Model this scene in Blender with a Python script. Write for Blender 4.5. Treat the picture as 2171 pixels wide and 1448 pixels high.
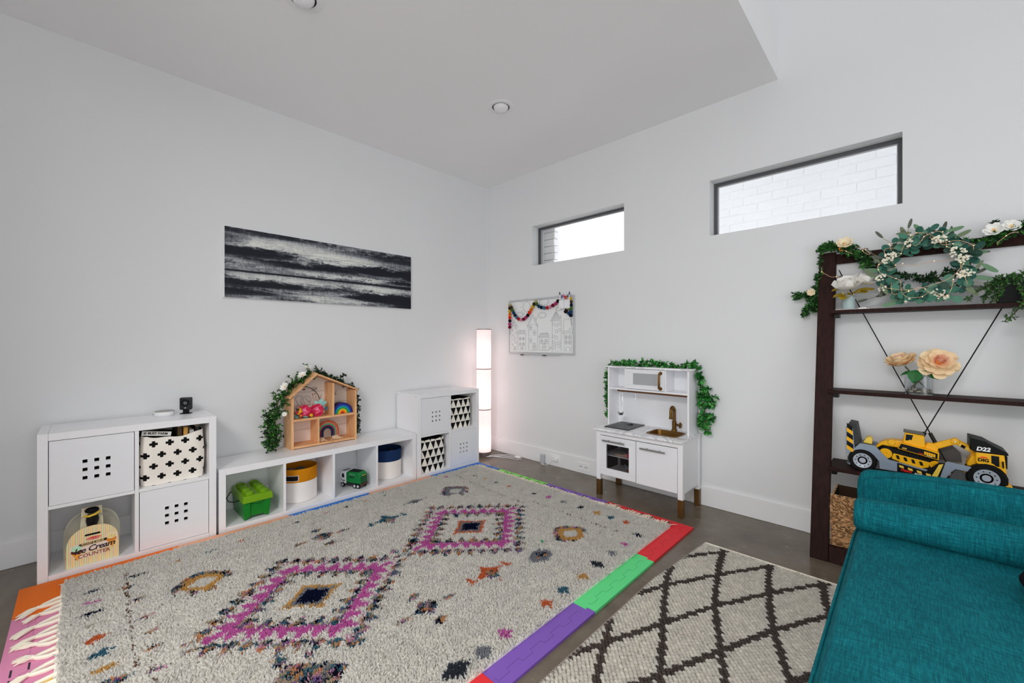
import bpy, math, random
import numpy as np
from mathutils import Vector, Matrix, Euler
R = math.radians
PI = math.pi
rng = random.Random(7)
nrng = np.random.default_rng(11)
scene = bpy.context.scene
for o in list(bpy.data.objects):
    bpy.data.objects.remove(o)
COL = scene.collection

# ------------------------------------------------------------ camera, sky, daylight, exposure
cam_d = bpy.data.cameras.new('camera')
cam_d.sensor_width = 36.0
cam_d.lens = 878.0 / 2171.0 * 36.0
cam_d.shift_y = 1.0 / 2171.0
cam_d.clip_start = 0.02
cam = bpy.data.objects.new('camera', cam_d)
COL.objects.link(cam)
cam.location = (3.59, -3.312, 1.249)
cam.rotation_euler = (PI / 2, 0, R(43.92))
scene.camera = cam

world = bpy.data.worlds.new('sky')
scene.world = world
world.use_nodes = True
wn = world.node_tree.nodes
wl = world.node_tree.links
bg = wn['Background']
bg.inputs['Color'].default_value = (0.96, 0.98, 1.0, 1)
bg.inputs['Strength'].default_value = 1.3         # bright overcast sky

def area(name, loc, rot, sx, sy, power, col=(1, 1, 1)):
    d = bpy.data.lights.new(name, 'AREA')
    d.shape = 'RECTANGLE'
    d.size = sx
    d.size_y = sy
    d.energy = power
    d.color = col
    o = bpy.data.objects.new(name, d)
    o.location = loc
    o.rotation_euler = rot
    COL.objects.link(o)
    return o
# daylight coming in through the tall glazing behind the camera and through the east wall
area('daylight_back_low', (4.3, -7.0, 0.8), (R(136), 0, 0), 3.2, 2.0, 34, (0.965, 0.98, 1.0))
area('daylight_east_low', (7.1, -3.6, 0.8), (R(138), 0, R(90)), 3.4, 2.0, 14, (0.98, 0.99, 1.0))
# added overhead fill light behind the camera, not a known lamp of the room
area('overhead_fill_back', (3.3, -5.05, 2.95), (0, 0, 0), 1.3, 1.3, 94, (1.0, 0.985, 0.96))
scene.view_settings.view_transform = 'Standard'
scene.view_settings.look = 'None'
scene.view_settings.exposure = 0.40
scene.view_settings.gamma = 1.0
scene.view_settings.use_curve_mapping = False
scene.cycles.max_bounces = 16
scene.cycles.diffuse_bounces = 10          # white room and wool pile: let the light bounce on

# ------------------------------------------------------------ material helpers
def s2l(c):
    c = c / 255.0
    return c / 12.92 if c <= 0.04045 else ((c + 0.055) / 1.055) ** 2.4

def seen(r, g, b, ill=0.5):
    c = [s2l(v) / ill for v in (r, g, b)]
    k = min(1.0, 0.94 / max(c))
    return tuple(v * k for v in c) + (1.0,)

class E:
    """tiny expression wrapper that turns python arithmetic into Math nodes"""
    nt = None
    def __init__(self, s): self.s = s
    @staticmethod
    def op(kind, *a):
        n = E.nt.nodes.new('ShaderNodeMath')
        n.operation = kind
        for i, v in enumerate(a):
            if isinstance(v, E): E.nt.links.new(v.s, n.inputs[i])
            else: n.inputs[i].default_value = float(v)
        return E(n.outputs[0])
    def __add__(a, b): return E.op('ADD', a, b)
    __radd__ = __add__
    def __sub__(a, b): return E.op('SUBTRACT', a, b)
    def __rsub__(a, b): return E.op('SUBTRACT', b, a)
    def __mul__(a, b): return E.op('MULTIPLY', a, b)
    __rmul__ = __mul__
    def __truediv__(a, b): return E.op('DIVIDE', a, b)
    def __rtruediv__(a, b): return E.op('DIVIDE', b, a)
    def __lt__(a, b): return E.op('LESS_THAN', a, b)
    def __gt__(a, b): return E.op('GREATER_THAN', a, b)
def absf(a): return E.op('ABSOLUTE', a)
def floorf(a): return E.op('FLOOR', a)
def fract(a): return E.op('FRACT', a)
def minf(a, b): return E.op('MINIMUM', a, b)
def maxf(a, b): return E.op('MAXIMUM', a, b)
def sinf(a): return E.op('SINE', a)
def powf(a, b): return E.op('POWER', a, b)
def clampf(a): return minf(maxf(a, 0.0), 1.0)

class Mat:
    def __init__(self, name, color=(0.8, 0.8, 0.8, 1), rough=0.5, metal=0.0, spec=0.5, **kw):
        self.m = bpy.data.materials.new(name)
        self.m.use_nodes = True
        self.nt = self.m.node_tree
        E.nt = self.nt
        self.b = self.nt.nodes['Principled BSDF']
        self.b.inputs['Base Color'].default_value = color
        self.b.inputs['Roughness'].default_value = rough
        self.b.inputs['Metallic'].default_value = metal
        self.b.inputs['Specular IOR Level'].default_value = spec
        for k, v in kw.items():
            self.b.inputs[k].default_value = v
    def node(self, t): return self.nt.nodes.new(t)
    def link(self, a, b): self.nt.links.new(a, b)
    def coords(self, which='Object'):
        E.nt = self.nt
        t = self.node('ShaderNodeTexCoord')
        s = self.node('ShaderNodeSeparateXYZ')
        self.link(t.outputs[which], s.inputs[0])
        self.vec = t.outputs[which]
        return E(s.outputs[0]), E(s.outputs[1]), E(s.outputs[2])
    def noise(self, scale, detail=3, rough=0.55, vec=None, stretch=None, dist=0.0):
        E.nt = self.nt
        if vec is None:
            t = self.node('ShaderNodeTexCoord')
            vec = t.outputs['Object']
        if stretch:
            mp = self.node('ShaderNodeMapping')
            mp.inputs['Scale'].default_value = stretch
            self.link(vec, mp.inputs[0])
            vec = mp.outputs[0]
        n = self.node('ShaderNodeTexNoise')
        n.inputs['Scale'].default_value = scale
        n.inputs['Detail'].default_value = detail
        n.inputs['Roughness'].default_value = rough
        n.inputs['Distortion'].default_value = dist
        self.link(vec, n.inputs['Vector'])
        return E(n.outputs['Fac'])
    def vecof(self, x, y, z):
        c = self.node('ShaderNodeCombineXYZ')
        for i, v in enumerate((x, y, z)):
            if isinstance(v, E): self.link(v.s, c.inputs[i])
            else: c.inputs[i].default_value = v
        return c.outputs[0]
    def mix(self, fac, a, b):
        n = self.node('ShaderNodeMix')
        n.data_type = 'RGBA'
        for v, i in ((fac, 0), (a, 6), (b, 7)):
            if isinstance(v, E): self.link(v.s, n.inputs[i])
            elif hasattr(v, 'is_output'): self.link(v, n.inputs[i])
            else: n.inputs[i].default_value = v
        return n.outputs[2]
    def ramp(self, fac, stops):
        n = self.node('ShaderNodeValToRGB')
        el = n.color_ramp.elements
        while len(el) < len(stops): el.new(0.5)
        for e, (p, c) in zip(el, stops):
            e.position = p
            e.color = c
        self.link(fac.s, n.inputs[0])
        return n.outputs[0]
    def base(self, sock): self.link(sock, self.b.inputs['Base Color']); return self
    def roughness(self, e): self.link(e.s, self.b.inputs['Roughness']); return self
    def bump(self, h, strength=0.3, dist=0.002):
        n = self.node('ShaderNodeBump')
        n.inputs['Strength'].default_value = strength
        n.inputs['Distance'].default_value = dist
        self.link(h.s, n.inputs['Height'])
        self.link(n.outputs[0], self.b.inputs['Normal'])
        return self

_cache = {}
def flat(name, rgb, rough=0.5, metal=0.0, ill=0.5, **kw):
    if name not in _cache:
        kw.setdefault('spec', .3)
        M_ = Mat(name, seen(*rgb, ill=ill), rough, metal, **kw)
        n = M_.noise(60, 2)
        lo = tuple(c * 0.94 for c in seen(*rgb, ill=ill)[:3]) + (1,)
        M_.base(M_.mix(n, lo, seen(*rgb, ill=ill)))
        _cache[name] = M_.m
    return _cache[name]

# ------------------------------------------------------------ mesh helpers
ORG = {}
class MB:
    def __init__(self):
        self.v = []; self.f = []; self.c = []; self.uv = None
    def add(self, vs, fs, col=None):
        n = len(self.v)
        self.v.extend(tuple(p) for p in vs)
        self.f.extend(tuple(i + n for i in f) for f in fs)
        if col is not None: self.c.extend([col] * len(vs))
        return self
    def box(self, x0, y0, z0, x1, y1, z1, col=None):
        if x0 > x1: x0, x1 = x1, x0
        if y0 > y1: y0, y1 = y1, y0
        if z0 > z1: z0, z1 = z1, z0
        vs = [(x, y, z) for x in (x0, x1) for y in (y0, y1) for z in (z0, z1)]
        fs = [(0, 1, 3, 2), (4, 6, 7, 5), (0, 4, 5, 1), (2, 3, 7, 6), (0, 2, 6, 4), (1, 5, 7, 3)]
        return self.add(vs, fs, col)
    def obox(self, mat, sx, sy, sz):
        b = MB().box(-sx / 2, -sy / 2, -sz / 2, sx / 2, sy / 2, sz / 2)
        return self.add([mat @ Vector(p) for p in b.v], b.f)
    def cyl(self, p0, p1, r0, r1=None, n=16, cap=True):
        r1 = r0 if r1 is None else r1
        p0 = Vector(p0); p1 = Vector(p1)
        d = (p1 - p0).normalized()
        a = d.orthogonal().normalized(); b = d.cross(a)
        vs = []
        for p, r in ((p0, r0), (p1, r1)):
            for i in range(n):
                t = 2 * PI * i / n
                vs.append(p + a * (r * math.cos(t)) + b * (r * math.sin(t)))
        fs = [(i, (i + 1) % n, n + (i + 1) % n, n + i) for i in range(n)]
        if cap: fs += [tuple(range(n - 1, -1, -1)), tuple(range(n, 2 * n))]
        return self.add(vs, fs)
    def tube(self, pts, r, n=8, closed=False, radii=None):
        pts = [Vector(p) for p in pts]
        m = len(pts)
        vs = []; nrm = None
        for i, p in enumerate(pts):
            if closed: d = pts[(i + 1) % m] - pts[i - 1]
            else: d = pts[min(i + 1, m - 1)] - pts[max(i - 1, 0)]
            d = d.normalized() if d.length > 1e-9 else Vector((0, 0, 1))
            if nrm is None: nrm = d.orthogonal().normalized()
            nrm = (nrm - d * nrm.dot(d))
            nrm = nrm.normalized() if nrm.length > 1e-6 else d.orthogonal().normalized()
            b = d.cross(nrm)
            rr = radii[i] if radii else r
            for k in range(n):
                t = 2 * PI * k / n
                vs.append(p + nrm * (rr * math.cos(t)) + b * (rr * math.sin(t)))
        fs = []
        for i in range(m if closed else m - 1):
            j = (i + 1) % m
            for k in range(n):
                fs.append((i * n + k, i * n + (k + 1) % n, j * n + (k + 1) % n, j * n + k))
        if not closed:
            fs.append(tuple(range(n - 1, -1, -1)))
            fs.append(tuple((m - 1) * n + k for k in range(n)))
        return self.add(vs, fs)
    def lathe(self, c, prof, n=32, sx=1.0, sy=1.0, closed=False):
        cx, cy, cz = c
        vs = []; fs = []
        for (r, z) in prof:
            for k in range(n):
                t = 2 * PI * k / n
                vs.append((cx + sx * r * math.cos(t), cy + sy * r * math.sin(t), cz + z))
        m = len(prof)
        for i in range(m - 1 + (1 if closed else 0)):
            a = i * n; b = ((i + 1) % m) * n
            for k in range(n):
                fs.append((a + k, a + (k + 1) % n, b + (k + 1) % n, b + k))
        if not closed:
            if prof[0][0] > 1e-6: fs.append(tuple(range(n - 1, -1, -1)))
            if prof[-1][0] > 1e-6: fs.append(tuple((m - 1) * n + k for k in range(n)))
        return self.add(vs, fs)
    def prism(self, poly, axis, a0, a1):
        """poly: 2D outline; axis 'x' -> (y,z), 'y' -> (x,z), 'z' -> (x,y)"""
        def P(p, a):
            return {'x': (a, p[0], p[1]), 'y': (p[0], a, p[1]), 'z': (p[0], p[1], a)}[axis]
        n = len(poly)
        vs = [P(p, a0) for p in poly] + [P(p, a1) for p in poly]
        fs = [tuple(range(n)), tuple(range(2 * n - 1, n - 1, -1))]
        fs += [(i, n + i, n + (i + 1) % n, (i + 1) % n) for i in range(n)]
        return self.add(vs, fs)
    def sphere(self, c, r, seg=12, rings=8, sc=(1, 1, 1), rot=None):
        vs = []; fs = []
        for i in range(rings + 1):
            ph = PI * i / rings
            for k in range(seg):
                t = 2 * PI * k / seg
                p = Vector((r * sc[0] * math.sin(ph) * math.cos(t), r * sc[1] * math.sin(ph) * math.sin(t), r * sc[2] * math.cos(ph)))
                if rot: p = rot @ p
                vs.append(p + Vector(c))
        for i in range(rings):
            for k in range(seg):
                fs.append((i * seg + k, (i + 1) * seg + k, (i + 1) * seg + (k + 1) % seg, i * seg + (k + 1) % seg))
        return self.add(vs, fs)
    def xform(self, mat):
        self.v = [tuple(mat @ Vector(p)) for p in self.v]
        return self
    def mesh(self, name, mat, smooth=True, org=(0, 0, 0), angle=35):
        me = bpy.data.meshes.new(name)
        ox, oy, oz = org
        me.from_pydata([(x - ox, y - oy, z - oz) for x, y, z in self.v], [], self.f)
        if self.c:
            ca = me.color_attributes.new('Col', 'FLOAT_COLOR', 'POINT')
            arr = np.ones((len(self.v), 4), dtype=np.float32)
            arr[:, :3] = np.array(self.c, dtype=np.float32)[:, :3]
            ca.data.foreach_set('color', arr.ravel())
        if smooth:
            me.polygons.foreach_set('use_smooth', [True] * len(me.polygons))
            me.set_sharp_from_angle(angle=R(angle))
        if mat is not None: me.materials.append(mat)
        me.validate()
        me.update()
        return me
    def obj(self, name, mat, parent=None, smooth=True, bevel=0.0, seg=2, org=None, label=None, angle=35):
        o_ = ORG.get(parent.name, (0, 0, 0)) if parent is not None else (org or (0, 0, 0))
        me = self.mesh(name, mat, smooth, o_, angle)
        ob = bpy.data.objects.new(name, me)
        COL.objects.link(ob)
        if parent is not None:
            ob.parent = parent
            ORG[ob.name] = o_
        else:
            ob.location = o_
            ORG[ob.name] = o_
        if bevel > 0:
            fix_normals(me)
            b = ob.modifiers.new('bevel', 'BEVEL')
            b.width = bevel
            b.segments = seg
            b.limit_method = 'ANGLE'
            b.angle_limit = R(40)
            b.harden_normals = False
        if label: ob['label'] = label
        return ob

import bmesh
def fix_normals(me):
    bm = bmesh.new()
    bm.from_mesh(me)
    bmesh.ops.recalc_face_normals(bm, faces=bm.faces)
    bm.to_mesh(me)
    bm.free()

def tag(o, label, cat, group=None):
    o['label'] = label
    o['category'] = cat
    if group: o['group'] = group
    return o

def thing(name, label, cat, loc=(0, 0, 0), rotz=0.0, group=None, local=False):
    o = bpy.data.objects.new(name, None)
    o.empty_display_size = 0.05
    COL.objects.link(o)
    o.location = loc
    o.rotation_euler = (0, 0, rotz)
    ORG[o.name] = (0, 0, 0) if local else tuple(loc)
    return tag(o, label, cat, group)

def struct(o):
    o['kind'] = 'structure'
    return o

def copy_tree(o, parent=None):
    c = o.copy()
    COL.objects.link(c)
    if parent is not None: c.parent = parent
    ORG[c.name] = ORG.get(o.name, (0, 0, 0))
    for ch in list(o.children):
        copy_tree(ch, c)
    return c

def text_mb(s, size, mat, extrude=0.0004, align='CENTER', shear=0.0, bold=0.0, spacing=1.0):
    """letters as real thin geometry; mat maps text XY plane into the scene"""
    cu = bpy.data.curves.new('lettering', 'FONT')
    cu.body = s
    cu.size = size
    cu.extrude = extrude
    cu.align_x = align
    cu.align_y = 'CENTER'
    cu.shear = shear
    cu.offset = bold
    cu.space_character = spacing
    cu.resolution_u = 3
    ob = bpy.data.objects.new('lettering', cu)
    COL.objects.link(ob)
    dg = bpy.context.evaluated_depsgraph_get()
    me = bpy.data.meshes.new_from_object(ob.evaluated_get(dg))
    mb = MB()
    mb.add([mat @ v.co for v in me.vertices], [tuple(p.vertices) for p in me.polygons])
    bpy.data.objects.remove(ob)
    bpy.data.curves.remove(cu)
    bpy.data.meshes.remove(me)
    return mb

def frame_mat(origin, xdir, ydir):
    x = Vector(xdir).normalized(); y = Vector(ydir)
    y = (y - x * y.dot(x)).normalized()
    z = x.cross(y)
    m = Matrix.Identity(4)
    for i in range(3):
        m[i][0] = x[i]; m[i][1] = y[i]; m[i][2] = z[i]; m[i][3] = origin[i]
    return m

# ------------------------------------------------------------ foliage
def vcol_mat(name, rough=0.5, trans=0.0, spec=0.4):
    M_ = Mat(name, rough=rough, spec=spec)
    a = M_.node('ShaderNodeAttribute')
    a.attribute_name = 'Col'
    n = M_.noise(140, 2)
    dk = M_.mix(E(a.outputs['Fac']) * 0 + 0.25, a.outputs['Color'], (0, 0, 0, 1))
    M_.base(M_.mix(n, dk, a.outputs['Color']))
    return M_.m

def leaf_geo(mb, base, d, n, L, W, col, big=False, curl=0.0):
    d = Vector(d).normalized(); n = Vector(n)
    n = n - d * n.dot(d)
    n = n.normalized() if n.length > 1e-5 else d.orthogonal().normalized()
    s = d.cross(n)
    b = Vector(base)
    if not big:
        vs = [b, b + d * L * 0.5 + s * W / 2 + n * W * 0.15, b + d * L - n * curl * L, b + d * L * 0.5 - s * W / 2 + n * W * 0.15]
        mb.add(vs, [(0, 1, 2), (0, 2, 3)], col)
    else:
        c1 = b + d * L * 0.4
        c2 = b + d * L * 0.75 - n * curl * L * 0.4
        vs = [b, c1, c2, b + d * L - n * curl * L,
              b + d * L * 0.25 + s * W * 0.42 + n * W * .12, b + d * L * 0.6 + s * W * 0.46 + n * W * .12,
              b + d * L * 0.25 - s * W * 0.42 + n * W * .12, b + d * L * 0.6 - s * W * 0.46 + n * W * .12]
        mb.add(vs, [(0, 4, 1), (4, 5, 2, 1), (5, 3, 2), (0, 1, 6), (6, 1, 2, 7), (7, 2, 3)], col)

def path_pts(pts, n):
    pts = [Vector(p) for p in pts]
    ls = [(pts[i + 1] - pts[i]).length for i in range(len(pts) - 1)]
    T = sum(ls)
    out = []
    for k in range(n):
        t = T * (k + 0.5) / n
        i = 0
        while i < len(ls) - 1 and t > ls[i]:
            t -= ls[i]; i += 1
        u = min(1.0, t / max(ls[i], 1e-9))
        out.append((pts[i].lerp(pts[i + 1], u), (pts[i + 1] - pts[i]).normalized()))
    return out

def rv(r=1.0):
    while True:
        v = Vector((rng.uniform(-1, 1), rng.uniform(-1, 1), rng.uniform(-1, 1)))
        if 0.05 < v.length < 1: return v * r

def garland(leaves, stems, path, nsprig, spread, per, L, W, cols, clamp, big=False, stem_r=0.0022, sprig_len=0.03):
    pp = path_pts(path, max(6, nsprig))
    cl = [clamp(Vector(p)) for p, _ in path_pts(path, max(8, len(path) * 4))]
    stems.tube(cl, stem_r, 5)
    for (p, d) in pp:
        o = rv(1)
        e = clamp(p + o * spread)
        stems.tube([clamp(p), clamp(p.lerp(e, .5) + rv(.004)), e], stem_r * 0.5, 4)
        ax = (e - p)
        ax = ax.normalized() if ax.length > 1e-5 else d
        for k in range(per):
            t = rng.uniform(0.25, 1.05)
            b = p.lerp(e, t)
            dr = (ax * rng.uniform(0.1, 0.9) + rv(1.0)).normalized()
            l = L * rng.uniform(0.7, 1.2)
            b = clamp(b)
            tip = clamp(b + dr * l)
            if (tip - b).length < l * 0.4: continue
            dr = (tip - b).normalized()
            c = rng.choice(cols)
            s = rng.uniform(0.75, 1.2)
            leaf_geo(leaves, b, dr, rv(1) + Vector((0, 0, 0.4)), l, W * l / L, tuple(x * s for x in c), big, rng.uniform(-.05, .25))
# ============================================================ materials used in many places
def paint(name, rgb, rough, bump=0.12, scale=160, ill=0.5):
    M_ = Mat(name, seen(*rgb, ill=ill), rough, spec=0.3)
    n = M_.noise(scale, 3, 0.6)
    n2 = M_.noise(1.3, 2, 0.5)
    c = seen(*rgb, ill=ill)
    M_.base(M_.mix(n2, tuple(v * 0.97 for v in c[:3]) + (1,), c))
    M_.bump(n, bump, 0.002)
    return M_.m
M_wall = paint('wall_paint', (171, 172, 173), 0.75)
M_ceil = paint('ceiling_paint', (182, 182, 183), 0.8, 0.08)
M_trim = paint('trim_paint', (178, 178, 179), 0.4, 0.03, 60)
def lacquer(name, rgb, rough=0.3):
    M_ = Mat(name, seen(*rgb), rough, spec=0.5)
    n = M_.noise(30, 3, 0.5, stretch=(1, 1, 12))
    c = seen(*rgb)
    M_.base(M_.mix(n, tuple(v * 0.965 for v in c[:3]) + (1,), c))
    M_.bump(n, 0.04, 0.001)
    return M_.m
M_white = lacquer('white_lacquer', (180, 180, 182))
M_door = lacquer('white_door_lacquer', (176, 177, 180), 0.35)
M_black = flat('black_plastic', (13, 13, 14), 0.5, spec=.12)
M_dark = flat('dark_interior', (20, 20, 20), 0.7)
M_whitep = flat('white_plastic', (196, 196, 198), 0.35)
M_greyp = flat('grey_plastic', (120, 128, 138), 0.45)
M_steel = flat('steel', (165, 165, 165), 0.3, 1.0)

# polished concrete
_c = Mat('polished_concrete', rough=0.25, spec=0.5)
_n1 = _c.noise(1.6, 6, 0.62, dist=0.6)
_n2 = _c.noise(9, 5, 0.6)
_n3 = _c.noise(90, 2, 0.5)
_mixn = _n1 * 0.62 + _n2 * 0.28 + _n3 * 0.1
_c.base(_c.ramp(_mixn, [(0.30, (0.075, 0.056, 0.038, 1)), (0.5, (0.150, 0.118, 0.085, 1)), (0.72, (0.23, 0.19, 0.145, 1))]))
_c.roughness(_n2 * 0.22 + 0.13)
_c.bump(_n3, 0.03, 0.001)
M_floor = _c.m

# ============================================================ room shell
XF, YB, ZL, ZH = 6.6, -6.6, 3.05, 5.6
XS = 2.935
T = 0.2
WZ0, WZ1 = 2.056, 2.474
W1 = (0.693, 1.770)
W2 = (2.488, 3.555)
struct(MB().box(-T, YB - T, -0.15, XF + T, T, 0.0).obj('floor', M_floor, smooth=False))
struct(MB().box(-T, YB - T, 0.0, 0.0, T, ZH).obj('wall_left', M_wall, smooth=False))
# right (window) wall built around its two openings
def holed_slab(y0, y1, holes, x0, x1, z0, z1):
    xs = sorted({x0, x1, *[h[0] for h in holes], *[h[1] for h in holes]})
    zs = sorted({z0, z1, *[h[2] for h in holes], *[h[3] for h in holes]})
    key = {}; vs = []; fs = []
    def V(x, y, z):
        k = (x, y, z)
        if k not in key:
            key[k] = len(vs); vs.append(k)
        return key[k]
    def solid(i, j):
        if i < 0 or j < 0 or i >= len(xs) - 1 or j >= len(zs) - 1: return False
        cx = (xs[i] + xs[i + 1]) / 2; cz = (zs[j] + zs[j + 1]) / 2
        return not any(h[0] < cx < h[1] and h[2] < cz < h[3] for h in holes)
    for i in range(len(xs) - 1):
        for j in range(len(zs) - 1):
            if not solid(i, j): continue
            a, b, c, d = xs[i], xs[i + 1], zs[j], zs[j + 1]
            fs.append((V(a, y0, c), V(b, y0, c), V(b, y0, d), V(a, y0, d)))
            fs.append((V(a, y1, c), V(a, y1, d), V(b, y1, d), V(b, y1, c)))
            if not solid(i - 1, j): fs.append((V(a, y0, c), V(a, y0, d), V(a, y1, d), V(a, y1, c)))
            if not solid(i + 1, j): fs.append((V(b, y0, c), V(b, y1, c), V(b, y1, d), V(b, y0, d)))
            if not solid(i, j - 1): fs.append((V(a, y0, c), V(a, y1, c), V(b, y1, c), V(b, y0, c)))
            if not solid(i, j + 1): fs.append((V(a, y0, d), V(b, y0, d), V(b, y1, d), V(a, y1, d)))
    return MB().add(vs, fs)
struct(holed_slab(0.0, T, [(W1[0], W1[1], WZ0, WZ1), (W2[0], W2[1], WZ0, WZ1)], 0.0, XF + T, 0.0, ZH).obj('wall_right', M_wall, smooth=False))
# back wall and east wall with the glazed openings that let the daylight in
struct(holed_slab(YB - T, YB, [(3.0, 5.8, 0.1, 2.9)], 0.0, XF + T, 0.0, ZH).obj('wall_back', M_wall, smooth=False))
e = holed_slab(0, T, [(1.9, 5.3, 0.1, 2.9)], 0.0, -YB, 0.0, ZH)
e.v = [(XF + p[1], -p[0], p[2]) for p in e.v]
struct(e.obj('wall_east', M_wall, smooth=False))
# added wall stub, unseen, placed to shade the near end of the left wall
struct(MB().box(0.0, -4.16, 0, 1.65, -4.04, ZL).obj('shade_wall_left', M_wall, smooth=False))
# low ceiling over the play corner, its edge rises into the double-height part
struct(MB().box(0, YB, ZL, XS, 0, ZH + T).obj('ceiling', M_ceil, smooth=False))
struct(MB().box(XS, YB - T, ZH, XF + T, T, ZH + T).obj('ceiling_high', M_ceil, smooth=False))
bl = MB().box(0, -4.04, 0, 0.015, -0.0155, 0.148)
bl.obj('baseboard_left', M_trim, bevel=0.004)['kind'] = 'structure'
br = MB().box(0.0, -0.015, 0, XF, 0, 0.148)
br.obj('baseboard_right', M_trim, bevel=0.004)['kind'] = 'structure'

# ---- windows
M_frame = flat('dark_window_frame', (62, 63, 66), 0.4)
g = Mat('window_glass', (1, 1, 1, 1), 0.0)
for nd in list(g.nt.nodes):
    if nd.type == 'BSDF_PRINCIPLED': g.nt.nodes.remove(nd)
_t = g.node('ShaderNodeBsdfTransparent'); _gl = g.node('ShaderNodeBsdfGlossy'); _gl.inputs['Roughness'].default_value = 0.02
_mx = g.node('ShaderNodeMixShader'); _fr = g.node('ShaderNodeFresnel'); _fr.inputs[0].default_value = 1.3
g.link(_fr.outputs[0], _mx.inputs[0]); g.link(_t.outputs[0], _mx.inputs[1]); g.link(_gl.outputs[0], _mx.inputs[2])
g.link(_mx.outputs[0], g.nt.nodes['Material Output'].inputs[0])
M_glass = g.m
def frame_bars(mb, x0, x1, z0, z1, w, y0, y1):
    mb.box(x0, y0, z0, x1, y1, z0 + w); mb.box(x0, y0, z1 - w, x1, y1, z1)
    mb.box(x0, y0, z0 + w, x0 + w, y1, z1 - w); mb.box(x1 - w, y0, z0 + w, x1, y1, z1 - w)
    return mb
def window(name, x0, x1, y):
    w = frame_bars(MB(), x0 + .001, x1 - .001, WZ0 + .001, WZ1 - .001, 0.020, y, y + 0.05).obj(name, M_frame)
    struct(w)
    ins = frame_bars(MB(), x0 + 0.021, x1 - 0.021, WZ0 + 0.021, WZ1 - 0.021, 0.005, y + 0.022, y + 0.04)
    ins.obj('glazing_bead', flat('window_bead', (150, 150, 152), 0.4), w, label='thin pale glazing bead')
    MB().box(x0 + 0.026, y + 0.028, WZ0 + 0.026, x1 - 0.026, y + 0.034, WZ1 - 0.026).obj('pane', M_glass, w, smooth=False)
window('window_1', *W1, 0.105)
window('window_2', *W2, 0.095)

# ---- painted brick outside: neighbour's wall and the brick reveal at window 1
def brick_mat():
    M_ = Mat('white_painted_brick', (0.80, 0.80, 0.81, 1), 0.7)
    n = M_.noise(35, 4); M_.base(M_.mix(n, (0.86, 0.86, 0.87, 1), (0.93, 0.93, 0.93, 1))); M_.bump(n, 0.4, 0.004)
    return M_.m
M_brick = brick_mat()
BW, BH, BY = 0.24, 0.08, 1.1
nb = thing('neighbour_wall', 'white painted brick wall of the house next door, seen through the long window', 'wall', (3.0, BY, 0))
MB().box(1.75, BY + 0.009, -0.1, 5.2, BY + 0.2, 5.4).obj('mortar_wall', flat('white_mortar', (184, 184, 185), 0.9, ill=.5), nb, smooth=False)
def taper_brick():
    m_ = MB(); a, c, f = BW / 2 - .001, BH / 2 - .001, .006
    vs = [(-a, .01, -c), (a, .01, -c), (a, .01, c), (-a, .01, c), (-a + f, .001, -c + f), (a - f, .001, -c + f), (a - f, .001, c - f), (-a + f, .001, c - f)]
    return m_.add(vs, [(3, 2, 1, 0), (4, 5, 6, 7), (0, 1, 5, 4), (1, 2, 6, 5), (2, 3, 7, 6), (3, 0, 4, 7)])
bm_ = taper_brick().mesh('brick', M_brick, False)
fix_normals(bm_)
for j in range(12):
    for i in range(9):
        x = 1.95 + (i + (0.5 if j % 2 else 0)) * BW
        z = 2.2 + j * BH
        o = bpy.data.objects.new('brick', bm_)
        o.location = (x - 3.0, rng.uniform(-.003, .003) + 0.002, z)
        o.rotation_euler = (0, rng.uniform(-.01, .01), 0)
        o.parent = nb
        COL.objects.link(o)
rv_ = thing('brick_reveal', 'column of white painted bricks at the left outer edge of the small window', 'brick', (0.70, 0.25, WZ0))
for j in range(7):
    o = bpy.data.objects.new('brick', None) if False else MB().box(0.60, 0.212, 1.99 + j * 0.075 + 0.004, 0.828 + rng.uniform(-.006, .006), 0.31, 1.99 + (j + 1) * 0.075 - 0.004).obj('brick', M_brick, rv_, bevel=0.006)

# ---- recessed ceiling lights
def downlight(x, y, label):
    d = thing('recessed_light', label, 'ceiling light', (x, y, ZL), group=None)
    MB().lathe((x, y, ZL), [(0.067, 0.0005), (0.067, -0.004), (0.09, -0.006), (0.1, -0.003), (0.1, 0.0005)], 40, closed=True).obj('trim_ring', M_whitep, d)
    MB().lathe((x, y, ZL), [(0.066, -0.001), (0.062, 0.0), (0.0, 0.0)], 40).obj('housing', M_dark, d)
    MB().lathe((x, y, ZL), [(0.058, -0.001), (0.055, -0.012), (0.043, -0.026), (0.024, -0.034), (0.0, -0.037)], 32).obj('bulb', flat('bulb_glass', (188, 188, 190), 0.15), d)
downlight(1.326, -1.084, 'round recessed ceiling light with a bulging unlit bulb, near the corner')
downlight(1.299, -2.511, 'recessed ceiling light just cut by the top edge of the picture')

# ---- sockets on the right baseboard
def outlet(x, z, label, kind):
    o = thing('wall_outlet', label, 'outlet', (x, -0.016, z))
    MB().box(x - 0.06, -0.0205, z - 0.04, x + 0.06, -0.0145, z + 0.036).obj('cover_plate', M_whitep, o, bevel=0.003)
    if kind:
        for dx in (-0.038, -0.018, 0.022, 0.04):
            MB().cyl((x + dx, -0.0204, z), (x + dx, -0.0214, z), 0.0045, n=10).obj('socket_hole', M_black, o)
    else:
        for dx in (-0.028, 0.028):
            MB().box(x + dx - 0.018, -0.0225, z - 0.016, x + dx + 0.018, -0.0204, z + 0.014).obj('socket', flat('socket_white', (178, 178, 180)), o, bevel=0.001)
outlet(1.015, 0.079, 'white wall outlet on the baseboard with a white plug in it', 0)
outlet(1.357, 0.066, 'white wall outlet on the baseboard beside the play kitchen, nothing plugged in', 1)
ch = thing('charger', 'small grey charger standing on the floor against the baseboard', 'charger', (0.87, -0.03, 0))
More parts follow.
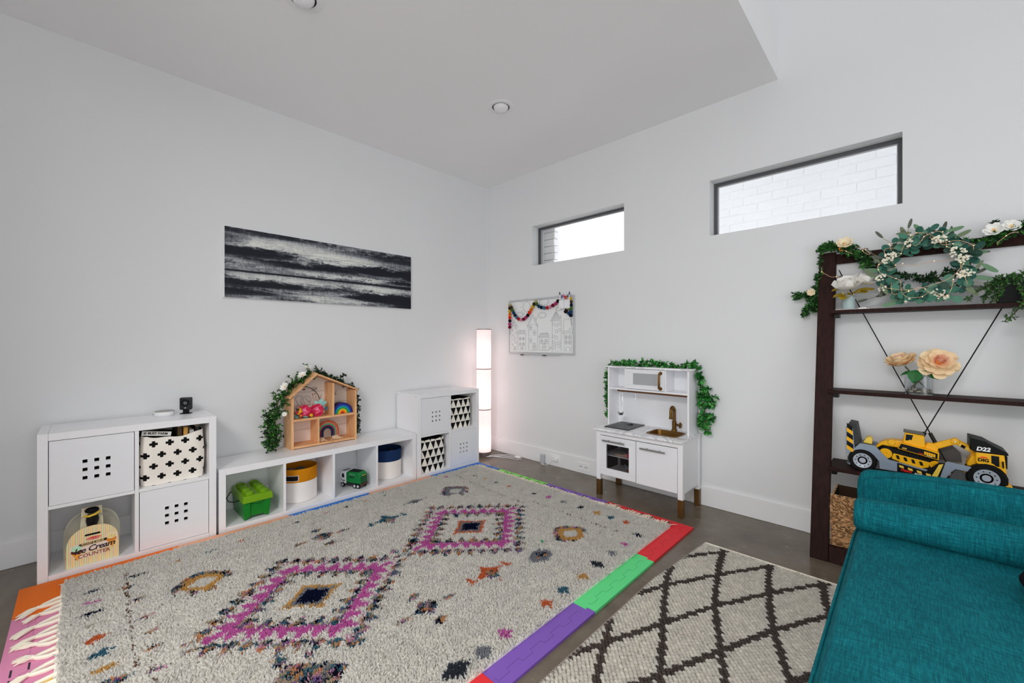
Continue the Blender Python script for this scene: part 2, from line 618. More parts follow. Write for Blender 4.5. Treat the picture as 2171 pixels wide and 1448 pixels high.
MB().box(0.848, -0.05, 0.0, 0.893, -0.018, 0.1).obj('charger_body', flat('charger_grey', (140, 142, 146), 0.4), ch, bevel=0.005)
pc = thing('plug_cable', 'white cable with a white plug in the outlet nearest the lamp', 'cable', (1.03, -0.04, 0.07))
MB().box(1.016, -0.045, 0.058, 1.062, -0.0228, 0.092).obj('plug', M_whitep, pc, bevel=0.005)
MB().tube([(1.02, -0.046, 0.074), (0.99, -0.055, 0.055), (0.965, -0.055, 0.02), (0.94, -0.06, 0.006), (0.9, -0.065, 0.005), (0.87, -0.062, 0.004)], 0.0032, 6).obj('cord', M_whitep, pc)
# ============================================================ white cube cabinets
XB, XFc = 0.017, 0.372
def door_panel(parent, y0, y1, z0, z1, hy, hz, hs, pitch_y, pitch_z, label=None):
    """insert door with a 3 x 3 block of square holes; hy,hz: centre of the block"""
    x1 = XFc - 0.004; x0 = x1 - 0.012
    holes = []
    for i in (-1, 0, 1):
        for j in (-1, 0, 1):
            cy = hy + i * pitch_y; cz = hz + j * pitch_z
            holes.append((cy - hs, cy + hs, cz - hs, cz + hs))
    s = holed_slab(-x1, -x0, holes, y0, y1, z0, z1)
    s.v = [(-p[1], p[0], p[2]) for p in s.v]
    d = s.obj('door', M_door, parent, smooth=False)
    rim = None
    for h in holes:
        cy = (h[0] + h[1]) / 2; cz = (h[2] + h[3]) / 2
        mb = MB()
        w = 0.0035
        a, b, c, e_ = h[0] - w, h[1] + w, h[2] - w, h[3] + w
        mb.box(x1 - .001, a, c, x1 + 0.0014, b, h[2]); mb.box(x1 - .001, a, h[3], x1 + 0.0014, b, e_)
        mb.box(x1 - .001, a, h[2], x1 + 0.0014, h[0], h[3]); mb.box(x1 - .001, h[1], h[2], x1 + 0.0014, b, h[3])
        mb.obj('hole_rim', M_white, d, smooth=False)
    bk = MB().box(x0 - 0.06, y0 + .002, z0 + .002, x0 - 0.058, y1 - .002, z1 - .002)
    bk.obj('hole_shade_sheet', M_dark, d, smooth=False)  # dark sheet stands in for the shade seen through the holes
    return d
P_ = 0.038
def cube_cabinet(label, y0, y1, H, doors):
    ym = (y0 + y1) / 2
    c = thing('storage_cabinet', label, 'cabinet', ((XB + XFc) / 2, ym, 0))
    MB().box(XB, y0, 0, XFc, y0 + P_, H).obj('side_panel', M_white, c, bevel=0.0012)
    MB().box(XB, y1 - P_, 0, XFc, y1, H).obj('side_panel', M_white, c, bevel=0.0012)
    MB().box(XB, y0 + P_ + .0006, H - P_, XFc, y1 - P_ - .0006, H).obj('top_panel', M_white, c, bevel=0.0012)
    MB().box(XB, y0 + P_ + .0006, 0, XFc, y1 - P_ - .0006, 0.034).obj('bottom_panel', M_white, c, bevel=0.0012)
    MB().box(XB, ym - .009, 0.0345, XFc - .001, ym + .009, H - P_ - .0005).obj('divider', M_white, c, bevel=0.001)
    zs = H / 2 - 0.001
    for a, b in ((y0 + P_ + .0005, ym - .0095), (ym + .0095, y1 - P_ - .0005)):
        MB().box(XB, a, zs - .0085, XFc - .001, b, zs + .0085).obj('shelf_board', M_white, c, bevel=0.001)
    for (q, hy, hz, hs, py, pz) in doors:
        a, b = (y0 + P_ + .003, ym - .012) if q in ('tl', 'bl') else (ym + .0125, y1 - P_ - .003)
        if q in ('tl', 'tr'): z0, z1 = zs + .0105, H - P_ - .003
        else: z0, z1 = .037, zs - .0105
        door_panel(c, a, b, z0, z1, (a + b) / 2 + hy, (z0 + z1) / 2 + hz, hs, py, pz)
    return c
cab_a = cube_cabinet('white four-cube cabinet at the left end, two perforated doors, toy ice cream box inside', -3.472, -2.712, 0.772,
                     [('tl', 0.012, -0.005, 0.0095, 0.045, 0.045), ('br', 0.004, 0.0, 0.0095, 0.045, 0.045)])
cab_b = cube_cabinet('white four-cube cabinet in the corner beside the glowing lamp', -1.203, -0.463, 0.767,
                     [('tl', 0.008, -0.01, 0.0085, 0.04, 0.04), ('br', 0.0, -0.01, 0.0085, 0.04, 0.04)])
# drill holes on the visible side of the corner cabinet
for x, z in ((0.045, 0.748), (0.345, 0.748)):
    MB().cyl((x, -1.2035, z), (x, -1.2025, z), 0.004, n=10).obj('screw_hole', M_dark, cab_b)

# ---- low bench with four open cubes
bench = thing('storage_bench', 'long low white bench with four open cubes under the wooden dollhouse', 'bench', (0.19, -1.95, 0))
Hb = 0.419
by0, by1 = -2.697, -1.212
MB().box(XB, by0, 0, 0.365, by0 + P_, Hb).obj('side_panel', M_white, bench, bevel=0.0012)
MB().box(XB, by1 - P_, 0, 0.365, by1, Hb).obj('side_panel', M_white, bench, bevel=0.0012)
MB().box(XB, by0 + P_ + .0006, Hb - .042, 0.365, by1 - P_ - .0006, Hb).obj('top_panel', M_white, bench, bevel=0.0012)
MB().box(XB, by0 + P_ + .0006, 0, 0.365, by1 - P_ - .0006, 0.034).obj('bottom_panel', M_white, bench, bevel=0.0012)
for y in (-2.305, -1.9545, -1.5935):
    MB().box(XB, y - .0085, 0.0345, 0.364, y + .0085, Hb - .0425).obj('divider', M_white, bench, bevel=0.001)
for y, z in ((-2.3, .06),):
    pass
MB().cyl((0.33, -2.6975, 0.39), (0.33, -2.6965, 0.39), 0.004, n=10).obj('screw_hole', M_dark, bench)

# ============================================================ fabric bins
def cloth(name, patt):
    M_ = Mat(name, rough=0.9, spec=0.1)
    x, y, z = M_.coords('Object')
    sock = patt(M_, x, y, z)
    M_.base(sock)
    n = M_.noise(500, 2)
    M_.bump(n, 0.25, 0.001)
    return M_.m
def cross_pat(M_, x, y, z):
    pu, pv = 0.0745, 0.131
    def lat(ou, ov):
        u = absf(fract(y / pu + ou) - 0.5) * pu
        v = absf(fract(z / pv + ov) - 0.5) * pv
        h = (u < 0.0195) * (v < 0.0072)
        w = (u < 0.0078) * (v < 0.0178)
        return maxf(h, w)
    m = maxf(lat(0.30, 0.12), lat(0.80, 0.62))
    n = M_.noise(6, 3)
    base = M_.mix(n, seen(186, 184, 178), seen(190, 182, 174))
    return M_.mix(m, base, (0.008, 0.008, 0.008, 1))
def tri_pat(M_, x, y, z):
    h, w = 0.073, 0.062
    zz = z / h + 0.12
    row = floorf(zz)
    f = fract(zz)
    s = fract(row * 0.5) 
    u = absf(fract(y / w + s + 0.1) - 0.5) * 2.0
    black = (u < f * 0.94 - 0.02) * (f < 0.975)
    n = M_.noise(8, 3)
    base = M_.mix(n, seen(176, 172, 164), seen(190, 186, 178))
    top = z > 1.5
    return M_.mix(black, base, (0.008, 0.008, 0.009, 1))
M_cross = cloth('cross_print_cloth', cross_pat)
M_tri = cloth('triangle_print_cloth', tri_pat)
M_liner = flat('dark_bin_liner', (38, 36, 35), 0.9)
def soft_bin(name, label, y0, y1, z0, z1, mat, group=None, sag=0.012, lean=0.0, rimw=None):
    """open-topped soft box with bulging sides; local origin at bottom centre"""
    x0, x1 = 0.05, 0.352
    cx, cy = (x0 + x1) / 2, (y0 + y1) / 2
    hx, hy = (x1 - x0) / 2, (y1 - y0) / 2
    t = thing(name, label, 'storage bin', (cx, cy, z0), group=group)
    H = z1 - z0
    N = 12; M = 14
    per = []
    def outline(k):
        # rounded rectangle param
        a = 2 * PI * k / 64
        c, s = math.cos(a), math.sin(a)
        p = 7.0
        r = (abs(c) ** p + abs(s) ** p) ** (-1 / p)
        return c * r, s * r
    vs = []; fs = []
    n = 64
    for i in range(M + 1):
        v = i / M
        z = H * v
        bul = 1 - 0.05 * (1 - math.sin(PI * min(1, v * 1.1)))
        for k in range(n):
            u_, w_ = outline(k)
            wob = 0.004 * math.sin(5.0 * u_ * 2 + v * 5) + 0.003 * math.sin(9 * w_ + 3 * v)
            X = cx + hx * u_ * bul + wob * (1 if abs(u_) > .9 else 0) * math.copysign(1, u_)
            Y = cy + hy * w_ * bul
            zz = z
            if v > 0.85: zz -= (sag * (1 - abs(w_) ** 2) * (v - .85) / .15) * 1.4 + 0.004 * math.sin(7 * w_)
            if v == 0: zz = 0
            vs.append((X, Y + lean * v, z0 + zz))
    for i in range(M):
        for k in range(n):
            fs.append((i * n + k, i * n + (k + 1) % n, (i + 1) * n + (k + 1) % n, (i + 1) * n + k))
    # inner wall
    base = len(vs)
    top = vs[M * n:(M + 1) * n]
    ins = [((p[0] - cx) * 0.975 + cx, (p[1] - cy) * 0.975 + cy, p[2]) for p in top]
    low = [((p[0] - cx) * 0.9 + cx, (p[1] - cy) * 0.9 + cy, z0 + H * 0.05) for p in top]
    body = MB().add(vs + ins, fs + [(M * n + k, M * n + (k + 1) % n, base + (k + 1) % n, base + k) for k in range(n)] + [tuple(range(n - 1, -1, -1))])
    body.obj('bin_body', mat, t)
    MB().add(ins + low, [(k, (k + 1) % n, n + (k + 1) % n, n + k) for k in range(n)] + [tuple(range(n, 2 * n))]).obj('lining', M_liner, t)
    return t
zsA = 0.385 + 0.009
soft_bin('fabric_bin', 'white fabric bin with black crosses, holding books', -3.078, -2.762, zsA + .0005, zsA + 0.302, M_cross, sag=0.018)
for i, (yy, col, h, rot, name, lab) in enumerate([
        (-2.86, (175, 130, 60), .318, 0, 'book', 'tan spined book standing in the cross-print bin'),
        (-2.89, (60, 44, 26), .322, 0, 'book', 'dark brown book beside the tan one in the cross-print bin'),
        (-2.80, (28, 28, 30), .316, 0, 'book', 'dark grey book at the right end of the cross-print bin'),
        (-2.83, (150, 150, 148), .30, 0, 'book', 'light grey book second from the right in the cross-print bin')]):
    b = thing(name, lab, 'book', (0.2, yy, zsA + .03))
    MB().box(0.1, yy - .011, zsA + .03, 0.31 + 0.006 * (i % 2), yy + .011, zsA + h).obj('cover', flat('book_cover_%d' % i, col, .5), b, bevel=.002)
    MB().box(0.104, yy - .008, zsA + h - .0005, 0.305, yy + .008, zsA + h + .0008).obj('pages', flat('book_pages', (170, 160, 140), .8), b)
bf = thing('board_book', 'slanting black and white board book lettered BUSY FARM in the cross-print bin', 'book', (0.26, -3.0, zsA + .25))
bmx = frame_mat((0.328, -3.007, zsA + 0.306), (0, 1, -0.17), (-.25, 0.17, 1))
pl = MB().box(-.062, -.013, -.006, .075, .013, 0.0); pl.xform(bmx).obj('spine', flat('book_white', (172, 170, 166), .5), bf)
pl = MB().box(-.062, -.17, -.03, .075, -.0135, -.0062)
MB().box(-.062, -.012, -.2, .075, .012, -.0065).xform(bmx).obj('cover', flat('book_black', (24, 24, 26), .5), bf)
text_mb('BUSY FARM', 0.018, bmx @ Matrix.Translation((0.012, 0, 0.0004)), bold=.0006).obj('lettering', M_black, bf, smooth=False)
text_mb('\u25a6', 0.016, bmx @ Matrix.Translation((-0.047, 0, 0.0004))).obj('emblem', M_black, bf, smooth=False) if False else MB().box(-.053, -.006, 0, -.041, .006, .0006).xform(bmx).obj('emblem', flat('emblem_grey', (90, 90, 90)), bf)

zsB = 0.767 / 2 - 0.001 + 0.009
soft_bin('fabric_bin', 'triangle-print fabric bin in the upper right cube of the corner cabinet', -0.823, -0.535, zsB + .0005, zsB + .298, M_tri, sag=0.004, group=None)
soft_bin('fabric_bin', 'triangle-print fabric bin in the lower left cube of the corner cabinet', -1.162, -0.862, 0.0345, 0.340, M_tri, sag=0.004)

# ============================================================ toy ice cream counter box
ib = thing('toy_box', 'striped carton reading Ice Cream Counter in the open lower cube', 'toy', (0.27, -3.25, 0.034))
IY0, IY1, IZ = -3.372, -3.166, 0.0345
def arch(y0, y1, z0, h, n=18, rb=0.62):
    w = (y1 - y0) / 2; c = (y0 + y1) / 2
    pts = [(y0, z0), (y1, z0), (y1, z0 + h * 0.40)]
    for i in range(n + 1):
        a = PI * i / n
        pts.append((c + w * math.copysign(abs(math.cos(a)) ** 0.8, math.cos(a)), z0 + h * .40 + h * .60 * math.sin(a) ** 0.8))
    pts.append((y0, z0 + h * .40))
    return pts
st = Mat('ice_cream_stripes', rough=0.5)
x, y, z = st.coords('Object')
ph = fract(y / 0.0335)
c1 = st.ramp(ph, [(0.0, seen(205, 180, 100)), (0.16, seen(205, 180, 100)), (0.17, seen(196, 176, 150)), (0.36, seen(196, 180, 150)), (0.37, seen(190, 130, 50)), (0.42, seen(190, 130, 50)), (0.43, seen(160, 178, 140))])
rp = c1.node
c2 = st.ramp(ph, [(0.0, seen(160, 178, 140)), (0.62, seen(160, 178, 140)), (0.63, seen(190, 130, 50)), (0.68, seen(200, 178, 150)), (0.82, seen(205, 190, 165)), (0.83, seen(150, 140, 110)), (0.9, seen(205, 190, 165))])
st.base(st.mix(ph > 0.6, c1, c2))
for n_ in st.nt.nodes:
    if n_.type == 'VALTORGB': n_.color_ramp.interpolation = 'CONSTANT'
fx = 0.345
MB().prism(arch(IY0, IY1, IZ, 0.205), 'x', fx - 0.002, fx).obj('front_panel', st.m, ib)
clear = Mat('clear_plastic_shell', (0.62, 0.62, 0.56, 1), 0.15, spec=0.5, Alpha=0.42)
MB().prism(arch(IY0 - .012, IY1 + .012, IZ, 0.256), 'x', 0.2, 0.203).obj('rear_panel', flat('box_grey_card', (150, 150, 138), .6), ib)
sh = arch(IY0 - .008, IY1 + .006, IZ, 0.245)
shv = [(0.204, p[0], p[1]) for p in sh[1:]] + [(0.30, p[0], p[1]) for p in sh[1:]]
m_ = len(sh) - 1
MB().add(shv, [(i, i + 1, m_ + i + 1, m_ + i) for i in range(m_ - 1)]).obj('plastic_cover', clear.m, ib)
# cream card bridge with the scoop in it
cy_ = (IY0 + IY1) / 2 - 0.004
MB().prism([(cy_ - .048, IZ + .15), (cy_ + .048, IZ + .15), (cy_ + .04, IZ + .285), (cy_ - .04, IZ + .285)], 'x', 0.255, 0.265).obj('card_bridge', flat('cream_card', (188, 182, 158), .6), ib)
MB().tube([(0.268, cy_ - .0, IZ + .17), (0.275, cy_ + .002, IZ + .215), (0.282, cy_ + .002, IZ + .245)], 0.012, 14, radii=[.018, .028, .024]).obj('scoop_handle', flat('scoop_black', (18, 18, 20), .2), ib)
MB().sphere((0.28, cy_, IZ + .272), 0.027, 18, 10, (0.8, 1.1, 0.62)).obj('scoop_head', M_black, ib)
MB().tube([(0.284, cy_ - .03, IZ + .245), (0.306, cy_ - .012, IZ + .247), (0.306, cy_ + .012, IZ + .252), (0.284, cy_ + .032, IZ + .258)], 0.006, 8).obj('yellow_band', flat('scoop_yellow', (190, 160, 50), .4), ib)
fm = frame_mat((fx + .0002, (IY0 + IY1) / 2, IZ), (0, 1, 0), (0, 0, 1))
def disc(mb, mat4, cx, cy, rx, ry, z0, n=24, a0=0, a1=2 * PI, rot=0.0):
    pts = []
    for i in range(n):
        a = a0 + (a1 - a0) * i / (n - 1 if a1 - a0 < 6.28 else n)
        px, py = rx * math.cos(a), ry * math.sin(a)
        pts.append(mat4 @ Vector((cx + px * math.cos(rot) - py * math.sin(rot), cy + px * math.sin(rot) + py * math.cos(rot), z0)))
    mb.add(pts, [tuple(range(n))])
    return mb
def pill(mb, mat4, cx, cy, w, h, z0, rot=0.0, n=8):
    pts = []
    for s in (1, -1):
        for i in range(n + 1):
            a = -PI / 2 + PI * i / n
            px = s * (w / 2 - h / 2 + h / 2 * math.cos(a)); py = s * h / 2 * math.sin(a)
            pts.append(mat4 @ Vector((cx + px * math.cos(rot) - py * math.sin(rot), cy + px * math.sin(rot) + py * math.cos(rot), z0)))
    mb.add(pts, [tuple(range(len(pts)))])
    return mb
sl = 0.0
pill(MB(), fm, -.002, .158, .062, .0105, .0003, sl).obj('carry_slot', M_black, ib, smooth=False)
disc(MB(), fm, .002, .136, .03, .0075, .0003, 28, rot=sl).obj('logo_oval', flat('logo_red', (165, 18, 24), .4), ib, smooth=False)
text_mb('Melissa & Doug', 0.0085, fm @ Matrix.Translation((.002, .136, .0006))).obj('logo_lettering', flat('logo_white', (205, 200, 195)), ib, smooth=False)
halo = MB()
pill(halo, fm, 0.0, .112, .112, .017, .0003, .02)
pill(halo, fm, 0.0, .084, .166, .032, .0004, .04); pill(halo, fm, 0.0, .05, .118, .022, .0003, .03)
disc(halo, fm, -.064, .092, .026, .026, .0003); disc(halo, fm, .072, .118, .027, .027, .0003)
pill(halo, fm, -.062, .062, .036, .05, .00025)
halo.obj('lettering_ground', flat('label_cream', (205, 190, 178)), ib, smooth=False)
pill(MB(), fm, -.002, .112, .104, .013, .0008, .02).obj('banner', flat('label_brown', (42, 26, 14)), ib, smooth=False)
text_mb('SCOOP & SERVE', 0.0122, fm @ Matrix.Translation((-.002, .112, .0012)), bold=.0003).obj('banner_lettering', flat('label_gold', (205, 180, 120)), ib, smooth=False)
text_mb('Ice Cream', 0.042, fm @ Matrix.Translation((.006, .082, .0011)) @ Matrix.Rotation(.05, 4, 'Z'), shear=.25, bold=.0007, spacing=.9).obj('title_lettering', flat('title_dark', (30, 18, 26)), ib, smooth=False)
text_mb('COUNTER', 0.026, fm @ Matrix.Translation((.004, .05, .0009)) @ Matrix.Rotation(.03, 4, 'Z'), bold=.0006, spacing=1.02).obj('counter_lettering', flat('title_brown', (112, 62, 24)), ib, smooth=False)
def cone_pic(cx, cy, top, mid, nm):
    c_ = MB().add([fm @ Vector((cx - .02, cy, .0007)), fm @ Vector((cx + .004, cy - .045, .0007)), fm @ Vector((cx + .02, cy, .0007))], [(0, 1, 2)])
    c_.obj('cone_print', flat('cone_tan', (200, 140, 60)), ib, smooth=False)
    disc(MB(), fm, cx, cy + .006, .021, .0125, .0009).obj('lower_scoop_print', mid, ib, smooth=False)
    disc(MB(), fm, cx, cy + .022, .02, .015, .0011).obj('upper_scoop_print', top, ib, smooth=False)
    d_ = MB()
    for k in range(10):
        disc(d_, fm, cx + rng.uniform(-.014, .014), cy + .022 + rng.uniform(-.009, .009), .0013, .0013, .0014, 6)
    d_.obj('sprinkles_print', nm, ib, smooth=False)['kind'] = 'stuff'
cone_pic(-.064, .075, flat('mint', (150, 190, 160)), flat('choc', (60, 24, 16)), flat('mint_dot', (20, 60, 30)))
cone_pic(.072, .102, flat('lemon', (222, 205, 140)), flat('caramel', (165, 100, 34)), flat('lemon_dot', (160, 120, 40)))

# ---- mesh puck and camera on the left cabinet
HT = 0.772
pk = thing('wifi_puck', 'small round white puck with a dark top rim on the left cabinet', 'gadget', (0.09, -2.94, HT))
MB().lathe((0.09, -2.94, HT), [(0.0, 0.0), (0.048, 0.0), (0.053, 0.004), (0.054, 0.022), (0.052, 0.026)], 40).obj('puck_body', M_whitep, pk)
MB().lathe((0.09, -2.94, HT), [(0.052, 0.0255), (0.051, 0.0285), (0.047, 0.0295), (0.0, 0.0295)], 40).obj('puck_top', flat('puck_grey', (120, 118, 116), .4), pk)
MB().tube([(0.042, -2.945, HT + .008), (0.03, -2.975, HT + .005), (0.022, -2.99, HT + .003)], 0.0025, 6).obj('cable', M_black, pk)
cm = thing('security_camera', 'small black square camera on a stand at the right end of the left cabinet', 'camera', (0.11, -2.83, HT), R(0))
cl_ = Matrix.Translation((0.11, -2.83, HT)) @ Matrix.Rotation(R(-25), 4, 'Z')
def lx(mb): return mb.xform(cl_)
lx(MB().box(-.022, -.03, 0, .022, .03, .005)).obj('base_plate', M_black, cm, bevel=.002)
lx(MB().box(-.008, -.017, .004, .008, .017, .03)).obj('stand', M_black, cm, bevel=.004)
lx(MB().box(-.016, -.0335, .026, .016, .0335, .108)).obj('camera_body', flat('camera_black', (22, 23, 24), .3), cm, bevel=.009, seg=4)
lx(MB().cyl((.015, 0, .072), (.0175, 0, .072), .026, .024, 32)).obj('lens_ring', flat('lens_black', (6, 6, 7), .15), cm)
lx(MB().cyl((.017, 0, .072), (.0185, 0, .072), .011, .009, 24)).obj('lens', flat('lens_grey', (70, 76, 80), .1), cm)
lx(MB().cyl((.0155, 0, .04), (.0172, 0, .04), .004, n=12)).obj('sensor', flat('sensor_grey', (150, 155, 160), .2), cm)
# ============================================================ green brick-shaped box
FZ = 0.0345
M_green = flat('green_plastic', (14, 100, 30), 0.28, ill=.6)
M_lime = flat('lime_plastic', (92, 132, 12), 0.28, ill=.6)
bb = thing('toy_brick_box', 'green toy storage box shaped like a studded brick with a lime lid', 'toy box', (0.19, -2.474, FZ))
def taper_box(mb, x0, x1, y0, y1, z0, X0, X1, Y0, Y1, z1):
    vs = [(x0, y0, z0), (x1, y0, z0), (x1, y1, z0), (x0, y1, z0), (X0, Y0, z1), (X1, Y0, z1), (X1, Y1, z1), (X0, Y1, z1)]
    return mb.add(vs, [(3, 2, 1, 0), (4, 5, 6, 7), (0, 1, 5, 4), (1, 2, 6, 5), (2, 3, 7, 6), (3, 0, 4, 7)])
# tub with a recessed grip in the front wall
def tub():
    mb = MB()
    z0, z1 = FZ, 0.158
    yl0, yr0, yl1, yr1 = -2.549, -2.399, -2.555, -2.386
    gl, gr = -2.508, -2.432
    xf0, xf1 = 0.338, 0.342
    d = 0.014
    pts = [(0.048, yl0), (xf0, yl0), (xf0, gl - .006), (xf0 - d, gl), (xf0 - d, gr), (xf0, gr + .006), (xf0, yr0), (0.048, yr0)]
    ptt = [(0.04, yl1), (xf1, yl1), (xf1, gl - .006), (xf1 - d, gl), (xf1 - d, gr), (xf1, gr + .006), (xf1, yr1), (0.04, yr1)]
    vs = [(p[0], p[1], z0 + (0.016 if 2 <= i <= 5 else 0)) for i, p in enumerate(pts)] + [(p[0], p[1], z1) for p in ptt]
    n = 8
    mb.add(vs, [(i, (i + 1) % n, n + (i + 1) % n, n + i) for i in range(n)] + [(7, 6, 5, 4, 3, 2, 1, 0), tuple(range(8, 16))])
    return mb
tub().obj('tub', M_green, bb, bevel=.004)
MB().tube([(0.343, -2.50, .157), (0.345, -2.485, .147), (0.345, -2.47, .1435), (0.345, -2.455, .147), (0.343, -2.44, .157)], 0.004, 6).obj('grip_lip', M_green, bb)
lid = taper_box(MB(), 0.03, 0.352, -2.562, -2.376, 0.154, 0.036, 0.346, -2.556, -2.382, 0.2)
lid = lid.obj('lid', M_lime, bb, bevel=.003)
for i in range(4):
    for j in range(2):
        cx = 0.075 + i * 0.077; cy = -2.512 + j * 0.086
        MB().lathe((cx, cy, 0.2), [(0.0, -0.001), (0.0265, -0.001), (0.0265, 0.018), (0.0235, 0.0205), (0.0, 0.0205)], 28).obj('stud', M_lime, lid)
        MB().tube([(cx - .014, cy - .008, .2206), (cx - .004, cy + .004, .2212), (cx + .006, cy - .004, .2212), (cx + .014, cy + .008, .2206)], 0.0022, 5).obj('stud_relief', M_lime, lid)
MB().tube([(0.28, -2.566, .165), (0.25, -2.59, .15), (0.16, -2.604, .135), (0.09, -2.6, .14), (0.05, -2.566, .165)], 0.003, 6).obj('carry_handle', M_black, bb)

# ============================================================ round fabric baskets
M_canvas = cloth('cream_canvas', lambda m, x, y, z: m.mix(m.noise(4, 3), seen(172, 168, 164), seen(186, 182, 178)))
M_mustard = cloth('mustard_canvas', lambda m, x, y, z: m.mix(m.noise(5, 3), seen(150, 92, 8, .6), seen(176, 112, 14, .6)))
M_navy = cloth('navy_canvas', lambda m, x, y, z: m.mix(m.noise(5, 3), seen(14, 32, 62, .6), seen(22, 44, 78, .6)))
def basket(label, cx, cy, r, band, patch):
    t = thing('fabric_basket', label, 'basket', (cx, cy, FZ), group=None)
    MB().lathe((cx, cy, FZ), [(0.0, 0.001), (r * .94, 0.001), (r * .99, 0.008), (r, 0.06), (r * 1.0, 0.162)], 48).obj('basket_body', M_canvas, t)
    MB().lathe((cx, cy, FZ), [(r * 1.003, 0.155), (r * 1.01, 0.168), (r * 1.0, 0.21), (r * 1.02, 0.249), (r * 1.005, 0.254), (r * .98, 0.249), (r * .96, 0.19), (r * .96, 0.11)], 48).obj('top_band', band, t)
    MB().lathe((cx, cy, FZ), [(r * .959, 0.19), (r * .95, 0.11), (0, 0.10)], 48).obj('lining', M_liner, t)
    if patch:
        mb = MB(); n = 12
        def P(a, z, rr): return (cx + rr * math.cos(a), cy + rr * math.sin(a), FZ + z)
        a0 = R(-40)
        for nm, w, z0, z1, rr, m in (('label_border', .38, .168, .210, r * 1.014, M_canvas), ('label_patch', .35, .171, .207, r * 1.019, M_black)):
            vs = []; fs = []
            for i in range(n + 1):
                a = a0 - w + 2 * w * i / n
                vs += [P(a, z0, rr), P(a, z1, rr)]
            fs = [(2 * i, 2 * i + 2, 2 * i + 3, 2 * i + 1) for i in range(n)]
            MB().add(vs, fs).obj(nm, m, t)
    return t
basket('round canvas basket with a mustard yellow top band and dark label', 0.15, -2.14, 0.130, M_mustard, True)
basket('round canvas basket with a navy blue top band in the fourth cube', 0.16, -1.39, 0.125, M_navy, False)
for k, (a, b, z, s, c, lab) in enumerate([(0.20, -1.36, .235, .034, (140, 24, 22), 'red toy with white marks poking out of the navy basket'),
                                     (0.14, -1.33, .23, .036, (60, 36, 32), 'dark brown toy lying in the navy basket'),
                                     (0.17, -1.44, .225, .038, (30, 30, 34), 'black toy lying in the navy basket')]):
    t = thing('toy', lab, 'toy', (a, b, z))
    MB().sphere((a, b, z), s, 14, 10, (1.1, 1, .7)).obj('toy_body', flat('toy_col_%d' % k, c, .4), t)
    if k == 0:
        MB().box(a + .004, b - .018, z + .018, a + .03, b - .006, z + .0235).obj('toy_stripe', M_whitep, t, bevel=.002)
        MB().box(a + .002, b + .004, z + .018, a + .028, b + .014, z + .0245).obj('toy_stripe', M_whitep, t, bevel=.002)
for k, (a, b, z, s, c) in enumerate([(0.13, -2.12, .22, .05, (70, 66, 60)), (0.18, -2.17, .225, .045, (50, 48, 46)), (0.12, -2.19, .23, .04, (84, 80, 70))]):
    t = thing('toy', ['dark grey ball deep in the mustard basket', 'black ball nearest the front inside the mustard basket', 'grey brown ball at the left inside the mustard basket'][k], 'toy', (a, b, z))
    MB().sphere((a, b, z), s, 14, 10).obj('toy_body', flat('ball_col_%d' % k, c, .6), t)

# ============================================================ toy recycling truck
tk = thing('toy_truck', 'small toy recycling truck with white cab and green body on the bench', 'toy truck', (0.2, -1.725, FZ), R(202.7), local=True)
M_tgreen = flat('truck_green', (12, 96, 44), 0.3, ill=.6)
M_twhite = flat('truck_white', (196, 198, 198), 0.35)
hw = 0.042
# local: x forward, y left (visible side), z up
MB().box(-.105, -hw + .006, .018, .1, hw - .006, .034).obj('chassis', flat('truck_chassis', (30, 31, 33), .5), tk, bevel=.002)
body = [(-.115, .04), (.035, .04), (.035, .125), (.01, .132), (-.085, .132), (-.112, .112)]
MB().prism(body, 'y', -hw, hw).obj('green_body', M_tgreen, tk, bevel=.004)
MB().box(-.08, -hw + .01, .131, .02, hw - .01, .136).obj('roof_hatch', M_black, tk, bevel=.002)
MB().prism([(-.118, .044), (-.1145, .044), (-.1145, .1), (-.118, .1)], 'y', -hw + .008, hw - .008).obj('tail_gate', flat('truck_darkgreen', (10, 60, 30), .4), tk, bevel=.001)
MB().box(-.12, -hw, .024, -.108, hw, .04).obj('rear_bumper', flat('bumper', (60, 28, 26), .4), tk, bevel=.002)
for yy in (-.02, 0.006):
    MB().box(-.119, yy, .104, -.1135, yy + .014, .109).obj('tail_lamp', flat('amber', (190, 140, 40), .3), tk, bevel=.001)
cab = [(.038, .028), (.098, .028), (.104, .06), (.099, .105), (.088, .128), (.044, .131), (.038, .12)]
cb = MB().prism(cab, 'y', -hw, hw).obj('cab', M_twhite, tk, bevel=.006, seg=3)
MB().prism([(.055, .078), (.08, .078), (.078, .112), (.06, .112)], 'y', hw - .002, hw + .001).obj('side_window', M_black, cb)
MB().box(.1, -.03, .07, .1025, .03, .098).obj('windscreen', M_black, cb, bevel=.001)
MB().box(.048, hw - .001, .05, .08, hw + .0012, .056).obj('door_mark', M_black, cb)
MB().prism([(.082, .058), (.094, .058), (.088, .07)], 'y', hw - .001, hw + .0012).obj('door_mark', M_black, cb)
for k in range(4):
    MB().box(.047 + k * .011, -.03, .13, .054 + k * .011, .03, .136 - .001 * k).obj('roof_rack_bar', flat('rack_grey', (90, 92, 94), .4), cb, bevel=.001)
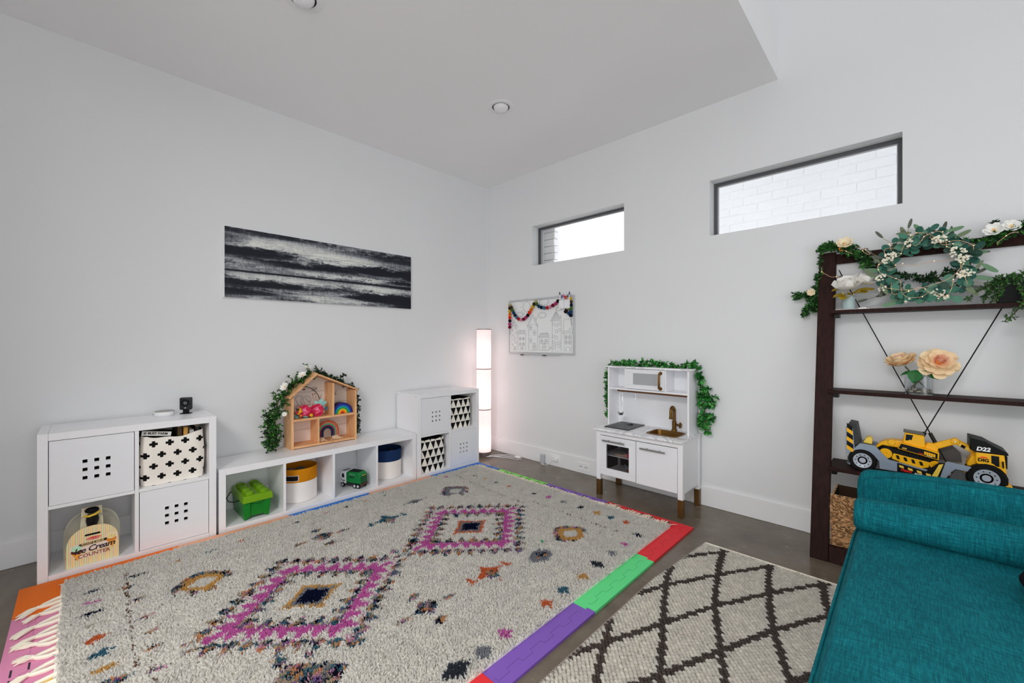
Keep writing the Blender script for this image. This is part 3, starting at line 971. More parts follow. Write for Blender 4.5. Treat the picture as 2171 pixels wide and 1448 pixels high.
def wheel(parent, x, y, z, r, w, hub=(150, 152, 156), nm='wheel'):
    wv = MB()
    prof = [(r * .55, -w / 2), (r * .92, -w / 2), (r, -w * .3), (r, w * .3), (r * .92, w / 2), (r * .55, w / 2)]
    wv.lathe((0, 0, 0), prof, 28, closed=True)
    m4 = Matrix.Translation((x, y, z)) @ Matrix.Rotation(R(-90), 4, 'X')
    o = wv.xform(m4).obj(nm, M_black, parent)
    hb = MB().lathe((0, 0, 0), [(0.0, w * .36), (r * .3, w * .36), (r * .34, w * .28), (r * .5, w * .3), (r * .6, w * .5), (r * .55, w * .52), (r * .5, w * .4)], 28)
    hb.xform(m4).obj('hub', flat('hub_%d_%d_%d' % hub, hub, .35, .3), o)
    return o
for xx in (.07, -.055, -.09):
    for sy in (1, -1):
        wv = wheel(tk, xx, sy * (hw - .004), .0195, .0195, .016 * sy)
# printed marks on the visible flank: three recycling marks and a dark panel
fmk = frame_mat((0, hw + .0004, 0), (-1, 0, 0), (0, 0, 1))
for k in range(3):
    mk = MB()
    cx = 0.0 + .003 + k * .022
    for q in range(3):
        a = 2 * PI * q / 3 + PI / 2
        disc(mk, fmk, cx + .0035 * math.cos(a), .112 + .0035 * math.sin(a), .0026, .0026, .0003, 3)
    mk.obj('recycling_mark', M_whitep, tk, smooth=False)
MB().add([fmk @ Vector(p) for p in ((-.004, .083, .0003), (.05, .083, .0003), (.05, .097, .0003), (-.004, .097, .0003))], [(0, 1, 2, 3)]).obj('flank_panel', flat('flank_dark', (14, 40, 22), .4), tk, smooth=False)
MB().prism([(-.112, .04), (-.112, .1), (-.106, .1), (-.106, .04)], 'y', hw - .001, hw + .0015).obj('body_edge', M_tgreen, tk)

# ============================================================ wooden dollhouse on the bench
def wood(name, a, b, dark, stretch, rough=0.5):
    M_ = Mat(name, rough=rough, spec=0.4)
    n = M_.noise(9, 5, 0.6, stretch=stretch, dist=0.4)
    n2 = M_.noise(3, 2, 0.5)
    c = M_.ramp(n * 0.75 + n2 * 0.25, [(0.3, dark), (0.48, a), (0.7, b)])
    M_.base(c)
    M_.bump(n, 0.06, 0.001)
    return M_.m
M_pine_v = wood('pine_vertical', seen(176, 134, 94, .55), seen(200, 158, 116, .55), seen(150, 106, 70, .55), (9, 9, .8))
M_pine_h = wood('pine_horizontal', seen(174, 132, 92, .55), seen(198, 156, 114, .55), seen(148, 104, 68, .55), (9, .8, 9))
DX0, DX1 = 0.02, 0.18
dz = Hb
yL, yR, yP = -2.203, -1.683, -2.013
zE1, zE2, zPk = 0.818, 0.838, 0.985
dh = thing('dollhouse', 'open wooden dollhouse with a pitched roof standing on the bench', 'dollhouse', (0.1, -1.943, dz))
Tt = 0.014
MB().box(DX0, yL, dz, DX1, yL + .018, zE1 + .004).obj('side_wall', M_pine_v, dh, bevel=.001)
MB().box(DX0, yR - .018, dz, DX1, yR, zE2 + .002).obj('side_wall', M_pine_v, dh, bevel=.001)
MB().box(DX0, yL + .0185, dz + .006, DX1, yR - .0185, dz + .022).obj('base_board', M_pine_h, dh, bevel=.001)
MB().box(DX0, yL + .0185, .633, DX1 - .002, yR - .0185, .649).obj('floor_board', M_pine_h, dh, bevel=.001)
MB().box(DX0, -2.005, dz + .0222, DX1 - .004, -1.991, .6328).obj('partition', M_pine_v, dh, bevel=.001)
MB().box(DX0, -1.89, .6492, DX1, -1.874, .912).obj('partition', M_pine_v, dh, bevel=.001)
def roof(ya, za, yb, zb, t):
    d = Vector((yb - ya, zb - za)).normalized(); n_ = Vector((-d.y, d.x))
    if n_.y < 0: n_ = -n_
    return [(ya, za), (yb, zb), (yb + n_.x * t, zb + n_.y * t), (ya + n_.x * t, za + n_.y * t)]
MB().prism(roof(yL - .012, zE1 - .006, yP + .006, zPk + .008, .015), 'x', DX0 - .004, DX1 + .012).obj('roof_board', M_pine_h, dh, bevel=.001)
MB().prism(roof(yP + .001, zPk, yR + .012, zE2 - .004, .013), 'x', DX0 - .002, DX1 + .004).obj('roof_board', M_pine_h, dh, bevel=.001)
# back panel in planks (white, with line drawings)
M_panel = lacquer('panel_white', (172, 166, 160), .5)
def panel_poly(z0, z1):
    def zr(y):
        return zE1 + (zPk - zE1) * (y - yL) / (yP - yL) if y < yP else zPk + (zE2 - zPk) * (y - yP) / (yR - yP)
    ys = sorted({yL + .018, yR - .018, yP, *[yL + .018 + i * .02 for i in range(25)]})
    ys = [y for y in ys if yL + .018 <= y <= yR - .018]
    bot = [(y, z0) for y in ys if zr(y) > z0 + .002]
    top = [(y, min(z1, zr(y))) for y in reversed(ys) if zr(y) > z0 + .002]
    return bot + top
for a, b in ((dz + .022, .535), (.537, .6325), (.6495, .733), (.735, .838), (.840, .99)):
    MB().prism(panel_poly(a, b), 'x', DX0 - .006, DX0).obj('back_plank', M_panel, dh, smooth=False)
# line drawings on the back planks
pm = frame_mat((DX0 + .0006, 0, 0), (0, 1, 0), (0, 0, 1))
def stroke(mb, pts, w=.0012):
    mb.tube([(DX0 + .0008, p[0], p[1]) for p in pts], w, 4)
dr = MB()
def curve(cx, cz, r, a0, a1, n=14, ry=None, w=.0011):
    ry = ry or r
    stroke(dr, [(cx + r * math.cos(R(a0 + (a1 - a0) * i / n)), cz + ry * math.sin(R(a0 + (a1 - a0) * i / n))) for i in range(n + 1)], w)
# squirrel: head, back, tail curl
sq = [(-2.11, .765), (-2.12, .785), (-2.115, .805), (-2.10, .815), (-2.085, .81), (-2.075, .80), (-2.065, .81), (-2.066, .795), (-2.075, .78), (-2.08, .765), (-2.07, .745), (-2.06, .73), (-2.055, .71), (-2.06, .69)]
stroke(dr, sq); stroke(dr, [(-2.11, .765), (-2.10, .75), (-2.105, .73), (-2.12, .72), (-2.13, .71), (-2.14, .70)])
curve(-2.03, .775, .03, 230, -60, 20); curve(-2.02, .752, .013, -60, 140, 10); stroke(dr, [(-2.045, .75), (-2.05, .72), (-2.04, .70)]); stroke(dr, [(-2.015, .74), (-2.03, .72), (-2.03, .70)])
curve(-2.142, .712, .018, 60, 300, 12)
for cx, cz in ((-1.99, .865), (-1.975, .87), (-1.96, .862), (-1.984, .85), (-1.968, .848)):
    curve(cx, cz, .009, 0, 360, 10, .006)
stroke(dr, [(-2.0, .865), (-1.985, .855), (-1.965, .856), (-1.95, .868)])
stroke(dr, [(-2.125, .84), (-2.115, .86), (-2.10, .865), (-2.092, .85)]); curve(-2.11, .85, .012, 0, 360, 10, .005)
for k in range(7):
    cx, cz = -2.03 + rng.uniform(-.02, .02), .775 + rng.uniform(-.02, .02)
    curve(cx, cz, .0016, 0, 360, 5)
stroke(dr, [(-1.85, .865), (-1.84, .87), (-1.83, .86)]); stroke(dr, [(-1.80, .80), (-1.795, .82), (-1.785, .83)]); stroke(dr, [(-1.797, .815), (-1.81, .82)])
dr.obj('line_drawing', flat('ink', (40, 36, 36), .7), dh)['kind'] = 'stuff'
rb_ = MB()
MB().prism([(-2.07, .868), (-2.055, .862), (-2.04, .868), (-2.047, .856), (-2.055, .853), (-2.063, .856)], 'x', DX0, DX0 + .001).obj('red_bird_print', flat('red_ink', (110, 24, 20), .6), dh, smooth=False)
for cy0, cz0 in ((-1.985, .815), (-1.968, .818), (-1.795, .80)):
    disc(MB(), pm, cy0, cz0, .005, .005, .0004, 10).obj('red_berry_print', flat('red_ink', (110, 24, 20), .6), dh, smooth=False)
br_ = MB()
disc(br_, pm, -1.835, .79, .02, .022, .0004); disc(br_, pm, -1.85, .812, .007, .007, .0004, 10); disc(br_, pm, -1.82, .812, .007, .007, .0004, 10); disc(br_, pm, -1.835, .745, .026, .034, .0003)
br_.obj('bear_print', flat('bear_brown', (44, 28, 18), .7), dh, smooth=False)
disc(MB(), pm, -1.835, .784, .009, .009, .0009, 12).obj('bear_muzzle_print', flat('bear_tan', (140, 104, 74), .7), dh, smooth=False)

# ---- felt flower hoop in the upper left room
M_vc = vcol_mat('dyed_leaf', 0.55)
hp = thing('flower_hoop', 'hoop wreath with two large pink felt roses in the upper left room', 'wreath', (0.12, -2.06, .649))
hc = Vector((0.1, -2.075, .80)); hr = .118
MB().tube([(hc.x - .06 + .06 * (1 - math.sin(R(a))), hc.y + hr * math.cos(R(a)), hc.z - .03 + (hr) * math.sin(R(a))) for a in range(0, 360, 8)], .003, 6, closed=True).obj('hoop', flat('hoop_brown', (52, 40, 30), .6), hp)
def rose(parent, c, r, col1, col2, facing, nm='felt_rose'):
    """spiral felt rose: nested curled petals"""
    fwd = Vector(facing).normalized(); a = fwd.orthogonal().normalized(); b = fwd.cross(a)
    c = Vector(c)
    first = None
    for ring, (rr, h, k) in enumerate(((r, -.2, 6), (r * .74, .1, 5), (r * .5, .3, 4), (r * .28, .45, 3))):
        for i in range(k):
            ang = 2 * PI * i / k + ring * .6
            u = a * math.cos(ang) + b * math.sin(ang); t = -a * math.sin(ang) + b * math.cos(ang)
            w = rr * 1.35 * math.sin(PI / k) + rr * .25
            mb = MB(); vs = []
            n = 7
            for j in range(n):
                s = -1 + 2 * j / (n - 1)
                for q, (dp, tl) in enumerate(((0.25, -.35), (.75, -.05), (1.0, .32), (1.08, .36))):
                    rad = rr * dp * (1 - .18 * s * s)
                    vs.append(c + u * rad + t * (w * s * (.55 + .45 * dp)) + fwd * (rr * (tl * (1 - .3 * s * s)) + r * h))
            fs = [(j * 4 + q, j * 4 + q + 1, (j + 1) * 4 + q + 1, (j + 1) * 4 + q) for j in range(n - 1) for q in range(3)]
            mb.add(vs, fs)
            mt = col1 if ring < 2 or i % 2 else col2
            o = mb.obj('rose_petal', mt, parent)
    MB().sphere(c + fwd * r * .45, r * .16, 8, 6).obj('rose_heart', col2, parent)
M_pk1 = flat('felt_pink', (184, 40, 74), .85, ill=.6); M_pk2 = flat('felt_light_pink', (210, 120, 150), .85, ill=.6)
rose(hp, (.135, -2.092, .70), .042, M_pk1, M_pk2, (1, -.15, .25))
rose(hp, (.145, -2.0, .70), .043, M_pk1, M_pk2, (1, -.2, .25))
lv = MB()
def flower_leaf(p, d, L, W, rgb, nm):
    mb = MB(); leaf_geo(mb, p, d, (1, 0, .2), L, W, seen(*rgb, ill=.6)[:3], True, .1)
    mb.obj(nm, M_vc, hp)
for p, d, L, W, rgb in (((.13, -1.975, .735), (0.1, .3, 1), .06, .035, (130, 178, 172)), ((.13, -1.97, .74), (.1, 1, .4), .06, .034, (120, 170, 166)), ((.13, -1.98, .74), (.1, -.7, .7), .05, .03, (140, 186, 180)), ((.13, -1.972, .73), (.1, .8, -.3), .05, .03, (110, 160, 160)),
                        ((.14, -2.13, .672), (.2, -1, -.2), .05, .03, (84, 120, 112)), ((.15, -2.11, .668), (.3, .6, -.4), .05, .028, (90, 126, 116)), ((.13, -1.945, .69), (.1, .8, .5), .05, .03, (60, 84, 96)), ((.12, -2.05, .67), (.5, 0, -.4), .04, .026, (30, 40, 44)),
                        ((.13, -2.125, .70), (.2, -.6, .6), .045, .024, (40, 50, 40))):
    flower_leaf(p, d, L, W, rgb, 'felt_leaf')
for p, rgb, r in (((.15, -1.973, .735), (220, 90, 110), .009), ((.155, -2.125, .672), (220, 110, 70), .01), ((.15, -2.15, .70), (150, 40, 50), .012), ((.15, -2.127, .705), (190, 140, 30), .015), ((.15, -2.14, .69), (180, 130, 30), .011), ((.165, -2.05, .668), (190, 140, 30), .014), ((.13, -2.12, .72), (170, 130, 40), .012), ((.145, -1.955, .70), (190, 120, 40), .01)):
    MB().sphere(p, r, 10, 7).obj('felt_ball', flat('felt_%d_%d' % (rgb[0], rgb[1]), rgb, .9, ill=.6), hp)
stw = MB()
for a in range(4):
    y0 = -2.0 + .012 * a
    stw.tube([(.1, y0, .76), (.1, y0 - .008 + .006 * a, .79), (.1, y0 + .012 * (a - 1.5), .82)], .0014, 4)
stw.obj('dark_twig', flat('twig_red', (80, 26, 24), .7), hp)

# ---- stacked wooden rainbow, upper right room
def arcs(t, cx, cy, z0, radii, w, depth, cols, nm, sx):
    for (r, c) in zip(radii, cols):
        n = 20
        out = [(cy + r * math.cos(PI * i / n), z0 + r * math.sin(PI * i / n)) for i in range(n + 1)]
        inn = [(cy + (r - w) * math.cos(PI * i / n), z0 + (r - w) * math.sin(PI * i / n)) for i in range(n, -1, -1)]
        MB().prism(out + inn, 'x', cx - depth / 2, cx + depth / 2).obj(nm, flat('arc_%d_%d_%d' % c, c, .5, ill=.6), t, bevel=.0008)
rs = thing('stacking_rainbow', 'wooden stacking rainbow in the upper right room of the dollhouse', 'toy', (.11, -1.8, .6495))
arcs(rs, .11, -1.79, .6496, [.088, .075, .062, .05, .038, .026, .014], .012, .07,
     [(38, 26, 92), (22, 60, 150), (20, 130, 140), (28, 128, 50), (190, 160, 30), (200, 100, 20), (140, 22, 20)], 'rainbow_arch', 1)
# ---- macrame rainbow with fringe, lower right room
rp_ = thing('rope_rainbow', 'hanging rope rainbow with a cream fringe in the lower right room', 'ornament', (.12, -1.90, dz + .022))
cy, z0 = -1.905, dz + .085
for r, c in ((.092, (150, 70, 40)), (.078, (170, 90, 66)), (.0665, (60, 140, 110)), (.056, (110, 34, 46)), (.046, (24, 30, 62)), (.036, (20, 26, 54))):
    pts = [(.115, cy + r, dz + .045)] + [(.115, cy + r * math.cos(PI * i / 20), z0 + r * math.sin(PI * i / 20)) for i in range(21)] + [(.115, cy - r, dz + .045)]
    MB().tube(pts, .0058, 8).obj('rope', flat('rope_%d_%d' % (c[0], c[1]), c, .85, ill=.6), rp_)
fr = MB()
for s in (-1, 1):
    for k in range(70):
        y0 = cy + s * rng.uniform(.036, .094); x0 = .115 + rng.uniform(-.004, .006)
        fr.tube([(x0, y0, dz + .05), (x0 + rng.uniform(.005, .02), y0 + rng.uniform(-.012, .012), dz + .036), (x0 + rng.uniform(.01, .05), y0 + rng.uniform(-.03, .03), dz + .024 + rng.uniform(0, .006))], .0014, 3)
fo = fr.obj('fringe', flat('fringe_cream', (178, 158, 134), .9), rp_)
fo['kind'] = 'stuff'
MB().tube([(.117, cy, z0 + .09), (.117, cy + .006, z0 + .108), (.117, cy, z0 + .12), (.117, cy - .006, z0 + .108), (.117, cy, z0 + .09)], .0016, 4).obj('hanging_loop', flat('rope_loop', (150, 70, 40), .9), rp_)

# ---- boxwood garland over the dollhouse
BOX = [seen(26, 70, 24, .55)[:3], seen(42, 94, 30, .55)[:3], seen(66, 124, 42, .55)[:3], seen(18, 44, 22, .62)[:3], seen(14, 34, 18, .62)[:3]]
M_stem = flat('garland_stem', (48, 52, 30), .7)
def clampA(p):
    return Vector((max(p.x, .016), p.y, max(p.z, Hb + .004)))
dg = thing('leaf_garland', 'boxwood garland with white flowers draped over the wooden dollhouse', 'garland', (.12, -2.1, .9))
lf, stm = MB(), MB()
pathL = [(.12, -2.315, .445), (.13, -2.32, .52), (.12, -2.335, .60), (.12, -2.325, .68), (.13, -2.285, .76), (.12, -2.27, .81), (.1, -2.23, .86), (.09, -2.15, .915), (.09, -2.08, .96), (.09, -2.02, 1.01)]
pathR = [(.07, -1.985, 1.015), (.07, -1.89, .965), (.07, -1.79, .915), (.07, -1.70, .868), (.08, -1.645, .83), (.08, -1.638, .70), (.08, -1.634, .58), (.08, -1.628, .45)]
garland(lf, stm, pathL, 165, .078, 13, .021, .0125, BOX, clampA)
garland(lf, stm, [(.12, -2.3, .47), (.12, -2.32, .70)], 70, .08, 13, .021, .0125, BOX, clampA)
garland(lf, stm, pathR, 130, .028, 10, .02, .012, [BOX[0], BOX[3], BOX[4], BOX[3]], clampA)
garland(lf, stm, [(.07, -1.78, .925), (.07, -1.765, .955), (.07, -1.735, .97)], 9, .012, 7, .02, .011, [BOX[3], BOX[4]], clampA)
M_leaf = vcol_mat('boxwood_leaf', 0.42)
o = lf.obj('foliage', M_leaf, dg, smooth=False); o['kind'] = 'stuff'
stm.obj('stem', M_stem, dg)['kind'] = 'stuff'
M_petalw = flat('white_petal', (205, 205, 202), .6)
def open_flower(parent, c, r, facing, mt, n=8, heart=None, layers=2, nm='petal', cup=.35):
    fwd = Vector(facing).normalized(); a = fwd.orthogonal().normalized(); b = fwd.cross(a); c = Vector(c)
    for L_ in range(layers):
        rr = r * (1 - .3 * L_); nn = max(5, n - L_)
        for i in range(nn):
            ang = 2 * PI * (i + .5 * L_) / nn + rng.uniform(-.1, .1)
            u = a * math.cos(ang) + b * math.sin(ang); t = -a * math.sin(ang) + b * math.cos(ang)
            vs = []; cp = cup + .35 * L_ + rng.uniform(-.1, .1)
            for j, (dp, wd) in enumerate(((.05, .12), (.4, .5), (.75, .62), (1.0, .3))):
                for s in (-1, 0, 1):
                    vs.append(c + u * rr * dp + t * (rr * wd * .62 * s) + fwd * (rr * (cp * dp * dp + .12 * abs(s) * wd)))
            fs = [(j * 3 + q, j * 3 + q + 1, (j + 1) * 3 + q + 1, (j + 1) * 3 + q) for j in range(3) for q in range(2)]
            MB().add(vs, fs).obj(nm, mt, parent)
    if heart: MB().sphere(c + fwd * r * .15, r * .2, 8, 6).obj('flower_heart', heart, parent)
M_heart = flat('flower_heart', (190, 160, 110), .7)
for p, r, f in (((.14, -2.235, .905), .034, (.6, -1, .5)), ((.13, -2.105, .985), .033, (.6, -.6, 1)), ((.1, -2.06, 1.04), .03, (.4, 0, 1)), ((.16, -2.245, .70), .018, (1, -.3, .3))):
    open_flower(dg, p, r, f, M_petalw, 7, M_heart)
# ============================================================ seascape print on four boards, left wall
PY0, PY1, PZ0, PZ1 = -2.599, -1.053, 1.576, 2.088
sp = Mat('seascape_print', rough=0.45, spec=0.3)
x, y, z = sp.coords('Object')
u = y / (PY1 - PY0) + 0.5
w = z / (PZ1 - PZ0) + 0.5
hz = 0.40
v = w - hz
refl = absf(v)                                       # mirror the sky in the water
lower = v < 0.0
sc = sp.vecof(u * 3.2, refl * 9.0, 0.0)
big = sp.noise(1.0, 7, 0.68, vec=sp.vecof(u * 4.2 + 3.1, refl * 5.0 - u * 1.6, 1.3), dist=0.9)
fine = sp.noise(1.0, 6, 0.7, vec=sp.vecof(u * 22.0, refl * 26.0 - u * 5.0, 4.0), dist=0.8)
drib = sp.noise(1.0, 4, 0.75, vec=sp.vecof(u * 95.0, w * 9.0, 6.0))
u0, w0 = u, w
u = u + (big - 0.5) * 0.34
w = w + (fine - 0.5) * 0.12 + (big - 0.5) * 0.10
streak = sp.noise(1.0, 5, 0.7, vec=sp.vecof(u0 * 4.0, w0 * 75.0, 9.0))
rough_ = sp.noise(1.0, 3, 0.8, vec=sp.vecof(u0 * 190.0, w0 * 90.0, 2.0))
# two pale openings in the cloud, dark bank low left, dark tree bank right
def blob(cu, cw, ru, rw):
    a = (u - cu) / ru; b = (w - cw) / rw
    return clampf(1.0 - (a * a + b * b))
light = blob(.30, .80, .30, .14) * 0.55 + blob(.62, .74, .22, .12) * 0.55 + blob(.62, .46, .34, .05) * .4 + blob(.1, .55, .22, .035) * .5 + blob(.75, .30, .34, .08) * .5 + blob(.25, .33, .3, .05) * .3 + blob(.5, .06, .3, .07) * .4
darkb = blob(.05, .68, .36, .09) * .75 + blob(.3, .56, .36, .05) * .7 + blob(.76, .63, .22, .09) * .9 + blob(.98, .62, .1, .12) * .7 + blob(.95, .46, .16, .035) * .9 + blob(.16, .22, .42, .06) * .65 + blob(.8, .14, .24, .10) * .85 + blob(1.0, .05, .14, .2) * .6 + blob(.03, .1, .2, .08) * .5 + blob(.5, .62, .1, .06) * .5 + blob(.98, .90, .4, .1) * .4 + blob(.1, .97, .5, .05) * .35
tone = (big - 0.5) * 1.0 + (fine - 0.5) * 1.0 + (drib - 0.5) * 0.55 + 0.46 + light * 0.9 - darkb + (streak - 0.5) * (lower * 0.7 + 0.15) + (rough_ - 0.5) * .35
shore = clampf(1.0 - absf(v + 0.012) * (70.0 - u0 * 12.0)) * 1.1 + clampf(u0 * 3 - 2.2) * clampf(1.0 - absf(v + .02) * 26.0) * 1.2
tone = tone - shore
col = sp.ramp(clampf(tone), [(0.0, (0.006, 0.007, 0.014, 1)), (0.25, (0.03, 0.032, 0.045, 1)), (0.5, (0.20, 0.215, 0.235, 1)), (0.72, (0.52, 0.54, 0.54, 1)), (1.0, (0.80, 0.80, 0.76, 1))])
sp.base(col)
pic = thing('wall_print', 'wide black and white seascape with birds printed on four boards', 'picture', (0.0, (PY0 + PY1) / 2, (PZ0 + PZ1) / 2))
bhh = (PZ1 - PZ0) / 4
for k in range(4):
    MB().box(0.014, PY0, PZ0 + k * bhh + (.0009 if k else 0), 0.026, PY1, PZ0 + (k + 1) * bhh - (.0009 if k < 3 else 0)).obj('print_board', sp.m, pic, smooth=False)
MB().box(0.001, PY0 - .002, PZ0 - .002, 0.0135, PY1 + .002, PZ1 + .002).obj('backing_frame', M_white, pic, smooth=False)
MB().box(0.001, PY0 - .006, PZ0 - .004, 0.027, PY0 - .0005, PZ1 + .003).obj('edge_strip', M_white, pic, smooth=False)
bird = MB()
pmx = frame_mat((.0264, PY0, PZ0), (0, 1, 0), (0, 0, 1))
for (bu, bw, s, fl) in ((.555, .475, 1, 0), (.60, .495, .9, 1), (.625, .52, 1.1, 0), (.655, .51, 1, 0), (.685, .445, 1, 0), (.72, .47, .9, 1), (.765, .485, 1.1, 0),
                        (.555, .315, .9, 1), (.60, .285, .6, 1), (.64, .25, .9, 1), (.69, .29, .9, 1), (.725, .26, .6, 0), (.77, .225, .9, 1)):
    cx, cz = bu * (PY1 - PY0), bw * (PZ1 - PZ0)
    sg = -1 if fl else 1
    for side in (-1, 1):
        pts = [(0, 0), (side * .014 * s, sg * .013 * s), (side * .030 * s, sg * .004 * s)]
        th = .0034
        P3 = [pmx @ Vector((cx + a, cz + b + th * (1 if i < 2 else 0), .0003)) for i, (a, b) in enumerate(pts)] + [pmx @ Vector((cx + a, cz + b - th * (1 if i < 2 else 0), .0003)) for i, (a, b) in reversed(list(enumerate(pts)))]
        bird.add(P3, [tuple(range(6))])
bird.obj('flying_birds_print', flat('bird_ink', (8, 8, 12), .6), pic, smooth=False)['kind'] = 'stuff'

# ============================================================ whiteboard with drawing, right wall
BX0, BX1, BZ0, BZ1 = 0.367, 1.252, 1.122, 1.706
wb = thing('whiteboard', 'framed whiteboard with a line drawing of houses on the window wall', 'whiteboard', ((BX0 + BX1) / 2, 0.0, (BZ0 + BZ1) / 2))
M_alu = flat('aluminium_frame', (150, 151, 153), .4, .2)
MB().box(BX0 + .012, -.014, BZ0 + .012, BX1 - .012, -.002, BZ1 - .012).obj('board', flat('board_white', (198, 200, 200), .25), wb, smooth=False)
for a in ((BX0, BZ1 - .022, BX1, BZ1), (BX0, BZ0, BX1, BZ0 + .02), (BX0, BZ0 + .0205, BX0 + .018, BZ1 - .0225), (BX1 - .018, BZ0 + .0205, BX1, BZ1 - .0225)):
    MB().box(a[0], -.020, a[1], a[2], -.001, a[3]).obj('frame_bar', M_alu, wb, bevel=.003)
MB().box(0.56, -.045, BZ0 - .004, 1.08, -.0205, BZ0 + .004).obj('pen_tray', M_alu, wb, bevel=.002)
for xx in (.548, .86):
    MB().box(xx, -.03, BZ0 - .018, xx + .03, -.004, BZ0 - .0005).obj('mount_clip', flat('clip_grey', (70, 70, 72)), wb, bevel=.002)
ink = MB()
IW, IH = BX1 - BX0, BZ1 - BZ0
def wl_(pts, w=.0014, closed=False):
    # drawing coords 0..1 across the board
    ink.tube([(BX0 + p[0] * IW, -.0142, BZ0 + p[1] * IH) for p in pts], w, 4, closed)
def rect(x0, y0, x1, y1): wl_([(x0, y0), (x1, y0), (x1, y1), (x0, y1)], closed=True)
def circ(cx, cy, rx, ry, n=14, a0=0, a1=360):
    wl_([(cx + rx * math.cos(R(a0 + (a1 - a0) * i / n)), cy + ry * math.sin(R(a0 + (a1 - a0) * i / n))) for i in range(n + 1)])
def cloud(cx, cy, s):
    for i in range(7):
        a = 2 * PI * i / 7
        circ(cx + s * math.cos(a) * 1.1, cy + s * .8 * math.sin(a), s * .42, s * .5, 8, math.degrees(a) - 100, math.degrees(a) + 100)
def archwin(cx, y0, w, h):
    wl_([(cx - w, y0), (cx + w, y0), (cx + w, y0 + h * .6)] + [(cx + w * math.cos(R(a)), y0 + h * .6 + h * .4 * math.sin(R(a))) for a in range(0, 181, 30)] + [(cx - w, y0)])
    wl_([(cx, y0), (cx, y0 + h)]); wl_([(cx - w, y0 + h * .5), (cx + w, y0 + h * .5)])
rect(.05, .06, .14, .52)
wl_([(.04, .52), (.09, .62), (.14, .52)]); wl_([(.04, .52), (.15, .52)]); wl_([(.065, .52), (.1, .6)]); wl_([(.09, .52), (.12, .56)])
for k in range(8): rect(.06 + .03 * (k % 2) + .01 * (k % 3), .15 + .045 * k, .078 + .03 * (k % 2) + .01 * (k % 3), .18 + .045 * k)
archwin(.1, .065, .018, .07)
rect(.165, .07, .28, .37); wl_([(.155, .37), (.29, .37), (.28, .43), (.165, .43), (.155, .37)]); 
for k in range(6): wl_([(.17 + .018 * k, .37), (.173 + .018 * k, .43)])
for cx in (.195, .245):
    for cy in (.25, .15): archwin(cx, cy, .014, .055)
archwin(.222, .07, .02, .065)
rect(.33, .07, .47, .53); wl_([(.30, .5), (.395, .72), (.48, .5)]); wl_([(.31, .48), (.395, .68), (.47, .48)]); rect(.44, .60, .46, .66)
for cx, cy in ((.365, .43), (.425, .34), (.365, .2)):
    wl_([(cx - .022, cy + .05), (cx, cy + .1), (cx + .022, cy + .05), (cx - .022, cy + .05)]); rect(cx - .014, cy, cx + .014, cy + .045); wl_([(cx - .014, cy + .02), (cx + .014, cy + .02)])
archwin(.42, .07, .022, .13)
rect(.50, .07, .64, .30); wl_([(.485, .30), (.655, .30), (.63, .37), (.52, .37), (.485, .30)]); wl_([(.60, .37), (.605, .39)])
for k in range(8): wl_([(.5 + .018 * k, .30), (.51 + .017 * k, .34), (.52 + .0155 * k, .37)])
archwin(.535, .19, .02, .075); archwin(.6, .19, .02, .075); archwin(.57, .07, .028, .12)
rect(.69, .06, .82, .58); wl_([(.665, .58), (.745, .75), (.83, .58), (.665, .58)])
for k in range(1, 5): wl_([(.665 + .02 * k, .58 + .034 * k), (.83 - .021 * k, .58 + .034 * k)])
for k in range(5): wl_([(.69 + .028 * k, .58), (.735 + .006 * k, .73)])
rect(.805, .62, .818, .67)
for k in range(4):
    for q in range(3):
        if (k * 3 + q) % 5 != 3:
            rect(.70 + .04 * q, .50 - .105 * k - .02 * (q % 2), .725 + .04 * q, .55 - .105 * k - .02 * (q % 2))
rect(.71, .1, .738, .16); rect(.78, .12, .805, .17)
rect(.86, .06, .96, .36); wl_([(.84, .36), (.975, .36), (.95, .6), (.86, .6), (.84, .36)]); wl_([(.845, .38), (.965, .38)]); wl_([(.85, .4), (.957, .4)]); rect(.93, .42, .938, .45)
for cx in (.888, .935):
    for cy in (.295, .21): circ(cx, cy, .016, .033); wl_([(cx - .016, cy), (cx + .016, cy)]); wl_([(cx, cy - .033), (cx, cy + .033)])
wl_([(.885, .065)] + [(.912 + .03 * math.cos(R(a)), .085 + .055 * math.sin(R(a))) for a in range(180, -1, -30)] + [(.94, .065)])
circ(.30, .86, .055, .09, 22)
for a in range(60, 330, 30): wl_([(.30 + .07 * math.cos(R(a)), .86 + .115 * math.sin(R(a))), (.30 + .1 * math.cos(R(a)), .86 + .165 * math.sin(R(a)))])
cloud(.57, .92, .05); cloud(.19, .73, .035); cloud(.54, .69, .042); cloud(.78, .78, .026)
for k in range(3): wl_([(.655, .08), (.665 + .006 * k, .12 + .008 * k)])
ink.obj('ink_drawing', flat('marker_grey', (84, 86, 90), .6), wb)['kind'] = 'stuff'

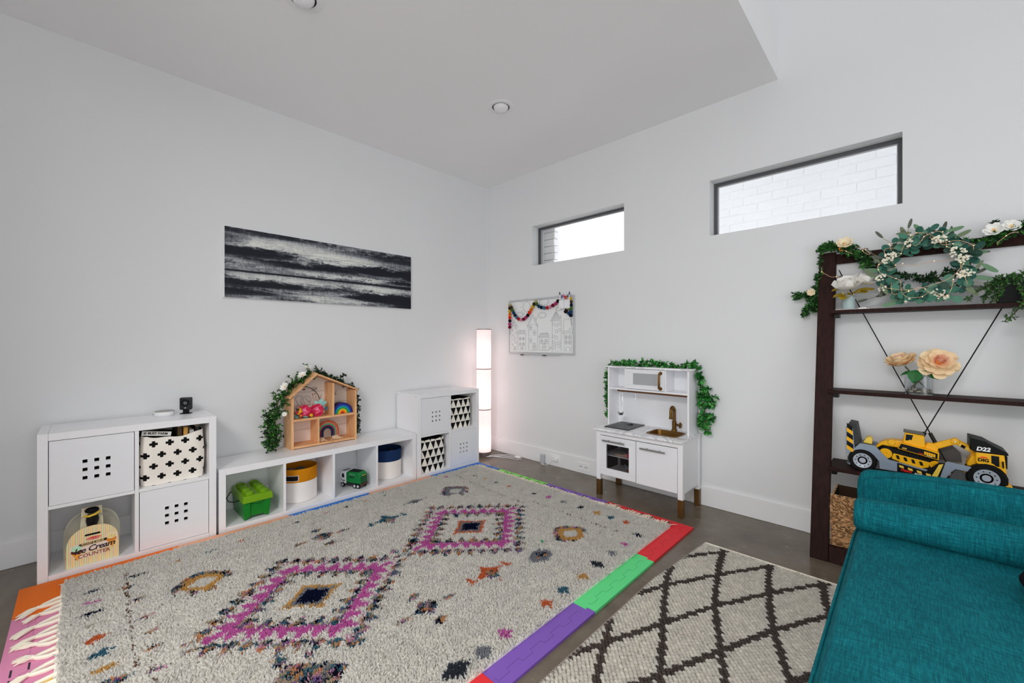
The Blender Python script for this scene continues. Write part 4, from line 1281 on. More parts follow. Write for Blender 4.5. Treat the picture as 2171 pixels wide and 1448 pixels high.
# ---- felt ball garland
pg = thing('pompom_garland', 'garland of coloured felt balls strung across the whiteboard', 'garland', (0.8, -.03, 1.6))
PC = {'o': (190, 92, 24), 'y': (176, 140, 40), 'g': (56, 84, 36), 'd': (36, 34, 20), 't': (24, 50, 84), 'n': (14, 22, 36), 'b': (54, 94, 120), 'r': (150, 22, 28), 'p': (178, 120, 140), 'm': (96, 16, 36), 'k': (24, 12, 20), 'v': (150, 50, 96), 'w': (150, 144, 110), 'c': (60, 44, 30), 'R': (190, 40, 24)}
pom_mesh = MB().sphere((0, 0, 0), .0185, 12, 8).mesh('pompom', None)
pom_mesh.materials.append(flat('felt_plain', (100, 100, 100), .95))
_felt = {}
def felt(rgb):
    if rgb not in _felt:
        M_ = Mat('felt_ball_%d_%d_%d' % rgb, seen(*rgb, ill=.6), .95, spec=.1)
        n = M_.noise(220, 3); M_.bump(n, .6, .004)
        c = seen(*rgb, ill=.6)
        M_.base(M_.mix(n, tuple(q * .8 for q in c[:3]) + (1,), c))
        _felt[rgb] = M_.m
    return _felt[rgb]
def string(pts, codes):
    for (p, d), c in zip(path_pts(pts, len(codes)), codes):
        o = bpy.data.objects.new('felt_ball', pom_mesh)
        o.location = Vector((p.x, -.036 + rng.uniform(-.003, .001), p.z)) - Vector((0.8, -.03, 1.6))
        COL.objects.link(o); o.parent = pg
        o.material_slots[0].link = 'OBJECT'
        o.material_slots[0].material = felt(PC[c])
    MB().tube([(p[0], -.036, p[2]) for p in pts], .0012, 4).obj('string', M_black, pg)
Y_ = -.036
string([(.40, Y_, 1.675), (.402, Y_, 1.60), (.402, Y_, 1.50), (.40, Y_, 1.41), (.405, Y_, 1.395)], 'wdyoRkvm')
string([(.415, Y_, 1.645), (.44, Y_, 1.60), (.475, Y_, 1.545), (.52, Y_, 1.502), (.57, Y_, 1.488), (.615, Y_, 1.494), (.66, Y_, 1.525), (.70, Y_, 1.57), (.735, Y_, 1.62), (.765, Y_, 1.66)], 'cgtnbrpmvkRoyd')
string([(.765, Y_, 1.69), (.79, Y_, 1.645), (.83, Y_, 1.61), (.885, Y_, 1.597), (.94, Y_, 1.597), (.99, Y_, 1.61), (1.04, Y_, 1.632), (1.085, Y_, 1.665)], 'wgtnbrpmvk')
string([(1.205, Y_, 1.68), (1.222, Y_, 1.66), (1.224, Y_, 1.60), (1.224, Y_, 1.545), (1.222, Y_, 1.49)], 'ycngtn')
string([(1.20, Y_, 1.585), (1.172, Y_, 1.565), (1.162, Y_, 1.535)], 'wdk')
string([(1.20, Y_, 1.535), (1.205, Y_, 1.52)], 't')
MB().tube([(.396, -.03, 1.39), (.392, -.026, 1.36), (.393, -.025, 1.33)], .0016, 4).obj('string_end', M_black, pg)
MB().tube([(1.225, -.03, 1.48), (1.22, -.026, 1.45), (1.226, -.025, 1.42), (1.222, -.025, 1.41)], .0018, 4).obj('string_end', M_black, pg)
# ---- two marker cups and markers
for k, x0 in enumerate((1.103, 1.167)):
    c_ = thing('marker_cup', ['left of two white cups with markers on the whiteboard', 'right of two white cups with markers on the whiteboard'][k], 'cup', (x0 + .03, -.04, 1.575))
    z0, z1 = 1.575, 1.655
    cup = MB()
    cup.box(x0, -.066, z0, x0 + .058, -.022, z0 + .004); cup.box(x0, -.066, z0 + .004, x0 + .058, -.063, z1); cup.box(x0, -.025, z0 + .004, x0 + .058, -.022, z1)
    cup.box(x0, -.063, z0 + .004, x0 + .003, -.025, z1); cup.box(x0 + .055, -.063, z0 + .004, x0 + .058, -.025, z1)
    cup.obj('cup_body', M_whitep, c_, smooth=False)
mk = [(1.112, 'black', (10, 10, 14), 1.74, -.01), (1.124, 'blue', (20, 60, 140), 1.71, .0), (1.134, 'teal', (16, 90, 130), 1.712, 0.0), (1.145, 'pink', (180, 40, 90), 1.716, .003), (1.155, 'red', (170, 24, 34), 1.70, .006), (1.174, 'dark brown', (40, 20, 20), 1.70, -.004), (1.184, 'orange red', (180, 50, 20), 1.694, .0), (1.194, 'green', (20, 70, 44), 1.71, .002), (1.203, 'purple', (56, 30, 120), 1.722, .004), (1.213, 'navy blue', (20, 30, 90), 1.735, .006)]
for k, (mx, nm, rgb, zt, ln) in enumerate(mk):
    m_ = thing('marker', '%s marker standing in the %s white cup on the whiteboard' % (nm, 'left' if k < 5 else 'right'), 'marker', (mx, -.044, 1.58))
    yy = -.044 + .009 * ((k % 3) - 1)
    MB().cyl((mx, yy, 1.58), (mx + ln * .6, yy, zt - .03), .0045, n=10).obj('barrel', M_whitep, m_)
    MB().cyl((mx + ln * .6, yy, zt - .03), (mx + ln, yy, zt), .0052, .0046, n=10).obj('cap', flat('marker_%d' % k, rgb, .4, ill=.6), m_)

# ============================================================ glowing column lamp in the corner
LX, LY = 0.211, -0.249
lamp = thing('column_lamp', 'tall glowing column lamp of pleated white paper in the corner', 'floor lamp', (LX, LY, 0))
sh_ = Mat('lamp_paper', (0.9, 0.86, 0.85, 1), 0.8)
n1 = sh_.noise(14, 5, .65, stretch=(1, 1, 5))
n2 = sh_.noise(60, 3, .6, stretch=(1, 1, 3))
pr_ = sh_.b
E.nt = sh_.nt
tr = sh_.node('ShaderNodeBsdfTranslucent'); tr.inputs[0].default_value = (0.95, 0.88, 0.87, 1)
mx = sh_.node('ShaderNodeMixShader'); mx.inputs[0].default_value = 0.55
sh_.link(pr_.outputs[0], mx.inputs[1]); sh_.link(tr.outputs[0], mx.inputs[2])
sh_.link(mx.outputs[0], sh_.nt.nodes['Material Output'].inputs[0])
em = n1 * 0.22 + n2 * 0.1 + 0.24
sh_.base(sh_.mix(n1, (0.80, 0.74, 0.73, 1), (0.92, 0.88, 0.87, 1)))
pr_.inputs['Emission Color'].default_value = (1.0, 0.86, 0.85, 1)
sh_.link(em.s, pr_.inputs['Emission Strength'])
sh_.bump(n1 * .6 + n2 * .4, .5, .003)
M_ring = flat('lamp_ring_nickel', (104, 96, 94), .35, .6)
rL = 0.079
segs = [(0.052, 0.508), (0.517, 0.950), (0.959, 1.382)]
for a, b in segs:
    MB().lathe((LX, LY, 0), [(rL, a), (rL, b), (rL - .002, b), (rL - .002, a)], 40, closed=True).obj('lamp_shade', sh_.m, lamp)
for zc in (0.5125, 0.9545, 1.3865):
    MB().lathe((LX, LY, 0), [(rL - .003, zc - .0045), (rL + .002, zc - .004), (rL + .002, zc + .004), (rL - .003, zc + .0045)], 40, closed=True).obj('metal_ring', M_ring, lamp)
MB().lathe((LX, LY, 0), [(0, 0), (rL - .004, 0), (rL - .002, .012), (rL - .002, .048), (rL + .001, .052), (0, .052)], 40).obj('lamp_base', M_ring, lamp)
MB().cyl((LX, LY, .052), (LX, LY, 1.37), .006, n=8).obj('inner_rod', M_ring, lamp)
for zc in (0.14, 0.62, 1.06):
    b_ = MB().sphere((LX - .018, LY - .014, zc), .028, 16, 10, (1, 1, 1.2))
    bl_ = Mat('glowing_bulb', (1, 1, 1, 1)); bl_.b.inputs['Emission Color'].default_value = (1, .93, .9, 1); bl_.b.inputs['Emission Strength'].default_value = 3
    if 'glow' not in _cache: _cache['glow'] = bl_.m
    b_.obj('bulb', _cache['glow'], lamp)
    ld = bpy.data.lights.new('lamp_light', 'POINT'); ld.energy = 0.4; ld.shadow_soft_size = .03; ld.color = (1, .93, .9)
    lo = bpy.data.objects.new('lamp_light', ld); lo.location = (LX - .005, LY - .005, zc + .05); COL.objects.link(lo)
# flex and foot switch
MB().tube([(LX + .075, LY - .03, .008), (.33, -.20, .006), (.40, -.12, .005), (.46, -.10, .005), (.52, -.075, .006)], .0035, 6).obj('power_cord', M_whitep, lamp)
MB().tube([(LX + .07, LY + .01, .012), (.32, -.16, .01), (.42, -.07, .012), (.5, -.05, .01), (.58, -.045, .01), (.62, -.08, .006), (.58, -.12, .005), (.47, -.14, .005), (.38, -.19, .006), (LX + .078, LY, .01)], .003, 6).obj('power_cord', M_whitep, lamp)
MB().sphere((.56, -.075, .0175), .034, 18, 10, (1.2, .8, .5)).obj('foot_switch', flat('switch_white', (215, 213, 210), .3), lamp)
# ============================================================ white play kitchen
kt = thing('play_kitchen', 'white toy kitchen with brass feet, brass tap and marble worktop by the window wall', 'toy kitchen', (2.08, -.2, 0))
M_brass = Mat('brushed_brass', (0.22, 0.115, 0.028, 1), .38, 0.9)
_n = M_brass.noise(40, 3, stretch=(1, 1, 8)); M_brass.base(M_brass.mix(_n, (0.14, 0.07, 0.016, 1), (0.28, 0.15, 0.04, 1))); M_brass = M_brass.m
M_foot = Mat('brass_paint', (0.16, 0.085, 0.02, 1), .35, .55)
_n = M_foot.noise(25, 3, stretch=(1, 1, 3)); M_foot.base(M_foot.mix(_n, (0.10, 0.052, 0.012, 1), (0.20, 0.105, 0.028, 1))); M_foot = M_foot.m
mb_ = Mat('marble_print', rough=.25)
_a = mb_.noise(5, 6, .65, dist=1.6); _b = mb_.noise(16, 4, .6)
_v = clampf(1.0 - absf(_a - .5) * 16.0)
mb_.base(mb_.mix(_v * (_b * 1.1), seen(192, 192, 194), seen(112, 112, 116)))
M_marble = mb_.m
kx0, kx1, kyf, kyb = 1.727, 2.432, -.375, -.028
for nm, (a, b) in {'fl': (kx0, kyf), 'fr': (kx1 - .036, kyf), 'bl': (kx0, kyb - .036), 'br': (kx1 - .036, kyb - .036)}.items():
    l = MB().box(a, b, .1275, a + .036, b + .036, .534).obj('leg', M_white, kt, bevel=.0015)
    MB().box(a - .001, b - .001, 0, a + .037, b + .037, .127).obj('foot', M_foot, l, bevel=.0015, label='brass painted foot')
MB().box(kx0 + .0365, kyf + .002, .494, kx1 - .0365, kyf + .016, .534).obj('top_rail', M_white, kt, bevel=.001)
MB().box(kx0 + .005, kyf + .037, .165, kx0 + .017, kyb - .037, .534).obj('side_panel', M_white, kt, bevel=.001)
MB().box(kx1 - .017, kyf + .037, .165, kx1 - .005, kyb - .037, .534).obj('side_panel', M_white, kt, bevel=.001)
MB().box(kx0 + .037, kyb - .014, .165, kx1 - .037, kyb - .002, .534).obj('back_panel', M_white, kt)
MB().box(kx0 + .0375, kyf + .02, .165, kx1 - .0375, kyb - .0145, .177).obj('bottom_panel', M_white, kt)
MB().box(2.071, kyf + .02, .1775, 2.083, kyb - .0145, .48).obj('divider', M_white, kt)
MB().box(kx0 + .018, kyf + .06, .318, 2.0705, kyb - .0145, .326).obj('oven_shelf', M_white, kt, bevel=.001)
MB().box(kx0 + .037, kyf + .02, .13, kx1 - .037, kyf + .032, .1645).obj('lower_rail', M_white, kt) if False else None
# oven door with a glazed window
od = holed_slab(kyf - .002, kyf + .014, [(1.819, 2.018, .232, .426)], 1.764, 2.074, .176, .489).obj('oven_door', M_door, kt, smooth=False)
tint = Mat('oven_glass', (0.02, 0.02, 0.022, 1), .05)
_tr = tint.node('ShaderNodeBsdfTransparent'); _tr.inputs[0].default_value = (.9, .9, .9, 1)
_mx = tint.node('ShaderNodeMixShader'); _mx.inputs[0].default_value = .82
tint.link(tint.b.outputs[0], _mx.inputs[1]); tint.link(_tr.outputs[0], _mx.inputs[2]); tint.link(_mx.outputs[0], tint.nt.nodes['Material Output'].inputs[0])
MB().box(1.817, kyf + .004, .230, 2.020, kyf + .007, .428).obj('oven_window', tint.m, od, smooth=False)
for zz in (.455, .212):
    MB().box(1.764, kyf - .0024, zz, 1.8185, kyf - .0021, zz + .0012).obj('rail_seam', flat('seam_grey', (150, 150, 152)), od)
    MB().box(2.0185, kyf - .0024, zz, 2.074, kyf - .0021, zz + .0012).obj('rail_seam', flat('seam_grey', (150, 150, 152)), od)
cd = MB().box(2.0795, kyf - .002, .170, 2.3935, kyf + .014, .489).obj('cupboard_door', M_door, kt, bevel=.0015)
M_nick = flat('nickel', (120, 120, 120), .35, .85)
def bar_handle(par, x0, x1, z):
    h = MB().box(x0, kyf - .032, z - .006, x1, kyf - .024, z + .006).obj('bar_handle', M_nick, par, bevel=.0025)
    for xx in (x0 + .05, x1 - .05):
        MB().cyl((xx, kyf - .001, z + .001), (xx, kyf - .028, z + .001), .0055, n=12).obj('handle_post', M_nick, h)
bar_handle(od, 1.795, 1.992, .456)
bar_handle(cd, 2.118, 2.315, .448)
# dark oven back and the toys in it
MB().box(kx0 + .018, kyb - .0175, .178, 2.0705, kyb - .0146, .49).obj('oven_back', flat('oven_dark', (44, 34, 34), .6), kt)
MB().box(kx0 + .0175, kyf + .03, .178, kx0 + .0195, kyb - .018, .49).obj('oven_lining', flat('oven_dark', (44, 34, 34), .6), kt)
def toy(nm, lab, mbs, cat='toy', loc=(0, 0, 0)):
    t = thing(nm, lab, cat, loc)
    for (pn, mb, mt) in mbs: mb.obj(pn, mt, t)
    return t
def cupmb(x, y, z, r0, r1, h):
    return MB().lathe((x, y, z), [(0, .0005), (r0, .0005), (r1, h), (r1 - .003, h), (r0 - .003, .004), (0, .004)], 20)
toy('toy_cup', 'bright pink toy cup on the upper shelf of the toy oven', [('cup_body', cupmb(1.985, -.31, .326, .013, .016, .035), flat('toy_pink', (214, 40, 120), .4, ill=.6)), ('cup_rim', MB().lathe((1.985, -.31, .326), [(.017, .033), (.0185, .035), (.017, .038)], 20), flat('toy_pink2', (180, 40, 110), .4, ill=.6))], loc=(1.985, -.31, .326))
toy('toy_food', 'cream coloured toy food lying on the upper oven shelf', [('food_body', MB().sphere((1.89, -.29, .334), .03, 14, 8, (1.5, .7, .26)), flat('toy_cream', (200, 176, 160), .6, ill=.6))], loc=(1.89, -.29, .326))
toy('toy_food', 'flesh pink toy food beside the cream piece on the upper oven shelf', [('food_body', MB().sphere((1.945, -.28, .337), .022, 14, 8, (1.2, .8, .5)), flat('toy_flesh', (200, 150, 130), .6, ill=.6))], loc=(1.945, -.28, .326))
toy('toy_bottle', 'clear tall toy bottle behind the pink cup in the toy oven', [('bottle_body', MB().lathe((2.0, -.27, .3265), [(0, 0), (.014, 0), (.014, .07), (.006, .085), (.006, .1), (0, .1)], 16), flat('toy_clear', (130, 130, 132), .1))], loc=(2.0, -.27, .326))
toy('toy_cup', 'grey metal toy cup on the oven floor', [('cup_body', cupmb(1.9, -.3, .1775, .016, .019, .04), flat('toy_grey', (130, 134, 134), .4, .4))], loc=(1.9, -.3, .1775))
toy('toy_pan', 'orange toy pan with a grey handle leaning in the oven', [('pan_body', MB().lathe((2.0, -.29, .18), [(0, 0), (.02, .0), (.042, .05), (.039, .05), (.018, .004), (0, .004)], 20), flat('toy_orange', (210, 100, 70), .4, ill=.6)), ('pan_handle', MB().cyl((1.975, -.29, .225), (1.93, -.28, .262), .004), flat('toy_grey', (130, 134, 134), .4, .4))], loc=(2.0, -.29, .1775))
for k, (xx, zz, s) in enumerate([(1.86, .43, .03), (1.91, .44, .034), (1.95, .42, .026)]):
    pass
# worktop around the sink hole
cz0, cz1 = .5345, .549
hx0, hx1, hy0, hy1 = 2.128, 2.350, -.306, -.118
ct = holed_slab(cz0, cz1, [(hx0, hx1, hy0, hy1)], 1.713, 2.438, -.41, -.018)
ct.v = [(p[0], p[2], p[1]) for p in ct.v]
ct.f = [tuple(reversed(f)) for f in ct.f]
ct.obj('worktop', M_marble, kt, smooth=False, bevel=.002)
# cooktop
hob = MB().box(1.768, -.322, cz1 + .0003, 1.986, -.024, cz1 + .0065).obj('cooktop', flat('cooktop_black', (26, 27, 29), .35), kt, bevel=.002)
disc_m = frame_mat((1.895, -.12, cz1 + .0068), (1, 0, 0), (0, 1, 0))
MB().tube([disc_m @ Vector((.022 * math.cos(R(a)), .022 * math.sin(R(a)), .001)) for a in range(-150, 121, 15)], .0025, 5).obj('touch_mark', M_black, hob)
# sink
def rrect(x0, y0, x1, y1, r, z, n=5):
    pts = []
    for cx, cy, a0 in ((x1 - r, y1 - r, 0), (x0 + r, y1 - r, 90), (x0 + r, y0 + r, 180), (x1 - r, y0 + r, 270)):
        for i in range(n + 1):
            a = R(a0 + 90 * i / n)
            pts.append((cx + r * math.cos(a), cy + r * math.sin(a), z))
    return pts
loops = [rrect(hx0 - .01, hy0 - .01, hx1 + .01, hy1 + .01, .03, cz1 + .0004), rrect(hx0 - .008, hy0 - .008, hx1 + .008, hy1 + .008, .03, cz1 + .005),
         rrect(hx0 + .004, hy0 + .004, hx1 - .004, hy1 - .004, .03, cz1 + .004), rrect(hx0 + .014, hy0 + .014, hx1 - .014, hy1 - .014, .028, cz1 - .05),
         rrect(hx0 + .03, hy0 + .03, hx1 - .03, hy1 - .03, .02, cz1 - .058)]
n_ = len(loops[0]); sk = MB()
sk.add([p for L_ in loops for p in L_], [(i * n_ + k, i * n_ + (k + 1) % n_, (i + 1) * n_ + (k + 1) % n_, (i + 1) * n_ + k) for i in range(4) for k in range(n_)] + [tuple(4 * n_ + k for k in range(n_))])
sk.obj('sink', M_brass, kt)
MB().lathe(((hx0 + hx1) / 2, (hy0 + hy1) / 2, cz1 - .0578), [(.016, .0002), (.014, .002), (0, .001)], 20).obj('drain', M_dark, kt)
# tap
fx_, fy_ = 2.245, -.07
fa = MB().lathe((fx_, fy_, cz1), [(0, 0.0003), (.024, .0003), (.022, .008), (.016, .012), (.016, .075), (.012, .08), (0, .08)], 24).obj('tap', M_brass, kt)
pts = [(fx_, fy_, cz1 + .078), (fx_, fy_, cz1 + .15)] + [(fx_ - .000, fy_ - .032 + .032 * math.cos(R(a)), cz1 + .155 + .034 * math.sin(R(a))) for a in range(0, 181, 15)] + [(fx_, fy_ - .064, cz1 + .15), (fx_, fy_ - .064, cz1 + .105)]
MB().tube(pts, .0115, 14).obj('spout', M_brass, fa)
MB().cyl((fx_, fy_ - .064, cz1 + .1), (fx_, fy_ - .064, cz1 + .115), .0135, n=16).obj('spout_tip', M_brass, fa)
MB().cyl((fx_ + .012, fy_, cz1 + .05), (fx_ + .05, fy_ - .012, cz1 + .05), .0075, n=12).obj('valve_stem', M_brass, fa)
vw = MB()
vw.cyl((fx_ + .046, fy_ - .011, cz1 + .05), (fx_ + .058, fy_ - .014, cz1 + .05), .012, n=16)
for k in range(5):
    a = 2 * PI * k / 5 + .3
    vw.sphere((fx_ + .052, fy_ - .012 + .017 * math.cos(a), cz1 + .05 + .017 * math.sin(a)), .0075, 10, 7)
vw.obj('valve_wheel', M_brass, fa)
# upper unit
ux0, ux1, uyf = 1.727, 2.410, -.2
MB().box(ux0, uyf, cz1 + .0005, ux0 + .014, kyb - .002, 1.032).obj('upper_side', M_white, kt, bevel=.001)
MB().box(ux1 - .014, uyf, cz1 + .0005, ux1, kyb - .002, 1.032).obj('upper_side', M_white, kt, bevel=.001)
MB().box(ux0 + .0145, kyb - .014, cz1 + .0005, ux1 - .0145, kyb - .003, 1.032).obj('splashback', flat('splash_grey', (178, 179, 182), .5), kt, smooth=False)
MB().box(1.718, uyf - .012, 1.0325, 2.422, kyb + .008, 1.047).obj('top_board', M_marble, kt, bevel=.0015)
MB().box(ux0 + .0145, uyf + .002, .850, ux1 - .0145, kyb - .0145, .864).obj('upper_shelf', M_white, kt, bevel=.001)
for xx in (1.884, 2.2235):
    MB().box(xx, uyf + .002, .8645, xx + .0125, kyb - .0145, 1.032).obj('partition', M_white, kt, bevel=.001)
mw = holed_slab(uyf - .001, uyf + .012, [(1.960, 2.166, .903, .996)], 1.8975, 2.2225, .868, 1.029).obj('microwave_door', M_door, kt, smooth=False)
gl2 = Mat('frosted_plastic', (0.42, 0.43, 0.44, 1), .35)
MB().box(1.958, uyf + .004, .901, 2.168, uyf + .008, .998).obj('door_window', flat('frosted_grey', (128, 130, 132), .4), mw, smooth=False)
for zz in (1.0, .899):
    MB().box(1.8976, uyf - .0014, zz, 1.9595, uyf - .0011, zz + .0012).obj('rail_seam', flat('seam_grey', (150, 150, 152)), mw)
hdl = MB().tube([(2.193, uyf, 1.005), (2.193, uyf - .02, 1.005), (2.191, uyf - .028, .995), (2.191, uyf - .03, .95), (2.191, uyf - .028, .895), (2.193, uyf - .02, .885), (2.193, uyf, .885)], .0085, 12)
hd = hdl.obj('pull_handle', M_brass, mw)
for zz in (1.005, .885):
    MB().lathe((0, 0, 0), [(0, 0), (.014, 0), (.012, .004), (0, .004)], 20).xform(Matrix.Translation((2.193, uyf - .001, zz)) @ Matrix.Rotation(R(90), 4, 'X')).obj('rosette', M_brass, hd)
MB().box(1.815, uyf + .004, .836, ux1 - .0145, uyf + .02, .8495).obj('hook_rail', flat('rail_bronze', (74, 46, 26), .35, .3), kt, bevel=.002)
# hooks and hanging strainer
def hook(x, lab):
    h = thing('wire_hook', lab, 'hook', (x, uyf + .012, .836))
    y = uyf + .012
    MB().tube([(x, y + .009, .838), (x, y + .011, .853) if False else (x, y + .0095, .834), (x, y, .83), (x, y - .003, .815), (x, y + .003, .8), (x, y + .001, .79), (x - .006, y - .002, .784), (x - .012, y - .003, .79), (x - .013, y - .003, .797)], .0022, 6).obj('hook_wire', M_steel, h)
    MB().lathe((x, y, .83), [(.004, -.002), (.006, 0), (.004, .004)], 10).obj('hook_collar', M_steel, h)
hook(1.862, 'wire hook holding the toy ladle under the shelf of the play kitchen')
hook(1.978, 'empty wire hook to the right of the toy ladle')
ld_ = thing('toy_ladle', 'wire handled steel toy ladle hanging in the play kitchen', 'ladle', (1.857, uyf + .012, .785))
y = uyf + .009
MB().tube([(1.853, y, .787), (1.848, y, .778), (1.856, y, .745), (1.858, y, .70)], .0018, 5).obj('handle_wire', M_steel, ld_)
MB().tube([(1.853, y, .787), (1.863, y, .778), (1.860, y, .745), (1.860, y, .70), (1.860, y, .676)], .0018, 5).obj('handle_wire', M_steel, ld_)
MB().lathe((1.855, y - .018, .655), [(.0, -.014), (.014, -.011), (.024, .002), (.027, .014), (.025, .014), (.022, .003), (.012, -.009), (0, -.012)], 24).obj('ladle_bowl', M_steel, ld_)

# ---- ivy garland on the kitchen
IVY = [seen(28, 98, 34, .62)[:3], seen(48, 128, 52, .62)[:3], seen(86, 158, 78, .62)[:3], seen(20, 66, 28, .62)[:3]]
def clampK(p):
    x_, y_, z_ = p
    y_ = min(y_, -.017)
    if z_ < 1.05 and 1.716 < x_ < 2.424 and y_ > -.215:
        if z_ > 1.02: z_ = 1.05
        elif x_ < 2.0: x_ = 1.712
        else: x_ = 2.426
    return Vector((x_, y_, z_))
ig = thing('leaf_garland', 'green ivy garland over the top and sides of the play kitchen', 'garland', (2.05, -.1, 1.05))
lf, stm = MB(), MB()
garland(lf, stm, [(1.70, -.13, 1.06), (1.85, -.12, 1.066), (2.07, -.12, 1.066), (2.25, -.11, 1.064), (2.36, -.1, 1.06)], 66, .03, 10, .032, .016, IVY, clampK, True)
garland(lf, stm, [(1.700, -.13, 1.045), (1.690, -.13, .95), (1.688, -.135, .8), (1.692, -.135, .70), (1.69, -.13, .585)], 46, .026, 9, .034, .016, IVY, clampK, True)
garland(lf, stm, [(2.385, -.09, 1.055), (2.43, -.08, 1.02), (2.445, -.07, .95)], 20, .04, 10, .036, .018, IVY, clampK, True)
for cx, cz, s in ((2.46, .90, .05), (2.43, .845, .035), (2.50, .83, .05), (2.43, .775, .035), (2.48, .80, .04), (2.515, .77, .03), (2.45, .70, .045), (2.50, .665, .045), (2.45, .635, .045), (2.47, .60, .045), (2.43, .655, .03)):
    garland(lf, stm, [(cx - s * .4, -.045, cz), (cx + s * .6, -.045, cz + rng.uniform(-.02, .02))], 4, s * .7, 9, .035, .018, IVY, clampK, True)
stm.tube([(2.41, -.07, 1.03), (2.445, -.05, .95), (2.46, -.035, .88), (2.465, -.03, .80), (2.462, -.03, .72), (2.452, -.03, .62)], .003, 6)
stm.tube([(2.462, -.03, .735), (2.44, -.035, .76), (2.43, -.04, .775)], .002, 5)
stm.tube([(2.462, -.03, .735), (2.49, -.035, .755), (2.505, -.04, .77)], .002, 5)
stm.tube([(2.463, -.03, .86), (2.49, -.035, .84), (2.51, -.04, .82)], .002, 5)
o = lf.obj('foliage', M_leaf, ig, smooth=False); o['kind'] = 'stuff'
stm.obj('stem', M_stem, ig)['kind'] = 'stuff'

# ============================================================ dark leaning bookcase
M_esp = wood('espresso_wood', (0.024, 0.008, 0.006, 1), (0.038, 0.013, 0.010, 1), (0.012, 0.004, 0.003, 1), (9, 9, .7), .6)
M_esp.node_tree.nodes['Principled BSDF'].inputs['Specular IOR Level'].default_value = .15
bc = thing('leaning_bookcase', 'dark brown leaning bookcase standing against the window wall', 'bookcase', (3.65, -.2, 0))
SL = .358 / 1.82
def yf(z): return -.378 + SL * z
def lean_board(x0, x1, z0, z1, t=.036, y_off=0.0, nm='rail', mt=None):
    vs = []
    for z in (z0, z1):
        for x in (x0, x1):
            for q in (0, t):
                vs.append((x, yf(z) + q + y_off, z))
    return MB().add(vs, [(0, 2, 3, 1), (4, 5, 7, 6), (0, 1, 5, 4), (2, 6, 7, 3), (0, 4, 6, 2), (1, 3, 7, 5)]).obj(nm, mt or M_esp, bc, bevel=.0025)
lx0, lx1, rx0, rx1 = 3.166, 3.252, 4.056, 4.142
lean_board(lx0, lx1, 0.0, 1.815, nm='side_rail')
lean_board(rx0, rx1, 0.0, 1.815, nm='side_rail')
lean_board(lx1 + .0005, rx0 - .0005, 1.738, 1.80, .028, .004, nm='top_rail')
lean_board(lx1 + .0005, rx0 - .0005, 0.0, .088, .03, .003, nm='bottom_rail')
M_met = flat('black_metal', (10, 10, 10), .35, .4)
def shelf(z, y0, y1, x0=3.236, th=.02):
    s = MB().box(x0, y0, z - th, 4.072, y1, z).obj('shelf_board', M_esp, bc, bevel=.002)
    for xx in (3.2535, 4.03):
        MB().box(xx, y0 + .035, z - th - .026, xx + .025, min(y1, y0 + .1), z - th - .0005).obj('shelf_bracket', M_met, bc, bevel=.001)
    return s
shelf(1.441, -.172, -.012, 3.24)
shelf(.962, -.21, -.028, 3.231)
shelf(.52, -.292, -.03, 3.238)
MB().box(3.2535, -.345, .030, 4.0545, -.05, .05).obj('bottom_shelf', M_esp, bc, bevel=.002)
for s in (0, 1):
    xa, xb = (3.258, 3.966) if s == 0 else (4.05, 3.342)
    za, zb = 1.715, .055
    f = lambda z: yf(z) + .045 + .004 * s
    P0, P1 = Vector((xa, f(za), za)), Vector((xb, f(zb), zb))
    MB().cyl(P0, P1, .0028, n=6).obj('cross_cable', M_met, bc)
    t0 = (za - .765) / (za - zb); t1 = (za - .70) / (za - zb)
    MB().cyl(P0.lerp(P1, t0), P0.lerp(P1, t1), .0085, n=10).obj('turnbuckle', M_met, bc)

# ---- woven basket on the bottom shelf
wbk = thing('seagrass_basket', 'woven seagrass basket with a dark inside on the bottom shelf of the bookcase', 'basket', (3.43, -.18, .05))
g0, g1, g2, g3, gz0, gz1 = 3.263, 3.60, -.318, -.075, .0505, .37
M_sea = vcol_mat('seagrass', .8)
mb = MB()
for a in ((g0, g2, g0 + .008, g3), (g1 - .008, g2, g1, g3), (g0 + .008, g2, g1 - .008, g2 + .008), (g0 + .008, g3 - .008, g1 - .008, g3)):
    mb.box(a[0], a[1], gz0, a[2], a[3], gz1)
mb.box(g0, g2, gz0, g1, g3, gz0 + .008)
mb.obj('basket_wall', flat('seagrass_dark', (44, 32, 20), .9), wbk, smooth=False)
SEA = [seen(168, 132, 92, .5)[:3], seen(140, 104, 68, .5)[:3], seen(108, 78, 50, .5)[:3], seen(186, 152, 112, .5)[:3]]
st_ = MB()
def strand(p, d, L, r, n):
    p = Vector(p); d = Vector(d).normalized(); n = Vector(n)
    s = d.cross(n)
    c = rng.choice(SEA); sc_ = rng.uniform(.7, 1.15); c = tuple(q * sc_ for q in c)
    a = p - d * L / 2; b = p + d * L / 2
    m1 = p + n * r * 1.6
    st_.add([a, p + s * r, m1, p - s * r, b], [(0, 1, 2), (0, 2, 3), (1, 4, 2), (2, 4, 3)], c)
for z_ in np.arange(gz0 + .004, gz1, .0062):
    v = (z_ - gz0) / (gz1 - gz0)
    for xx in np.arange(g0, g1, .011):
        u_ = (xx - g0) / (g1 - g0)
        if v > .8 - .3 * u_ * .9 and v > .55: tl = -.75
        elif v < .2 and u_ > .2 * (1 - v / .2): tl = .8
        else: tl = .12 + .1 * math.sin(z_ * 60)
        strand((xx + rng.uniform(-.004, .004), g2 - .001, z_), (1, 0, tl), .026, .0034, (0, -1, 0))
    for yy in np.arange(g2, g3, .012):
        strand((g0 - .001, yy, z_), (0, 1, .15), .026, .0032, (-1, 0, 0))
for xx in np.arange(g0, g1, .008):
    strand((xx, g2 + .004, gz1), (1, .3, .2), .02, .004, (0, -.3, 1))
